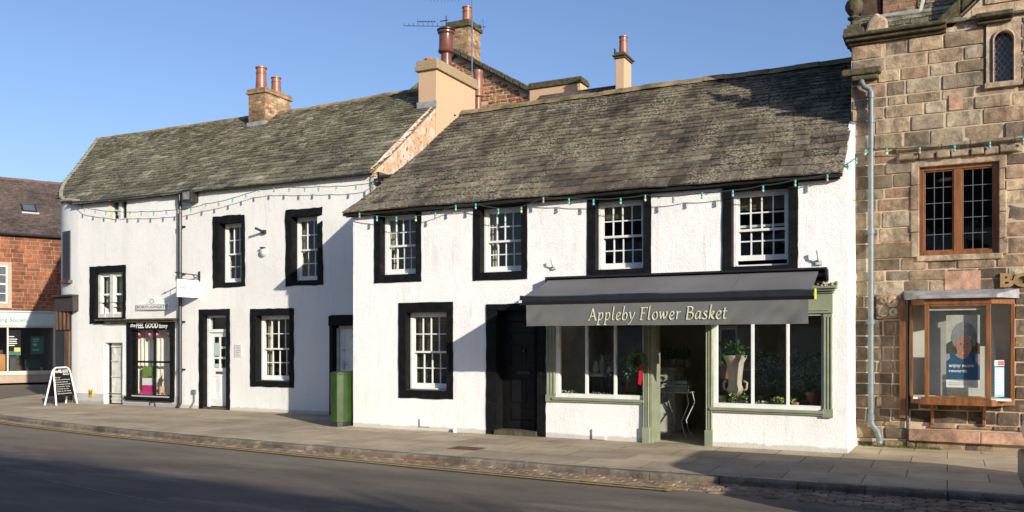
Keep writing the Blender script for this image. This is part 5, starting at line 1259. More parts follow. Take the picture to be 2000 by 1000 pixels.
# ================================================================== red sandstone bank across the side street
BX, BY = -32.7, 23.9; ang = math.atan2(.904, .426)
H4 = thing('red_sandstone_building', 'red sandstone building with a dark slate roof and pale building society shopfront', 'building', (BX, BY, 0), rz=ang)
xa_ = Vector((.426, .904, 0)).normalized(); ya_ = Vector((-xa_.y, xa_.x, 0))
def L4(px, py):
    d = ray(px, py); o = Vector((BX, BY, -CAMZ)); nrm = ya_; t = o.dot(nrm)/d.dot(nrm); p = d*t; p = p-Vector((BX, BY, 0)); return (p.dot(xa_), p.z+CAMZ)
ez = 5.98; zfa0 = L4(60, 637)[1]; zfa1 = L4(60, 609)[1]; zsb = L4(60, 727)[1]
wq = (L4(-40, 520)[0], L4(14, 520)[0], L4(10, 592)[1], L4(10, 519)[1])
so2 = (wq[0]-.15, L4(22.5, 520)[0], L4(10, 602)[1], L4(10, 512)[1])
m = MB(); m.box(-9, 4, 0, 7, 0, ez); 
# opening in front: the shop; body built as boxes round it
m = MB(); sx1 = L4(104, 700)[0]; sx0 = -6.5
m.box(-9, sx0, 0, 7, 0, zfa1); m.box(sx1+.18, 4, 0, 7, 0, zfa1); m.box(sx0, sx1+.18, 3, 7, 0, zfa1); m.box(sx0, sx1+.18, .05, 3, 0, .02)
m.box(-9, 4, .012, 7, zfa1, ez); wl4 = m.build('wall', M['mortar_red'], H4)
m = MB(); masonry(m, -9, 4, zfa1+.02, ez-.05, -.0, [so2], .14, .20, .24, .50, gap=.012, ch=.01, jit=.006); m.build('red_masonry', M['red'], wl4)
m = MB(); masonry(m, -9, -6.5, 0, zfa1, 0, [], .2, .26, .3, .6); m.build('red_masonry', M['red'], wl4)
m = MB(); m.box(sx0-.3, 3.2, -.10, .10, zfa0, zfa1-.03); m.box(sx0-.35, 3.2, -.16, .10, zfa1-.03, zfa1+.03); m.build('fascia', M['palegreen'], H4, bevel=.01)
m = MB(); m.box(sx1, sx1+.14, -.08, .12, 0, zfa0); m.box(sx1+.14, 3.2, -.04, .12, 0, zfa0); m.box(sx0-.3, sx0, -.08, .12, 0, zfa0); m.box(sx0, sx1, -.06, .10, zsb-.10, zsb+.06); x_ = L4(15, 700)[0]; m.box(x_-.03, x_+.03, -.03, .05, zsb, zfa0); m.box(sx0, sx1, -.05, .08, zfa0-.06, zfa0)
m.build('shopfront', M['shopcream'], H4, bevel=.008)
m = MB(); m.box(sx0, sx1, -.02, .08, 0, zsb-.10); m.build('stall_riser', mat('buff_riser', (.40, .30, .22), (.32, .24, .17), 3, .8), H4)
g = MB(); g.quad((sx0, .02, zsb), (sx1, .02, zsb), (sx1, .02, zfa0), (sx0, .02, zfa0)); g.build('glass', M['shopglass'], H4)
it = MB(); room(it, sx0, sx1, .1, 3, .02, zfa0+.3); it.build('interior', mat('bank_interior', (.20, .17, .14), (.14, .12, .10), 2, .9), H4)
tx0 = L4(2, 630); tx1 = L4(56, 630)
textmesh('lettering', 'Building Society', mat('grey_green_lettering', (.10, .16, .14)), H4, (tx1[0]-1.50, -.10, L4(30, 631)[1]), (1,0,0), (0,0,1), 1.50, .20, bold=.005)
m = MB(); masonry(m, so2[0]-2, so2[0], 0, .1, 0, [], .1, .1, .3, .4)
f = MB(); f.box(so2[0], wq[0], -.05, .06, so2[2], so2[3]); f.box(wq[1], so2[1], -.05, .06, so2[2], so2[3]); f.box(wq[0], wq[1], -.05, .06, wq[3], so2[3]); f.box(wq[0], wq[1], -.08, .06, so2[2], wq[2]); w4 = f.build('window', mat('buff_dressing', (.42, .33, .24), (.34, .27, .19), 4, .8), H4)
f = MB(); sash(f, wq[0], wq[1], (wq[2]+wq[3])/2, wq[3], -.045, 2, 2, st_=.05, d=.03); sash(f, wq[0], wq[1], wq[2], (wq[2]+wq[3])/2+.03, -.03, 2, 2, st_=.05, d=.03); f.build('sash', M['wpaint'], w4)
g = MB(); g.quad((wq[0], -.008, wq[2]), (wq[1], -.008, wq[2]), (wq[1], -.008, wq[3]), (wq[0], -.008, wq[3])); g.build('glass', mat('far_pane', (.12, .13, .14), (.07, .08, .09), 4, .08), w4)
rf = MB(); tn = .72; slates(rf, lambda s: -9.2, lambda s: 4.2, -.15, ez-.0, tn, 3.9, .24, .18, .34, .3, lambda u, s: .01*noise.noise(Vector((u, s, 0))), th=.01)
rf.prism([(-9.2, 3.75, ez+.72*3.8), (-9.2, 7.4, ez), (-9.2, 7.4, ez-.1), (-9.2, 3.75, ez+2.6)], (13.4, 0, 0)); rf.prism([(-9, 0, ez-.02), (-9, 3.75, ez+2.6), (-9, 7, ez-.02)], (.05, 0, 0))
r4 = rf.build('roof', M['slate_d'], H4)
rg = MB(); ridge(rg, -9.2, 4.2, 3.72, ez+.72*3.87+.02, wd=.13, h=.06); rg.build('ridge', mat('purple_ridge_tile', (.15, .09, .08)), r4)
g = MB(); g.tube([(-9.2, -.2, ez-.03), (4.2, -.2, ez-.03)], .055, 8)
for k_ in range(9): g.tube([(-8+k_*1.35, -.2, ez-.05), (-8+k_*1.35, -.02, ez-.16)], .018, 5)
g.build('gutter', M['iron'], H4)
# roof light
def L4r(px, py): # on the roof plane
    d = ray(px, py); nrm = (ya_*(-math.sin(math.atan(tn)))+Vector((0,0,1))*math.cos(math.atan(tn))); o = Vector((BX, BY, ez-CAMZ))+ya_*(-.15); t = o.dot(nrm)/d.dot(nrm); p = d*t-Vector((BX, BY, -CAMZ)); return Vector((p.dot(xa_), p.dot(ya_), p.z))
c_ = L4r(56, 409); ct, st2 = math.cos(math.atan(tn)), math.sin(math.atan(tn))
def RL4(u, s_, h): return (c_.x+u, c_.y+s_*ct-h*st2, c_.z+s_*st2+h*ct)
m = MB(); m.hexa([RL4(-.28,-.30,0),RL4(.28,-.30,0),RL4(.28,.30,0),RL4(-.28,.30,0),RL4(-.28,-.30,.09),RL4(.28,-.30,.09),RL4(.28,.30,.09),RL4(-.28,.30,.09)]); rl = m.build('roof_light', M['iron'], r4)
m = MB(); m.hexa([RL4(-.22,-.24,.091),RL4(.22,-.24,.091),RL4(.22,.24,.091),RL4(-.22,.24,.091),RL4(-.22,-.24,.096),RL4(.22,-.24,.096),RL4(.22,.24,.096),RL4(-.22,.24,.096)]); m.build('pane', mat('rooflight_pane', (.10, .12, .14), None, 3, .05), rl)
m = MB(); m.hexa([RL4(-.30,-.40,.02),RL4(.34,-.40,.02),RL4(.34,-.31,.02),RL4(-.30,-.31,.02),RL4(-.30,-.40,.05),RL4(.34,-.40,.05),RL4(.34,-.31,.05),RL4(-.30,-.31,.05)]); m.build('flashing', M['wdull'], rl)
# posters and furniture behind the glass, in world space
def P4(x, y, z): p = Vector((BX, BY, 0))+xa_*x+ya_*y; return (p.x, p.y, z)
def box4(mb, a, b, c, d, e, f_, m=0): return mb.hexa([P4(a,c,e),P4(b,c,e),P4(b,d,e),P4(a,d,e),P4(a,c,f_),P4(b,c,f_),P4(b,d,f_),P4(a,d,f_)], m=m)
def qa(l, t, r, b): A = L4(l, b); B = L4(r, t); return A[0], B[0], A[1], B[1]
a, b_, c, d = qa(15, 643, 43, 694); m = MB(); box4(m, a, b_, .28, .30, c, d); box4(m, a, b_, .272, .279, c, c+.16, 1); pz = qa(30, 679, 42, 687); box4(m, pz[0], pz[1], .270, .279, pz[2], pz[3], 2)
for k_ in range(5): z = d-.18-.075*k_; 
for z_, fr2 in ((.30, .55), (.40, .8), (.48, .75), (.56, .8), (.64, .6)): box4(m, a+.05, a+.05+(b_-a-.1)*fr2, .270, .279, d-z_*(d-c), d-z_*(d-c)+.035, 3)
tag(m.build('poster', [M['black'], M['shopgreen'], M['petal_y'], M['wletter']]), 'black poster with white lines and a yellow shape in the building society window', 'poster')
a, b_, c, d = qa(65, 657, 91, 692); m = MB(); box4(m, a, b_, .58, .60, c, d)
for z_, fr2 in ((.14, .6), (.26, .5), (.50, .4), (.75, .6)): box4(m, a+.08, a+.08+(b_-a-.1)*fr2, .572, .579, d-z_*(d-c)-.03, d-z_*(d-c)+(.07 if z_ == .5 else .01), 1)
tag(m.build('poster', [M['shopgreen'], M['palegreen']]), 'green poster with pale lines hanging in the shaded half of the bank window', 'poster')
def chair4(x, y, lab, s=1):
    p = P4(x, y, 0); t = thing('armchair', lab, 'chair', (p[0], p[1], 0), 'green chairs in the building society')
    m = MB(); box4(m, x-.28, x+.28, y-.25, y+.25, .38, .50); m.build('seat', M['iron'] if s < 0 else mat('green_upholstery', (.02, .08, .06)), t, bevel=.03)
    m = MB(); box4(m, x-.28, x+.28, y+.2, y+.28, .5, .92); m.build('backrest', mat('green_upholstery', (.02, .08, .06)), t, bevel=.03)
    for sx_, sy_ in ((-1,-1), (1,-1), (-1,1), (1,1)):
        m = MB(); box4(m, x+sx_*.27-.02, x+sx_*.27+.02, y+sy_*.24-.02, y+sy_*.24+.02, .02, .6 if sy_ < 0 else .4); m.build('leg', M['cream'], t)
chair4(L4(72, 700)[0], .75, 'green armchair with pale legs below the hanging green poster'); chair4(L4(97, 700)[0]+.1, 1.1, 'dark green armchair at the right end of the building society window')
m = MB(); p = L4(27, 700)[0]; box4(m, p-.10, p+.14, .35, .45, .45, 1.0); box4(m, p-.22, p+.24, .34, .5, 1.0, 1.06); box4(m, p-.2, p+.2, .3, .5, .02, .45); tag(m.build('poster_stand', M['iron'], bevel=.01), 'black stand under the black poster in the bank window', 'stand')
p = L4(2, 690)[0]; m = MB(); box4(m, p-.22, p+.2, .3, .7, .5, 1.15); box4(m, p-.2, p+.18, .3, .7, .05, .5)
tag(m.build('display_box', mat('orange_box', (.5, .22, .05), (.35, .14, .04)), bevel=.02), 'orange and brown display box at the left edge of the bank window', 'box')

# ================================================================== houses behind
VB2 = 27.5
H5 = thing('rubble_gable_house', 'tall reddish rubble stone gable with a slate roof rising behind the tan chimney', 'house', (-17, VB2+4, 0))
pk = W(892, 108, VB2); e1 = W(1082, 206, VB2); sl5 = (pk[1]-e1[1])/(e1[0]-pk[0]); xr = e1[0]+1.2; xl = 2*pk[0]-xr
m = MB(); zlow = pk[1]-sl5*(xr-pk[0])
m.prism([(xl, VB2+.02, 0), (xr, VB2+.02, 0), (xr, VB2+.02, zlow), (pk[0], VB2+.02, pk[1]), (xl, VB2+.02, zlow)], (0, 7, 0)); w5 = m.build('wall', M['mortar'], H5)
m = MB(); masonry(m, pk[0]-1.5, xr-.05, zlow-1.5, pk[1], VB2-.0, [], .09, .17, .12, .34, gap=.02, ch=.03, jit=.03, uneven=.012, clip=lambda x, z: z < pk[1]-sl5*abs(x-pk[0])-.12)
m.build('rubble_masonry', M['rubble'], w5)
m = MB()
for s_ in (1, -1):
    A = Vector((pk[0], 0, pk[1]+.12)); B = Vector((pk[0]+s_*(xr-pk[0]+.3), 0, zlow+.12-sl5*.3)); n = 18
    for i in range(n):
        a, b_ = A.lerp(B, i/n), A.lerp(B, (i+1)/n-.004); m.prism([(a.x, VB2-.16, a.z), (b_.x, VB2-.16, b_.z+rnd(-.01,.01)), (b_.x, VB2-.16, b_.z-.14), (a.x, VB2-.16, a.z-.14)], (0, 7.3, 0))
r5 = m.build('roof', M['slate_g'], H5)
m = MB()
n = 18; A = Vector((pk[0], 0, pk[1]+.16)); B = Vector((xr+.3, 0, zlow+.16-sl5*.3))
for i in range(n):
    a, b_ = A.lerp(B, i/n), A.lerp(B, (i+1)/n-.01); m.prism([(a.x, VB2-.22, a.z+.05), (b_.x, VB2-.22, b_.z+.05+rnd(-.01,.02)), (b_.x, VB2-.22, b_.z-.12), (a.x, VB2-.22, a.z-.12)], (0, .22, 0))
m.build('verge', M['mossy'], r5)
cA, cB = W(884, 100, VB2+.3), W(915, 100, VB2+.3); zt = W(900, 52, VB2+.3)[1]
s5 = stack('chimney', H5, cA[0]-.25, cB[0], VB2+.3, VB2+1.2, pk[1]-.8, zt, M['brick'], ((.08, -.02, .12), (.04, .12, .24)), M['mossy'], True, lead=False)
pot('chimney_pot', s5, (cA[0]+cB[0])/2+.05, VB2+.7, zt+.22, .62, .19, M['terracotta'])
VB3 = 24.0
H6 = thing('slate_roof_house', 'house behind the shop roof showing a dark slate slope and two tan chimneys', 'house', (-11, VB3, 0))
zr0 = W(1060, 196, VB3)[1]; zr = (zr0+W(1215, 172, VB3)[1])/2+.10; xa6, xb6 = U(1062, VB3), U(1225, VB3)
m = MB(); m.prism([(xa6, VB3-3, 0), (xa6, VB3-3, zr-2.1), (xa6, VB3, zr-.06), (xa6, VB3+3, zr-2.1), (xa6, VB3+3, 0)], (xb6-xa6, 0, 0)); m.build('wall', M['render_tan'], H6)
rf = MB(); slates(rf, lambda s: xa6-.1, lambda s: xb6+.02, VB3-3, zr-2.08, .7, 3.0, .22, .18, .36, .3, lambda u, s: 0); rf.prism([(xa6, VB3, zr+.03), (xa6, VB3+3.2, zr-2.2), (xa6, VB3+3.2, zr-2.3), (xa6, VB3, zr-.05)], (xb6-xa6, 0, 0)); rf.build('roof', M['slate_d'], H6)
v_ = VB3+.6; A = U(1034, v_), U(1134, v_); zt = W(1134, 160, v_)[1]
stack('chimney', H6, A[0], A[1], v_, v_+.55, zr-1.0, zt, M['render_tan'], ((.06, -.02, .10), (.03, .10, .18)), M['mossy'], lead=False)
v_ = VB3-.9; A = U(1202, v_), U(1219, v_); zt = W(1219, 112, v_)[1]
s6 = stack('chimney', H6, A[0], A[1], v_, v_+.62, zr-1.6, zt, M['render_tan'], ((.04, -.01, .05), (.08, .05, .10), (.02, .10, .17)), M['mossy'], lead=False)
pot('chimney_pot', s6, (A[0]+A[1])/2+.02, v_+.25, zt+.15, .52, .13, M['terracotta'])
x = (A[0]-.02); m = MB(); m.lathe([(.0,0),(.03,.02),(.045,.07),(.03,.12),(.012,.14)], (x, v_+.05, zt+.11), 10); m.lathe([(.0,0),(.025,.02),(.025,.05),(.0,.07)], (x-.01, v_+.02, zt+.235), 8); m.tube([(x-.01,v_-.0,zt+.27),(x-.03,v_-.04,zt+.265)], [.008,.002], 5); m.tube([(x+.01,v_+.08,zt+.14),(x+.05,v_+.12,zt+.08)], [.02,.012], 6)
tag(m.build('bird', M['iron'], smooth='all'), 'small dark bird perched on the cap of the slender tan chimney', 'bird')

# ================================================================== street things
# television aerial on the tan chimney
ax, ay = -11.5, 20.6; z0_ = 7.9; zt = 10.6
yy = ay; X = AT(922, 100, ax) if False else None
ax = W(922, 100, ay)[0]; t_ = thing('tv_aerial', 'grey television aerial on a tall pole above the tan chimney', 'aerial', (ax, ay, z0_))
m = MB(); m.tube([(ax, ay, z0_), (ax, ay, W(922, -25, ay)[1])], .018, 8); m.build('mast', M['chrome'], t_)
def turn(mb): # the arrays point obliquely to the street
    k = -1.84/(xa0-ax); mb.v = [(ax+(x-ax)*k*.894-(y-ay)*.447, ay+(x-ax)*k*.447+(y-ay)*.894, z) for x, y, z in mb.v]
zb = W(870, 60, ay)[1]; xa0, xb0 = W(791, 60, ay)[0], W(951, 60, ay)[0]
m = MB(); m.tube([(xa0, ay, zb), (xb0, ay, zb-.03)], .008, 6)
for i in range(15):
    x = lerp(xa0, xb0-.5, i/14); m.tube([(x, ay-.10, zb+.035), (x, ay+.10, zb+.035)], .006, 5); m.tube([(x, ay, zb), (x, ay, zb+.05)], .004, 4)
m.tube([(xa0+.42, ay, zb+.11), (xa0+1.0, ay, zb+.11)], .009, 6)
for i in range(7): x = xa0+.42+i*.09; m.tube([(x, ay-.08, zb+.11), (x, ay+.08, zb+.11)], .006, 5); m.tube([(x, ay, zb+.11), (x, ay, zb+.15)], .004, 4)
m.tube([(xb0-.08, ay-.02, zb-.12), (xb0-.12, ay+.02, zb+.18)], .008, 5); m.box(xb0-.24, xb0-.17, ay-.04, ay+.04, zb-.05, zb+.02); turn(m); m.build('yagi_array', M['iron'], t_)
zb = W(900, 3, ay)[1]; m = MB(); m.tube([(xa0+.8, ay, zb), (ax+.05, ay, zb)], .009, 6)
for i in range(9): x = xa0+.85+i*.11; m.tube([(x, ay, zb), (x, ay, zb-.06)], .006, 5)
turn(m); m.build('upper_array', M['iron'], t_)

# festoon lights
def festoon(label, pts, cols, v, house_v=None, start=None, end=None):
    P_ = [Vector((W(px, py, vv)[0], vv, W(px, py, vv)[1])) for px, py, vv in pts]
    mid_ = P_[len(P_)//2]; t = thing('festoon_lights', label, 'string lights', (mid_.x, mid_.y, 0))
    cab = []
    full = ([Vector(start)] if start else [])+P_+([Vector(end)] if end else [])
    for i in range(len(full)-1):
        a, b_ = full[i], full[i+1]
        for k in range(5): q = a.lerp(b_, k/5); q = q+Vector((0, 0, -.03*(1-(2*k/5-1)**2)*min(1, (b_-a).length))); cab.append(q)
    cab.append(full[-1]); m = MB(); m.tube([q+Vector((0, 0, .055)) for q in cab], .0085, 5); m.build('cable', M['wire'], t)
    for p, c in zip(P_, cols):
        m = MB(); m.lathe([(.016, .052), (.019, .02), (.017, -.008)], p, 10, m=0); m.lathe([(.014, -.008), (.020, -.022), (.022, -.036), (.015, -.05), (.003, -.056)], p, 10, m=1)
        m.build('bulb', [M['teal'], M[c+'_bulb']], t, smooth='all')
va = VL-.22
L1 = [(165,409),(186,413),(207,416),(231,417),(254,418),(276,417),(300,417),(325,415),(348,413),(373,410),(402,402),(427,398),(454,391),(480,383),(505,375),(535,371),(565,370),(595,370),(622,369),(657,368),(695,366),(728,361)]
cc = ['red','green','blue','blue','yellow','red','green','blue','red','green','yellow','red','green','blue','yellow','red','green','blue','red','yellow','green','green']
festoon('long string of coloured bulbs hung under the eaves of the left white house', [(a, b_, va) for a, b_ in L1], cc, va, start=(U(140, VL), VL-.02, W(140, 397, VL)[1]), end=(U(752, VL), VL-.04, W(752, 352, VL)[1]))
vb = VR-.20
L2 = [(702,421),(736,427),(774,428),(812,427),(850,421),(890,406),(929,403),(973,413),(1018,410),(1061,391),(1111,393),(1159,395),(1212,393),(1260,387),(1315,390),(1371,382),(1431,378),(1490,369),(1553,358),(1615.5,348)]
cc = ['red','blue','green','yellow','red','green','blue','green','yellow','red','green','blue','green','yellow','red','green','blue','green','green','red']
L3 = [(1656,326,14.0),(1672,314,14.4),(1690,297,VS-.12),(1731.6,296,VS-.14),(1796,294,VS-.14),(1864,290,VS-.14),(1933,283,VS-.14),(1998,276,VS-.14)]
festoon('string of coloured bulbs under the flower shop eaves that runs on across the stone wall', [(a, b_, vb) for a, b_ in L2]+L3, cc+['green','blue','green','yellow','red','green','blue','red'], vb, start=(U(688, VR), VR-.05, W(688, 414, VR)[1]), end=(1.6, VS-.1, 4.9))

# hanging sign
xs = -16.68; t_ = thing('hanging_sign', 'small square white hanging sign on a black iron bracket by the drainpipe', 'sign', (xs, VL, 2.7))
m = MB(); zb = AT(390, 538, xs)[1]
m.box(xs-.02, xs+.02, VL-.03, VL-.0, zb-.15, zb+.10); m.tube([(xs, VL-.02, zb), (xs, VL-.76, zb+.02)], .014, 6); m.tube([(xs, VL-.02, zb-.1), (xs, VL-.18, zb-.06), (xs, VL-.22, zb)], .01, 6); m.tube([(xs, VL-.70, zb+.02), (xs, VL-.80, zb+.025)], [.03, .002], 6); m.tube([(xs, VL-.03, zb-.12), (xs, VL-.74, zb-.115)], .008, 6)
for q in (.18, .6): m.tube([(xs, VL-q, zb), (xs, VL-q, zb-.12)], .006, 5)
m.build('bracket', M['iron'], t_)
sb0, sb1 = AT(360, 582, xs)[1], zb-.13; m = MB(); m.box(xs-.012, xs+.012, VL-.72, VL-.04, sb0+.02, sb1); m.build('sign_board', M['wpaint'], t_, bevel=.003)
textmesh('lettering', 'ARANYANI', mat('faded_pink_lettering', (.62, .10, .20)), t_, (xs+.0135, VL-.66, sb1-.24), (0,1,0), (0,0,1), .42, .09, shear=.2)
textmesh('lettering', 'HAIR', mat('faded_grey_lettering', (.25, .22, .30)), t_, (xs+.0135, VL-.42, sb1-.35), (0,1,0), (0,0,1), .30, .09, shear=.2)
# street name plate
q = rect(268, 594, 331.5, 605.5, VL); t_ = thing('street_name_sign', 'white street name plate reading BOROUGHGATE above the small shop window', 'sign', ((q[0]+q[1])/2, VL, q[2]))
cx_ = (q[0]+q[1])/2; m = MB(); m.box(q[0], q[1], VL-.05, VL-.0, q[2], q[3]); n = 12; m.prism([(cx_+.17*math.cos(i*math.pi/n), VL-.05, q[3]+.16*math.sin(i*math.pi/n)) for i in range(n+1)], (0, .05, 0)); m.build('sign_board', M['wpaint'], t_, bevel=.004)
m = MB()
for a_, b__, c_, d_ in ((q[0]+.02, q[1]-.02, q[2]+.015, q[2]+.022), (q[0]+.02, q[1]-.02, q[3]-.022, q[3]-.015), (q[0]+.02, q[0]+.027, q[2]+.02, q[3]-.02), (q[1]-.027, q[1]-.02, q[2]+.02, q[3]-.02)): m.box(a_, b__, VL-.054, VL-.0505, c_, d_)
m.tube([(cx_+.08*math.cos(i*math.pi/6), VL-.052, q[3]+.07+.05*math.sin(i*math.pi/6)) for i in range(13)], .006, 4); m.build('border', M['dletter'], t_)
textmesh('lettering', 'BOROUGHGATE', M['dletter'], t_, (q[0]+.05, VL-.05, q[2]+.045), (1,0,0), (0,0,1), q[1]-q[0]-.1, q[3]-q[2]-.085, bold=.015)
# hydrant plate
q = rect(175.5, 761, 183, 775, VL); m = MB(); m.box(q[0], q[1], VL-.04, VL-.013, q[2], q[3]); hp = tag(m.build('hydrant_sign', M['yellow'], bevel=.003), 'little yellow hydrant plate marked H low on the white wall', 'sign')
lt = textmesh('lettering', 'H', M['dletter'], hp, (0,0,0), (1,0,0), (0,0,1), .09, .13, bold=.02); lt.location = Vector(((q[0]+q[1])/2-.045, VL-.042, (q[2]+q[3])/2-.065))-hp.location
# acrylic plaque
q = rect(459, 673, 473, 697, VL); m = MB(); m.box(q[0], q[1], VL-.02, VL-.006, q[2], q[3]); pl = tag(m.build('name_plaque', mat('clear_plaque', (.66, .66, .66), (.55, .55, .56), 8, .2), bevel=.003), 'small pale grey plaque between the white door and the sash window', 'plaque')
m = MB()
for i in range(5): z = q[2]+.04+i*.055; m.box(q[0]+.04, q[1]-.03-.03*(i % 2), VL-.024, VL-.0205, z, z+.015)
lt = m.build('lettering', mat('grey_print', (.35, .35, .37)), pl); lt.location = -pl.location
# green metal cabinet
t_ = thing('green_cabinet', 'tall green metal utility cabinet standing in the corner between the two white houses', 'cabinet', (-10.75, 13.95, 0))
X0, X1, Y0, Y1 = -10.84, -10.56, 13.66, 14.35; c = .05
def oct_(e, z): return [(X0-e, Y0+c, z), (X0+c, Y0-e, z), (X1-c*1.8, Y0-e, z), (X1+e, Y0+c*1.8, z), (X1+e, Y1-c, z), (X1-c, Y1+e, z), (X0+c, Y1+e, z), (X0-e, Y1-c, z)]
m = MB(); m.prism(oct_(0, .10), (0, 0, .93)); m.build('body', M['green_metal'], t_, bevel=.006)
m = MB(); m.prism([(x, y, z) for x, y, z in oct_(-.015, .0)], (0, 0, .10)); m.build('plinth', M['iron'], t_)
m = MB(); m.prism(oct_(.018, 1.03), (0, 0, .03)); m.prism(oct_(-.02, 1.06), (0, 0, .025)); m.build('lid', M['green_metal'], t_, bevel=.008)
m = MB(); m.box(X0+.06, X1-.10, Y0-.006, Y0-.001, .16, .98); m.box(X1-.14, X1-.12, Y0-.02, Y0-.006, .52, .62); m.build('door', M['green_metal'], t_)
m = MB(); m.box(-11.0, -10.5, 13.45, 14.6, .003, .012); struct(m.build('concrete_pad', M['verge']))

m = MB(); c_ = G(912, 876); m.box(c_[0]-.26, c_[0]+.26, c_[1]-.17, c_[1]+.17, .002, .007)
for i in range(6): m.box(c_[0]-.23, c_[0]+.23, c_[1]-.14+i*.05, c_[1]-.12+i*.05, .0071, .011)
tag(m.build('drain_cover', M['old_wood']), 'rusty rectangular cover set in the pavement left of the black door', 'cover')
m = MB(); c_ = G(830, 897, -.07); m.box(c_[0]-.33, c_[0]+.33, c_[1]-.12, c_[1]+.12, -.08, -.060)
for i in range(9): m.box(c_[0]-.30+i*.07, c_[0]-.27+i*.07, c_[1]-.10, c_[1]+.10, -.0599, -.054)
tag(m.build('gully_grating', mat('rusty_iron', (.26, .13, .06), (.14, .07, .04), 12, .8)), 'rust brown gully grating in the gutter beside the kerb', 'grating')
# A-board
gx, gy = G(134, 791); A = Vector(G(110, 792)); B = Vector(G(151, 788)); C_ = Vector(G(96, 791.5))
dx = (B-A); W_ = dx.length; ex = dx.normalized(); ey = Vector((-ex.y, ex.x))
t_ = thing('pavement_board', 'white framed black pavement board with white writing, by the rounded corner', 'sign board', (A.x+dx.x/2, A.y+dx.y/2, 0))
def PA(u, d_, z): p = A+ex*u+ey*d_; return (p.x, p.y, z)
Hh = .98; dp = .36
for nm, d0, d1, sgn in (('front_frame', 0, dp/2, 1), ('back_frame', dp, dp/2, -1)):
    pts_ = []
    path = [(0.0, 0.0), (.05, .5), (.085, .86), (.12, .94), (.19, .98), (W_-.19, .98), (W_-.12, .94), (W_-.085, .86), (W_-.05, .5), (W_, 0)]
    for u, z in path: f_ = z/Hh; pts_.append(PA(u, lerp(d0, d1, min(1, f_)), z))
    m = MB(); m.tube(pts_, .022, 8); m.build(nm, M['wpaint'], t_)
    m = MB(); z0, z1 = .22, .95; d_0, d_1 = lerp(d0, d1, z0/Hh), lerp(d0, d1, z1/Hh); e_ = .012*sgn
    P8 = [PA(.05, d_0, z0), PA(W_-.05, d_0, z0), PA(W_-.11, d_1, z1), PA(.11, d_1, z1)]; m.prism(P8, (ey.x*e_, ey.y*e_, 0)); m.build('panel', M['black'], t_)
za_v = (Vector(PA(.1, lerp(0, dp/2, .9/Hh), .9))-Vector(PA(.1, lerp(0, dp/2, .25/Hh), .25))).normalized(); ex3 = Vector((ex.x, ex.y, 0))
def AP(u, z): return Vector(PA(u, lerp(0, dp/2, z/Hh), z))
ff = -.006
textmesh('lettering', 'the FEEL GOOD', M['wletter'], t_, AP(.14, .84), ex3, za_v, W_-.30, .085, depth=.006, shear=.2, bold=.03)
textmesh('lettering', 'factory', M['wletter'], t_, AP(W_*.52, .77), ex3, za_v, W_*.3, .06, depth=.006, shear=.3, bold=.02)
for k_, tx in enumerate(('Massage', 'Facials and Waxing', 'Manicure, Pedicure', 'Reflexology and Reiki', 'Aromatherapy, Tanning', 'Hot Stones, Eye Care', 'Make up, Gel Nails', 'Gift Vouchers sold here')):
    z = .70-k_*.060; textmesh('lettering', tx, M['wletter'], t_, AP(.10, z), ex3, za_v, (W_-.22)*(.35 if k_ == 0 else rnd(.75, 1)), .036, depth=.006, shear=.2, bold=.0)

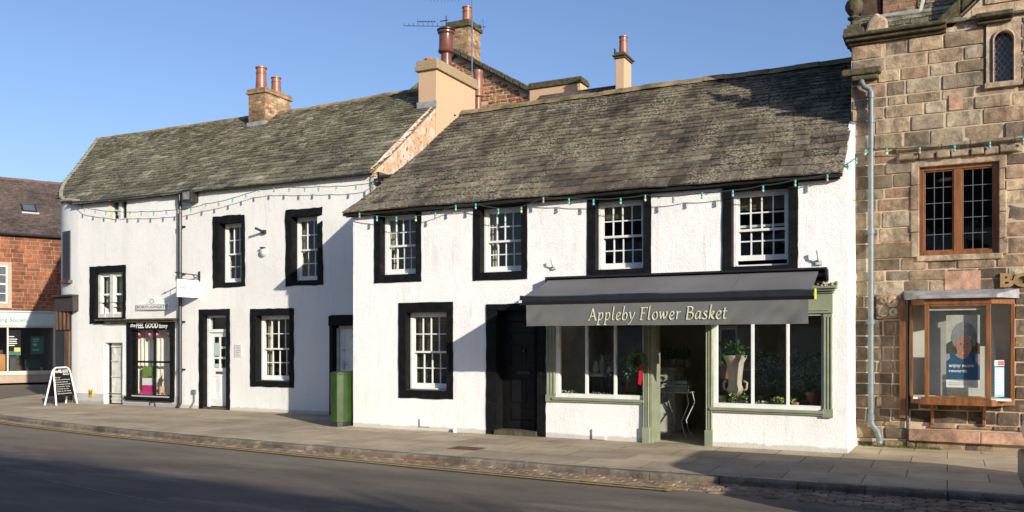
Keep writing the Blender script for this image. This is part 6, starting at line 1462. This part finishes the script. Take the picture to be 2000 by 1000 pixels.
# ---------------- things inside the bay window and the flower shop
M['hairlight'] = mat('silver_hair', (.38, .38, .37))
def poster():
    v = VB+.16; l, r, b, t = rect(1848, 615, 1914, 757, v); t_ = thing('window_poster', 'tall poster of a grey-haired smiling woman in a blue top reading enjoy more rewards', 'poster', ((l+r)/2, v, b))
    X = lambda a: lerp(l, r, a); Z = lambda a: lerp(b, t, a)
    m = MB(); m.box(l, r, v, v+.004, b, t); m.build('sheet', M['postergrey'], t_)
    def poly(name, pts_, mt, k):
        mm = MB(); mm.add([(X(a), v-.001*k, Z(c)) for a, c in pts_], [tuple(range(len(pts_)))]); return mm.build(name, mt, t_)
    el = lambda cx, cz, rx, rz, n=24, a0=0, a1=6.283: [(cx+rx*math.cos(a0+(a1-a0)*i/n), cz+rz*math.sin(a0+(a1-a0)*i/n)) for i in range(n)]
    poly('dark_foliage', [(0, .46), (1, .46), (1, .60), (.8, .66), (.2, .66), (0, .60)], M['mossy'], 1)
    poly('neck', [(.32, .38), (.62, .38), (.62, .50), (.32, .50)], M['skin'], 1.6)
    poly('blue_top', [(0, .11), (1, .11), (1, .28), (.97, .40), (.88, .47), (.74, .49), (.62, .42), (.48, .39), (.34, .42), (.20, .50), (.08, .47), (0, .44)], M['posterblue'], 2)
    poly('sleeve', [(0, .36), (.12, .40), (.10, .47), (0, .46)], mat('pale_sleeve', (.36, .32, .38)), 3)
    poly('sleeve', [(.86, .36), (1, .30), (1, .46), (.88, .47)], mat('pale_sleeve', (.36, .32, .38)), 3)
    poly('face', el(.53, .575, .235, .15), M['skin'], 3)
    poly('hair', [(.20,.60),(.14,.68),(.20,.78),(.34,.88),(.52,.91),(.72,.88),(.86,.80),(.92,.70),(.88,.60),(.80,.55),(.78,.64),(.72,.71),(.60,.70),(.48,.72),(.36,.68),(.30,.60),(.27,.55)], M['hairgrey'], 4)
    for k in range(6):
        a = k/5; mm = MB(); mm.tube([(X(.62+.2*a), v-.006, Z(.89-.05*a)), (X(.38+.40*a), v-.006, Z(.82-.01*a)), (X(.20+.56*a), v-.006, Z(.66+.05*a))], .0028, 4); mm.build('hair_strand', M['hairlight'], t_)
    poly('smile', [(.42, .485), (.50, .465), (.60, .485), (.50, .475)], M['wletter'], 5); poly('mouth', [(.40, .49), (.50, .455), (.62, .49), (.50, .48)], M['brownpot'], 4.5)
    poly('eye', el(.44, .60, .035, .008, 10), M['dletter'], 5); poly('eye', el(.62, .60, .035, .008, 10), M['dletter'], 5)
    poly('nose', [(.53, .585), (.50, .54), (.57, .54)], mat('nose_shade', (.24, .11, .075)), 5)
    poly('footer', [(0, 0), (1, 0), (1, .105), (.5, .085), (0, .105)], M['wletter'], 3)
    textmesh('lettering', 'enjoy more', M['wletter'], t_, (X(.08), v-.002, Z(.265)), (1,0,0), (0,0,1), (r-l)*.74, (t-b)*.062, bold=.03, depth=.004)
    textmesh('lettering', 'rewards', M['wletter'], t_, (X(.08), v-.002, Z(.21)), (1,0,0), (0,0,1), (r-l)*.54, (t-b)*.042, bold=.03, depth=.004)
    for z in (.055, .03): textmesh('lettering', 'ask in store for details of points', M['dletter'], t_, (X(.08), v-.002, Z(z)), (1,0,0), (0,0,1), (r-l)*.74, (t-b)*.018, depth=.004)
    m = MB()
    for a in (.12, .68): m.tube([(X(a), v, t), (X(a)+.01, v+.01, t+.04), (X(a)+.02, v, t+.09)], .005, 5)
    m.build('hook', M['chrome'], t_)
poster()
v = VB+.02
A = Vector((fr_, VB+.02, 0)); B = Vector((wr0-.02, VS-.05, 0)); ed = (B-A).normalized(); en = Vector((ed.y, -ed.x, 0))
def cant(s0, s1, z0, z1, off, mt, name, par=None):
    m = MB(); P_ = [A+ed*s0+en*off, A+ed*s1+en*off]; m.add([(P_[0].x, P_[0].y, z0), (P_[1].x, P_[1].y, z0), (P_[1].x, P_[1].y, z1), (P_[0].x, P_[0].y, z1)], [(0,1,2,3)]); ob = m.build(name, mt, par); return ob
zq = lambda py: CAMZ+(665-py)/1700*13.3
t_ = thing('window_notice', 'pale blue notice in the right pane of the brown bay window', 'notice', (A.x+.1, A.y+.1, zq(773)), 'notices in the bay')
cant(.07, .26, zq(773), zq(716), .006, mat('notice_blue', (.16, .42, .68)), 'blue_sheet', t_); cant(.085, .245, zq(768), zq(719), .008, mat('notice_white', (.60, .68, .74)), 'white_sheet', t_)
us_ = thing('window_notice', 'small red and white notice above the pale blue one', 'notice', (A.x+.1, A.y+.1, zq(714)), 'notices in the bay'); cant(.07, .26, zq(714), zq(703), .006, M['wletter'], 'upper_sheet', us_); cant(.13, .255, zq(713), zq(704), .008, mat('notice_red', (.75, .10, .07)), 'red_panel', us_)
for i in range(6): cant(.10, .22-.02*(i % 3), zq(728+i*6), zq(726+i*6), .010, mat('notice_print', (.25, .42, .58)), 'print_line', t_)

def urn(name, lab, c, h, r, group=None):
    t = thing(name, lab, 'urn', c, group); m = MB()
    m.lathe([(r*.50, 0), (r*.50, h*.05), (r*.26, h*.10), (r*.20, h*.16), (r*.28, h*.20), (r*.60, h*.27), (r*.68, h*.34), (r*.60, h*.40), (r*.55, h*.42), (r*.60, h*.60), (r*.72, h*.85), (r*.98, h*.96), (r, h), (r*.85, h), (r*.7, h*.9)], c, 24); m.build('bowl', M['urnstone'], t, smooth=True)
    m = MB()
    for s_ in (-1, 1): m.tube([(c[0]+s_*r*.6, c[1], c[2]+h*.30), (c[0]+s_*r*.95, c[1], c[2]+h*.34), (c[0]+s_*r*1.0, c[1], c[2]+h*.46), (c[0]+s_*r*.70, c[1], c[2]+h*.50)], r*.10, 8)
    m.build('handle', M['urnstone'], t, smooth='all'); return t
vd_ = VR+.36; x = U(1436, vd_); zs = sz1+.0
zu0 = zs+.16; zu1 = W(1436, 694, vd_)[1]; urn('tall_urn', 'tall cream footed urn with handles in the left pane of the right shop window', (x, vd_, zs), zu1-zs, .19)
m = MB(); blades(m, (x, vd_, zu1-.04), 80, .38, .36, .018); leaves(m, (x, vd_, zu1-.02), .2, .16, .16, 90, .08)
tag(m.build('potted_plant', M['leaf']), 'arching green leafy plant growing out of the tall cream urn', 'plant')
def clump(label, px0, px1, z, n, kind, vv=None, mt='leaf', sz=.05, h=.12):
    vv = vv or VR+.25; a, b_ = U(px0, vv), U(px1, vv); m = MB(); leaves(m, ((a+b_)/2, vv, z), (b_-a)/2, .10, h, n, sz, m=0); leaves(m, ((a+b_)/2, vv-.02, z+h*.4), (b_-a)/2*.9, .09, h*.8, n//3, sz*.7, m=1)
    tag(m.build('flowering_plant', [M[mt], M[kind]]), label, 'plant', 'flowers along the shop window displays')
clump('pale yellow flowers clustered at the foot of the tall cream urn', 1422, 1462, zs, 160, 'petal_y', mt='leaf', h=.2)
clump('row of small cream flowers in the middle pane, beside the lime-leaved plant', 1474, 1505, zs, 110, 'petal_w', h=.08)
clump('lime-leaved plant at the right end of the middle pane', 1506, 1533, zs, 170, 'petal_y', mt='leaf_pale', h=.14)
clump('yellow and green plant at the left of the last shop pane', 1543, 1556, zs, 60, 'petal_y', mt='leaf_pale', h=.14)
clump('dark bushy plant with few flowers behind the last shop pane', 1552, 1602, zs+.22, 260, 'leaf', vv=VR+.5, h=.35, sz=.06)
clump('white blossoms glowing behind the right-hand pane', 1553, 1588, zs+.50, 120, 'petal_w', vv=VR+.6, mt='petal_w', sz=.03, h=.08)
clump('low white flowers at the left end of the left shop window', 1096, 1128, sz0, 120, 'petal_w', mt='leaf_pale', h=.08)
clump('dried cream flowers along the sill of the middle pane of the left window', 1150, 1195, sz0, 150, 'petal_w', mt='urnstone', sz=.03, h=.07)
clump('dark green foliage at the right end of the left shop window', 1215, 1255, sz0, 140, 'leaf', vv=VR+.35, h=.10)
clump('dim green foliage low in the middle of the right shop window', 1475, 1530, zs+.18, 220, 'leaf', vv=VR+.75, h=.35, sz=.07)
def flowerpot(lab, px, vv, z, r, h, mt):
    x = U(px, vv); m = MB(); m.lathe([(r*.7, 0), (r*.95, h*.8), (r*1.08, h*.82), (r*1.08, h), (r*.9, h), (r*.85, h*.85)], (x, vv, z), 18); tag(m.build('flower_pot', M[mt], smooth=True), lab, 'pot', 'pots on the shop window shelf')
flowerpot('big terracotta pot in the last shop pane, under the bushy dark plant', 1588, VR+.40, zs, .12, .26, 'terracotta')
flowerpot('small bright orange pot at the left of the last shop pane', 1555, VR+.22, zs, .05, .10, 'orange')
flowerpot('wide dark pot in the last shop pane, left of the terracotta pot', 1569, VR+.32, zs, .08, .11, 'darkwood')
flowerpot('pale grey pot behind the foot of the tall cream urn', 1412, VR+.45, zs, .07, .16, 'urnstone')
m = MB(); a, b_ = U(1440, VR+1.0), U(1520, VR+1.0); z = W(1480, 721, VR+1.0)[1]; m.box(a, b_, VR+.95, VR+1.2, z-.02, z)
for xx in (a+.03, b_-.03): m.box(xx-.015, xx+.015, VR+1.05, VR+1.09, .01, z-.02)
tag(m.build('plant_shelf', M['wdull']), 'pale shelf inside the middle pane behind the tall urn', 'shelf')
m = MB(); z0 = W(1480, 720, VR+1.0)[1]
for k_ in range(9): x = lerp(a+.04, b_-.06, k_/8); m.lathe([(.03, 0), (.04, .07), (.035, .075)], (x, VR+1.06, z0), 10)
tag(m.build('bowls_row', M['urnstone']), 'row of little cream bowls on the pale shelf', 'bowls', kind='stuff')
# table, chair, lamp in the left window
def table(lab, x, y, w_, d_, h, mt):
    t = thing('side_table', lab, 'table', (x, y, 0)); m = MB(); m.box(x-w_/2, x+w_/2, y-d_/2, y+d_/2, h-.06, h); m.build('table_top', M['wdull'], t, bevel=.02)
    for sx_ in (-1, 1):
        for sy_ in (-1, 1): m = MB(); X_, Y_ = x+sx_*(w_/2-.06), y+sy_*(d_/2-.05); m.tube([(X_, Y_, h-.06), (X_+sx_*.03, Y_, h*.6), (X_-sx_*.01, Y_, h*.25), (X_+sx_*.03, Y_, .02)], [.03, .02, .014, .018], 8); m.build('leg', M[mt], t)
vt = VR+1.0; table('oval-looking pale topped table behind the left shop window', U(1150, vt), vt, .75, .45, W(1150, 728, vt)[1], 'darkwood')
def shopchair(lab, x, y, mt, s=1.0):
    t = thing('chair', lab, 'chair', (x, y, 0)); m = MB(); m.box(x-.2, x+.2, y-.2, y+.2, .43, .48); m.build('seat', M[mt], t, bevel=.01)
    m = MB(); m.box(x-.2, x+.2, y+.17, y+.20, .62, 1.0); m.build('backrest', M[mt], t, bevel=.02)
    for sx_ in (-1, 1):
        for sy_ in (-1, 1): m = MB(); m.tube([(x+sx_*.18, y+sy_*.18, .01), (x+sx_*.18, y+sy_*.18, 1.0 if sy_ > 0 else .43)], .016, 6); m.build('leg', M[mt], t)
shopchair('tan backed chair seen behind the right pane of the left shop window', U(1216, VR+1.3), VR+1.3, 'cream'); shopchair('dark chair behind the pale topped table', U(1130, VR+1.9), VR+1.9, 'darkwood')
# wreath with red ribbon on the pilaster
X, Z = W(1245, 705, VR-.08); t_ = thing('wreath', 'dark green wreath with a red ribbon hung beside the shop door', 'wreath', (X, VR-.1, Z-.2)); m = MB()
for i in range(360):
    a = rnd(0, 6.28); r_ = .135+rnd(-.035, .035); c_ = Vector((X+r_*math.cos(a), VR-.10+rnd(-.03, .03), Z+r_*math.sin(a))); d_ = Vector((rnd(-1,1), rnd(-1,.3), rnd(-1,1))).normalized()*.04; w_ = d_.cross(Vector((0,1,.3))).normalized()*.011; m.add([c_, c_+d_*.5+w_, c_+d_, c_+d_*.5-w_], [(0,1,2,3)])
m.build('foliage', M['leaf'], t_); m = MB(); m.tube([(X+.135*math.cos(i*math.pi/10), VR-.09, Z+.135*math.sin(i*math.pi/10)) for i in range(21)], .022, 6); m.build('hoop', M['darkwood'], t_)
m = MB(); a_, z_ = W(1251, 712, VR-.12); m.prism([(a_-.015, VR-.13, z_), (a_+.02, VR-.13, z_), (a_+.045, VR-.14, z_-.2), (a_+.01, VR-.14, z_-.34), (a_-.04, VR-.14, z_-.32), (a_-.02, VR-.14, z_-.15)], (0, .008, 0)); m.build('ribbon', M['red_cloth'], t_)
# more stock behind the shop glass
m = MB(); v0_ = VR+.75; m.box(U(1080, v0_), U(1141, v0_), v0_, v0_+.02, .01, 2.1); tag(m.build('olive_screen', mat('olive_panel', (.24, .23, .16), (.16, .155, .11), 2, .8)), 'plain olive screen behind the left pane of the left shop window', 'screen')
for k_, (px, lab, mt_, r_, h_) in enumerate(((1164, 'pale round vase in the middle pane of the left window', 'wdull', .06, .22), (1176, 'tall cream jug in the middle pane of the left window', 'urnstone', .05, .34), (1190, 'small white pot beside the second window bar', 'wpaint', .045, .12))):
    vv_ = VR+.85; xx = U(px, vv_); m = MB(); m.lathe([(r_*.6, 0), (r_, h_*.3), (r_*.95, h_*.5), (r_*.5, h_*.8), (r_*.62, h_)], (xx, vv_, W(1160, 728, VR+1.0)[1]), 14); tag(m.build('vase', M[mt_], smooth='all'), lab, 'vase', 'vases on the pale topped table')
for px, z_, n_, lab in ((1418, 1.25, 90, 'hanging fern high behind the left pane of the right window'), (1500, 1.0, 260, 'tall leafy plant filling the back of the middle pane'), (1572, 1.05, 240, 'tall leafy plant at the back of the last pane'), (1490, .72, 160, 'green bushy pot plant low behind the middle pane'), (1212, .95, 160, 'tall leafy plant behind the right pane of the left shop window')):
    vv_ = VR+.85 if px < 1600 else VR+.5; m = MB(); leaves(m, (U(px, vv_), vv_, z_), .24, .16, .45, n_, .09, m=0); leaves(m, (U(px, vv_), vv_-.05, z_+.2), .2, .12, .3, n_//7, .04, m=1); m.lathe([(.09,0),(.12,.2),(.12,.22)], (U(px, vv_), vv_, z_-.20), 12, m=2)
    tag(m.build('leafy_plant', [mat('mid_leaf', (.10, .20, .05), (.05, .11, .03), 20, .5), M['petal_w'], M['terracotta']]), lab, 'plant', 'leafy plants at the back of the flower shop')
m = MB(); v0_ = VR+1.5; m.box(U(1405, v0_), U(1440, v0_), v0_, v0_+.03, 1.1, 1.95); m.box(U(1409, v0_), U(1436, v0_), v0_-.004, v0_-.001, 1.16, 1.89, m=1); tag(m.build('picture_frame', [M['wdull'], M['darkwood']]), 'pale empty frame leaning behind the urn plant', 'frame')
for k_ in range(4):
    v0_ = VR+2.2; x0_ = U(1300+k_*14, v0_); m = MB(); m.lathe([(.05,0),(.07,.12),(.07,.14)], (x0_, v0_, 1.2), 12, m=1); leaves(m, (x0_, v0_, 1.32), .10, .10, .22, 60, .06, m=0)
    tag(m.build('counter_plant', [M['leaf'], M['urnstone']]), ('leftmost', 'second', 'third', 'rightmost')[k_]+' small potted plant on the counter in the doorway', 'plant', 'small plants on the shop counter')
# wire table with crate in the doorway, counter
vt = VR+1.15; x = U(1325, vt); t_ = thing('wrought_iron_table', 'small table with curled white iron legs inside the shop doorway', 'table', (x, vt, 0)); h = .80
m = MB(); m.box(x-.24, x+.24, vt-.22, vt+.22, h-.02, h); m.build('table_top', M['wdull'], t_)
for sx_ in (-1, 1):
    for sy_ in (-1, 1): m = MB(); m.tube([(x+sx_*.20, vt+sy_*.18, h-.02), (x+sx_*.24, vt+sy_*.2, h*.75), (x+sx_*.10, vt+sy_*.14, h*.35), (x+sx_*.14, vt+sy_*.16, .1), (x+sx_*.20, vt+sy_*.2, .01)], .011, 6); m.build('leg', M['wdull'], t_)
t_ = thing('crate', 'grey wooden crate resting on the iron legged table in the doorway', 'crate', (x, vt, h)); m = MB()
for z in (h+.004, h+.07, h+.14): m.box(x-.2, x+.2, vt-.17, vt-.155, z, z+.055); m.box(x-.2, x+.2, vt+.155, vt+.17, z, z+.055); m.box(x-.2, x-.185, vt-.155, vt+.155, z, z+.055); m.box(x+.185, x+.2, vt-.155, vt+.155, z, z+.055)
m.build('slats', M['lead'], t_)
m = MB(); leaves(m, (x+.1, vt, h+.10), .16, .14, .16, 120, .05, m=0); leaves(m, (x-.05, vt, h+.12), .12, .12, .12, 25, .04, m=1); tag(m.build('foliage_bunch', [M['leaf'], M['petal_w']]), 'green foliage bunch in the grey crate in the doorway', 'plant')
m = MB(); xc = U(1298, VR+1.9); m.box(xc-.35, xc+.25, VR+1.7, VR+2.3, .01, 1.15); m.box(xc-.4, xc+.3, VR+1.65, VR+2.35, 1.15, 1.2); tag(m.build('shop_counter', M['wdull'], bevel=.01), 'pale shop counter standing deep in the doorway', 'counter')
# small shop's display
v_ = VL+.17; x = U(285, v_); z = .55
m = MB(); m.box(U(264, v_), U(334, v_), VL+.09, VL+.28, W(290, 775, v_)[1]-.08, W(290, 773, v_)[1]); tag(m.build('display_plinth', M['wdull']), 'white display board low inside the small shop window', 'shelf')
zb = W(290, 773, v_)[1]
m = MB(); a, b_ = U(281, v_), U(302, v_); m.box(a, b_, v_-.05, v_+.05, zb, W(290, 752, v_)[1], m=1); m.box(a, b_, v_-.055, v_+.055, W(290, 752, v_)[1], W(290, 738, v_)[1], m=2); m.prism([(a, v_-.05, W(290,738,v_)[1]), (b_, v_-.05, W(290,733,v_)[1]), (b_, v_-.05, W(290,716,v_)[1]), (a, v_-.05, W(290,716,v_)[1])], (0, .1, 0), m=0)
tag(m.build('display_banner', [M['limegreen'], M['petal_p'], M['wpaint']]), 'green, white and pink banner in the left half of the small shop window', 'banner')
m = MB(); blades(m, (U(316, v_), v_-.02, zb+.26), 30, .42, .09, .012, m=0); m.lathe([(.06,0),(.075,.24),(.08,.25)], (U(316, v_), v_-.0, zb), 14, m=1); tag(m.build('vase_of_twigs', [M['mossy'], M['cream']]), 'cream vase of dry twigs in the right half of the small shop window', 'vase')
for px, lab in ((274, 'pink cut flowers at the left corner of the small shop window'), (305, 'pink cut flowers in the middle of the small shop window'), (322, 'red and white flower heads at the right of the small shop window')):
    m = MB(); leaves(m, (U(px, v_), v_-.06, zb), .10, .03, .10, 50, .05, m=0); leaves(m, (U(px, v_), v_-.06, zb), .12, .03, .06, 24, .04, m=1); tag(m.build('cut_flowers', [M['petal_p'], M['petal_w']]), lab, 'flowers', 'pink flowers in the small shop window')
for px, lab in ((271, 'pink paper rosette at the left of the small shop window'), (292, 'pink paper rosette just left of the window bar'), (306, 'pink paper rosette just right of the window bar'), (329, 'pink paper rosette at the right of the small shop window')):
    x, z = W(px, 652, VL+.10); m = MB(); k0 = 0; m.lathe([(.07,0),(.075,.01),(.05,.02)], (0,0,0), 14, m=0); m.lathe([(.035,.02),(.035,.03),(.02,.035)], (0,0,0), 10, m=1); m.v = [(x+p[0], VL+.12-p[2], z+p[1]*1.2) for p in m.v]
    tag(m.build('paper_rosette', [M['petal_p'], M['petal_w']]), lab, 'decoration', 'pink rosettes in the small shop window')
m = MB(); X, Y = G(888, 845); m.lathe([(.035,0),(.04,.05),(.02,.07),(.02,.09)], (X, Y+.0, 0), 10); tag(m.build('white_cup', M['wpaint'], smooth=True), 'tiny white cup on the pavement against the white wall', 'cup')

# ================================================================== parked van, just beyond the right edge of the picture
t_ = thing('parked_van', 'grey van parked by the kerb whose front bumper just enters the picture', 'van', (3.3, 9.2, -.12))
prof = [(.74,.28),(.68,.45),(.68,.72),(.76,.98),(1.05,1.12),(1.55,1.25),(2.05,1.92),(2.30,2.02),(5.5,2.02),(5.65,1.8),(5.68,.5),(5.6,.28)]
y0, y1 = 8.25, 10.12
m = MB(); n = len(prof); ys = [(y0, .80), (y0+.10, .97), (y0+.25, 1), (y1-.25, 1), (y1-.10, .97), (y1, .80)]
vs = []
for y, s_ in ys:
    for (x, z) in prof: vs.append((3.2+(x-3.2)*lerp(1, s_, .12), y, 1.1+(z-1.1)*lerp(1, s_, .35)))
fs = [(i*n+k, i*n+(k+1) % n, (i+1)*n+(k+1) % n, (i+1)*n+k) for i in range(5) for k in range(n)]+[tuple(range(n)), tuple(range(6*n-1, 5*n-1, -1))]
m.add(vs, fs); m.build('body', mat('grey_metallic_paint', (.16, .17, .18), None, 3, .25), t_, smooth='all', bevel=.03)
m = MB(); m.quad((1.62, y0+.18, 1.32), (1.62, y1-.18, 1.32), (2.04, y1-.25, 1.86), (2.04, y0+.25, 1.86)); m.v = [(x-.03, y, z+.02) for x, y, z in m.v]; m.build('windscreen', M['iron'], t_)
m = MB(); m.box(.63, .80, y0+.05, y1-.05, .32, .62); m.build('bumper', M['iron'], t_, bevel=.03)
for y in (y0+.15, y1-.45):
    m = MB(); m.box(.66, .9, y, y+.3, .74, .92); m.build('headlight', M['chrome'], t_, bevel=.03)
for x in (1.5, 4.8):
    for y in (y0+.02, y1-.22):
        m = MB(); m.lathe([(.33, 0), (.34, .03), (.34, .17), (.33, .2), (.2, .2), (.18, .16)], (0,0,0), 24); m.v = [(x+p[0], y+p[2], .22+p[1]) for p in m.v]; m.build('wheel', M['iron'], t_, smooth=True)
for y, s_ in ((y0-.12, 1), (y1-.02, 1)):
    m = MB(); m.box(1.75, 1.85, y, y+.14, 1.25, 1.45); m.build('mirror', M['iron'], t_, bevel=.02)

# ================================================================== houses across the street, behind the camera (they shade the road)
def opp(name, lab, x0, x1, yf, depth, ez_, rz_, cols, chim=()):
    t = thing(name, lab, 'house', ((x0+x1)/2, yf-depth/2, 0)); m = MB(); m.prism([(x0, yf, 0), (x0, yf, ez_), (x0, yf-depth/2, rz_-.05), (x0, yf-depth, ez_), (x0, yf-depth, 0)], (x1-x0, 0, 0)); m.build('wall', M[cols], t)
    m = MB(); 
    for s_ in (0, 1):
        ya, yb = (yf+.25, yf-depth/2) if s_ == 0 else (yf-depth-.25, yf-depth/2); m.add([(x0-.1, ya, ez_-.1), (x1+.1, ya, ez_-.1), (x1+.1, yb, rz_), (x0-.1, yb, rz_), (x0-.1, ya, ez_), (x1+.1, ya, ez_), (x1+.1, yb, rz_+.1), (x0-.1, yb, rz_+.1)], [(0,1,2,3),(4,5,6,7),(0,1,5,4),(1,2,6,5),(2,3,7,6),(3,0,4,7)])
    m.build('roof', M['slate_d'], t)
    for fx, hh, ww in chim:
        m = MB(); X = lerp(x0, x1, fx); m.box(X-ww/2, X+ww/2, yf-depth/2-.5, yf-depth/2+.5, rz_-1, rz_+hh); c_ = m.build('chimney', M['brick'], t)
        for q in (-.25, .25): pot('chimney_pot', c_, X+q*ww, yf-depth/2, rz_+hh, .6, .14, M['terracotta'])
    nw = int((x1-x0)/2.2)
    for i in range(nw):
        for z in (1.0, 4.0):
            X = lerp(x0, x1, (i+.5)/nw); m = MB(); m.box(X-.5, X+.5, yf-.0, yf+.03, z, z+1.5); m.box(X-.42, X+.42, yf+.03, yf+.035, z+.08, z+1.42, m=1); m.box(X-.02, X+.02, yf+.035, yf+.05, z+.08, z+1.42); m.build('window', [M['wpaint'], M['iron']], t)
opp('terraced_house', 'tall tan house across the street opposite the small shop', 4.5, 12.5, -6.0, 8.0, 7.4, 10.75, 'render_tan', ((.06, 1.3, 1.5),))
opp('terraced_house', 'red stone house across the street opposite the long white house', 12.6, 20, -6.0, 8.0, 7.8, 11.0, 'red', ((.5, 1.2, 1.0),))
opp('terraced_house', 'white house across the street at its far end', -14, 4.4, -6.0, 8.0, 6.0, 9.2, 'white_old', ((.5, 1.2, 1.0),))
def bare_tree(lab, x, y, h, seed, spread=.5):
    rs = random.Random(seed); t = thing('bare_tree', lab, 'tree', (x, y, 0)); tr = MB(); br = MB()
    tr.tube([(x, y, 0), (x+.05, y, h*.2), (x-.03, y+.05, h*.42)], [.24, .19, .14], 8); tr.build('trunk', M['old_wood'], t)
    def grow(p, d, L, r, k):
        q = p+d*L*.5+Vector((rs.uniform(-.05,.05), rs.uniform(-.05,.05), 0))*L; e = q+(d+Vector((rs.uniform(-.2,.2), rs.uniform(-.2,.2), .15))).normalized()*L*.5
        br.tube([p, q, e], [r, r*.8, r*.6], 4, cap=False)
        if k == 0: return
        for _ in range(3 if k > 1 else 4):
            nd = (d+Vector((rs.uniform(-1,1)*spread*1.4, rs.uniform(-1,1)*spread*1.4, rs.uniform(-.1,.5)))).normalized(); grow(e if rs.random() < .7 else q, nd, L*rs.uniform(.62,.82), r*.6, k-1)
    for i in range(5):
        a = i*1.26+seed; grow(Vector((x-.03, y+.05, h*.42-(i % 2)*.2)), Vector((math.cos(a)*.6, math.sin(a)*.6, 1)).normalized(), h*.17, .09, 4)
    br.build('branches', M['old_wood'], t)
bare_tree('bare winter tree on the far pavement opposite the small shop', 12.6, -3.9, 7.9, 3)
bare_tree('smaller bare winter tree on the far pavement', 16.8, -4.4, 7.4, 8)
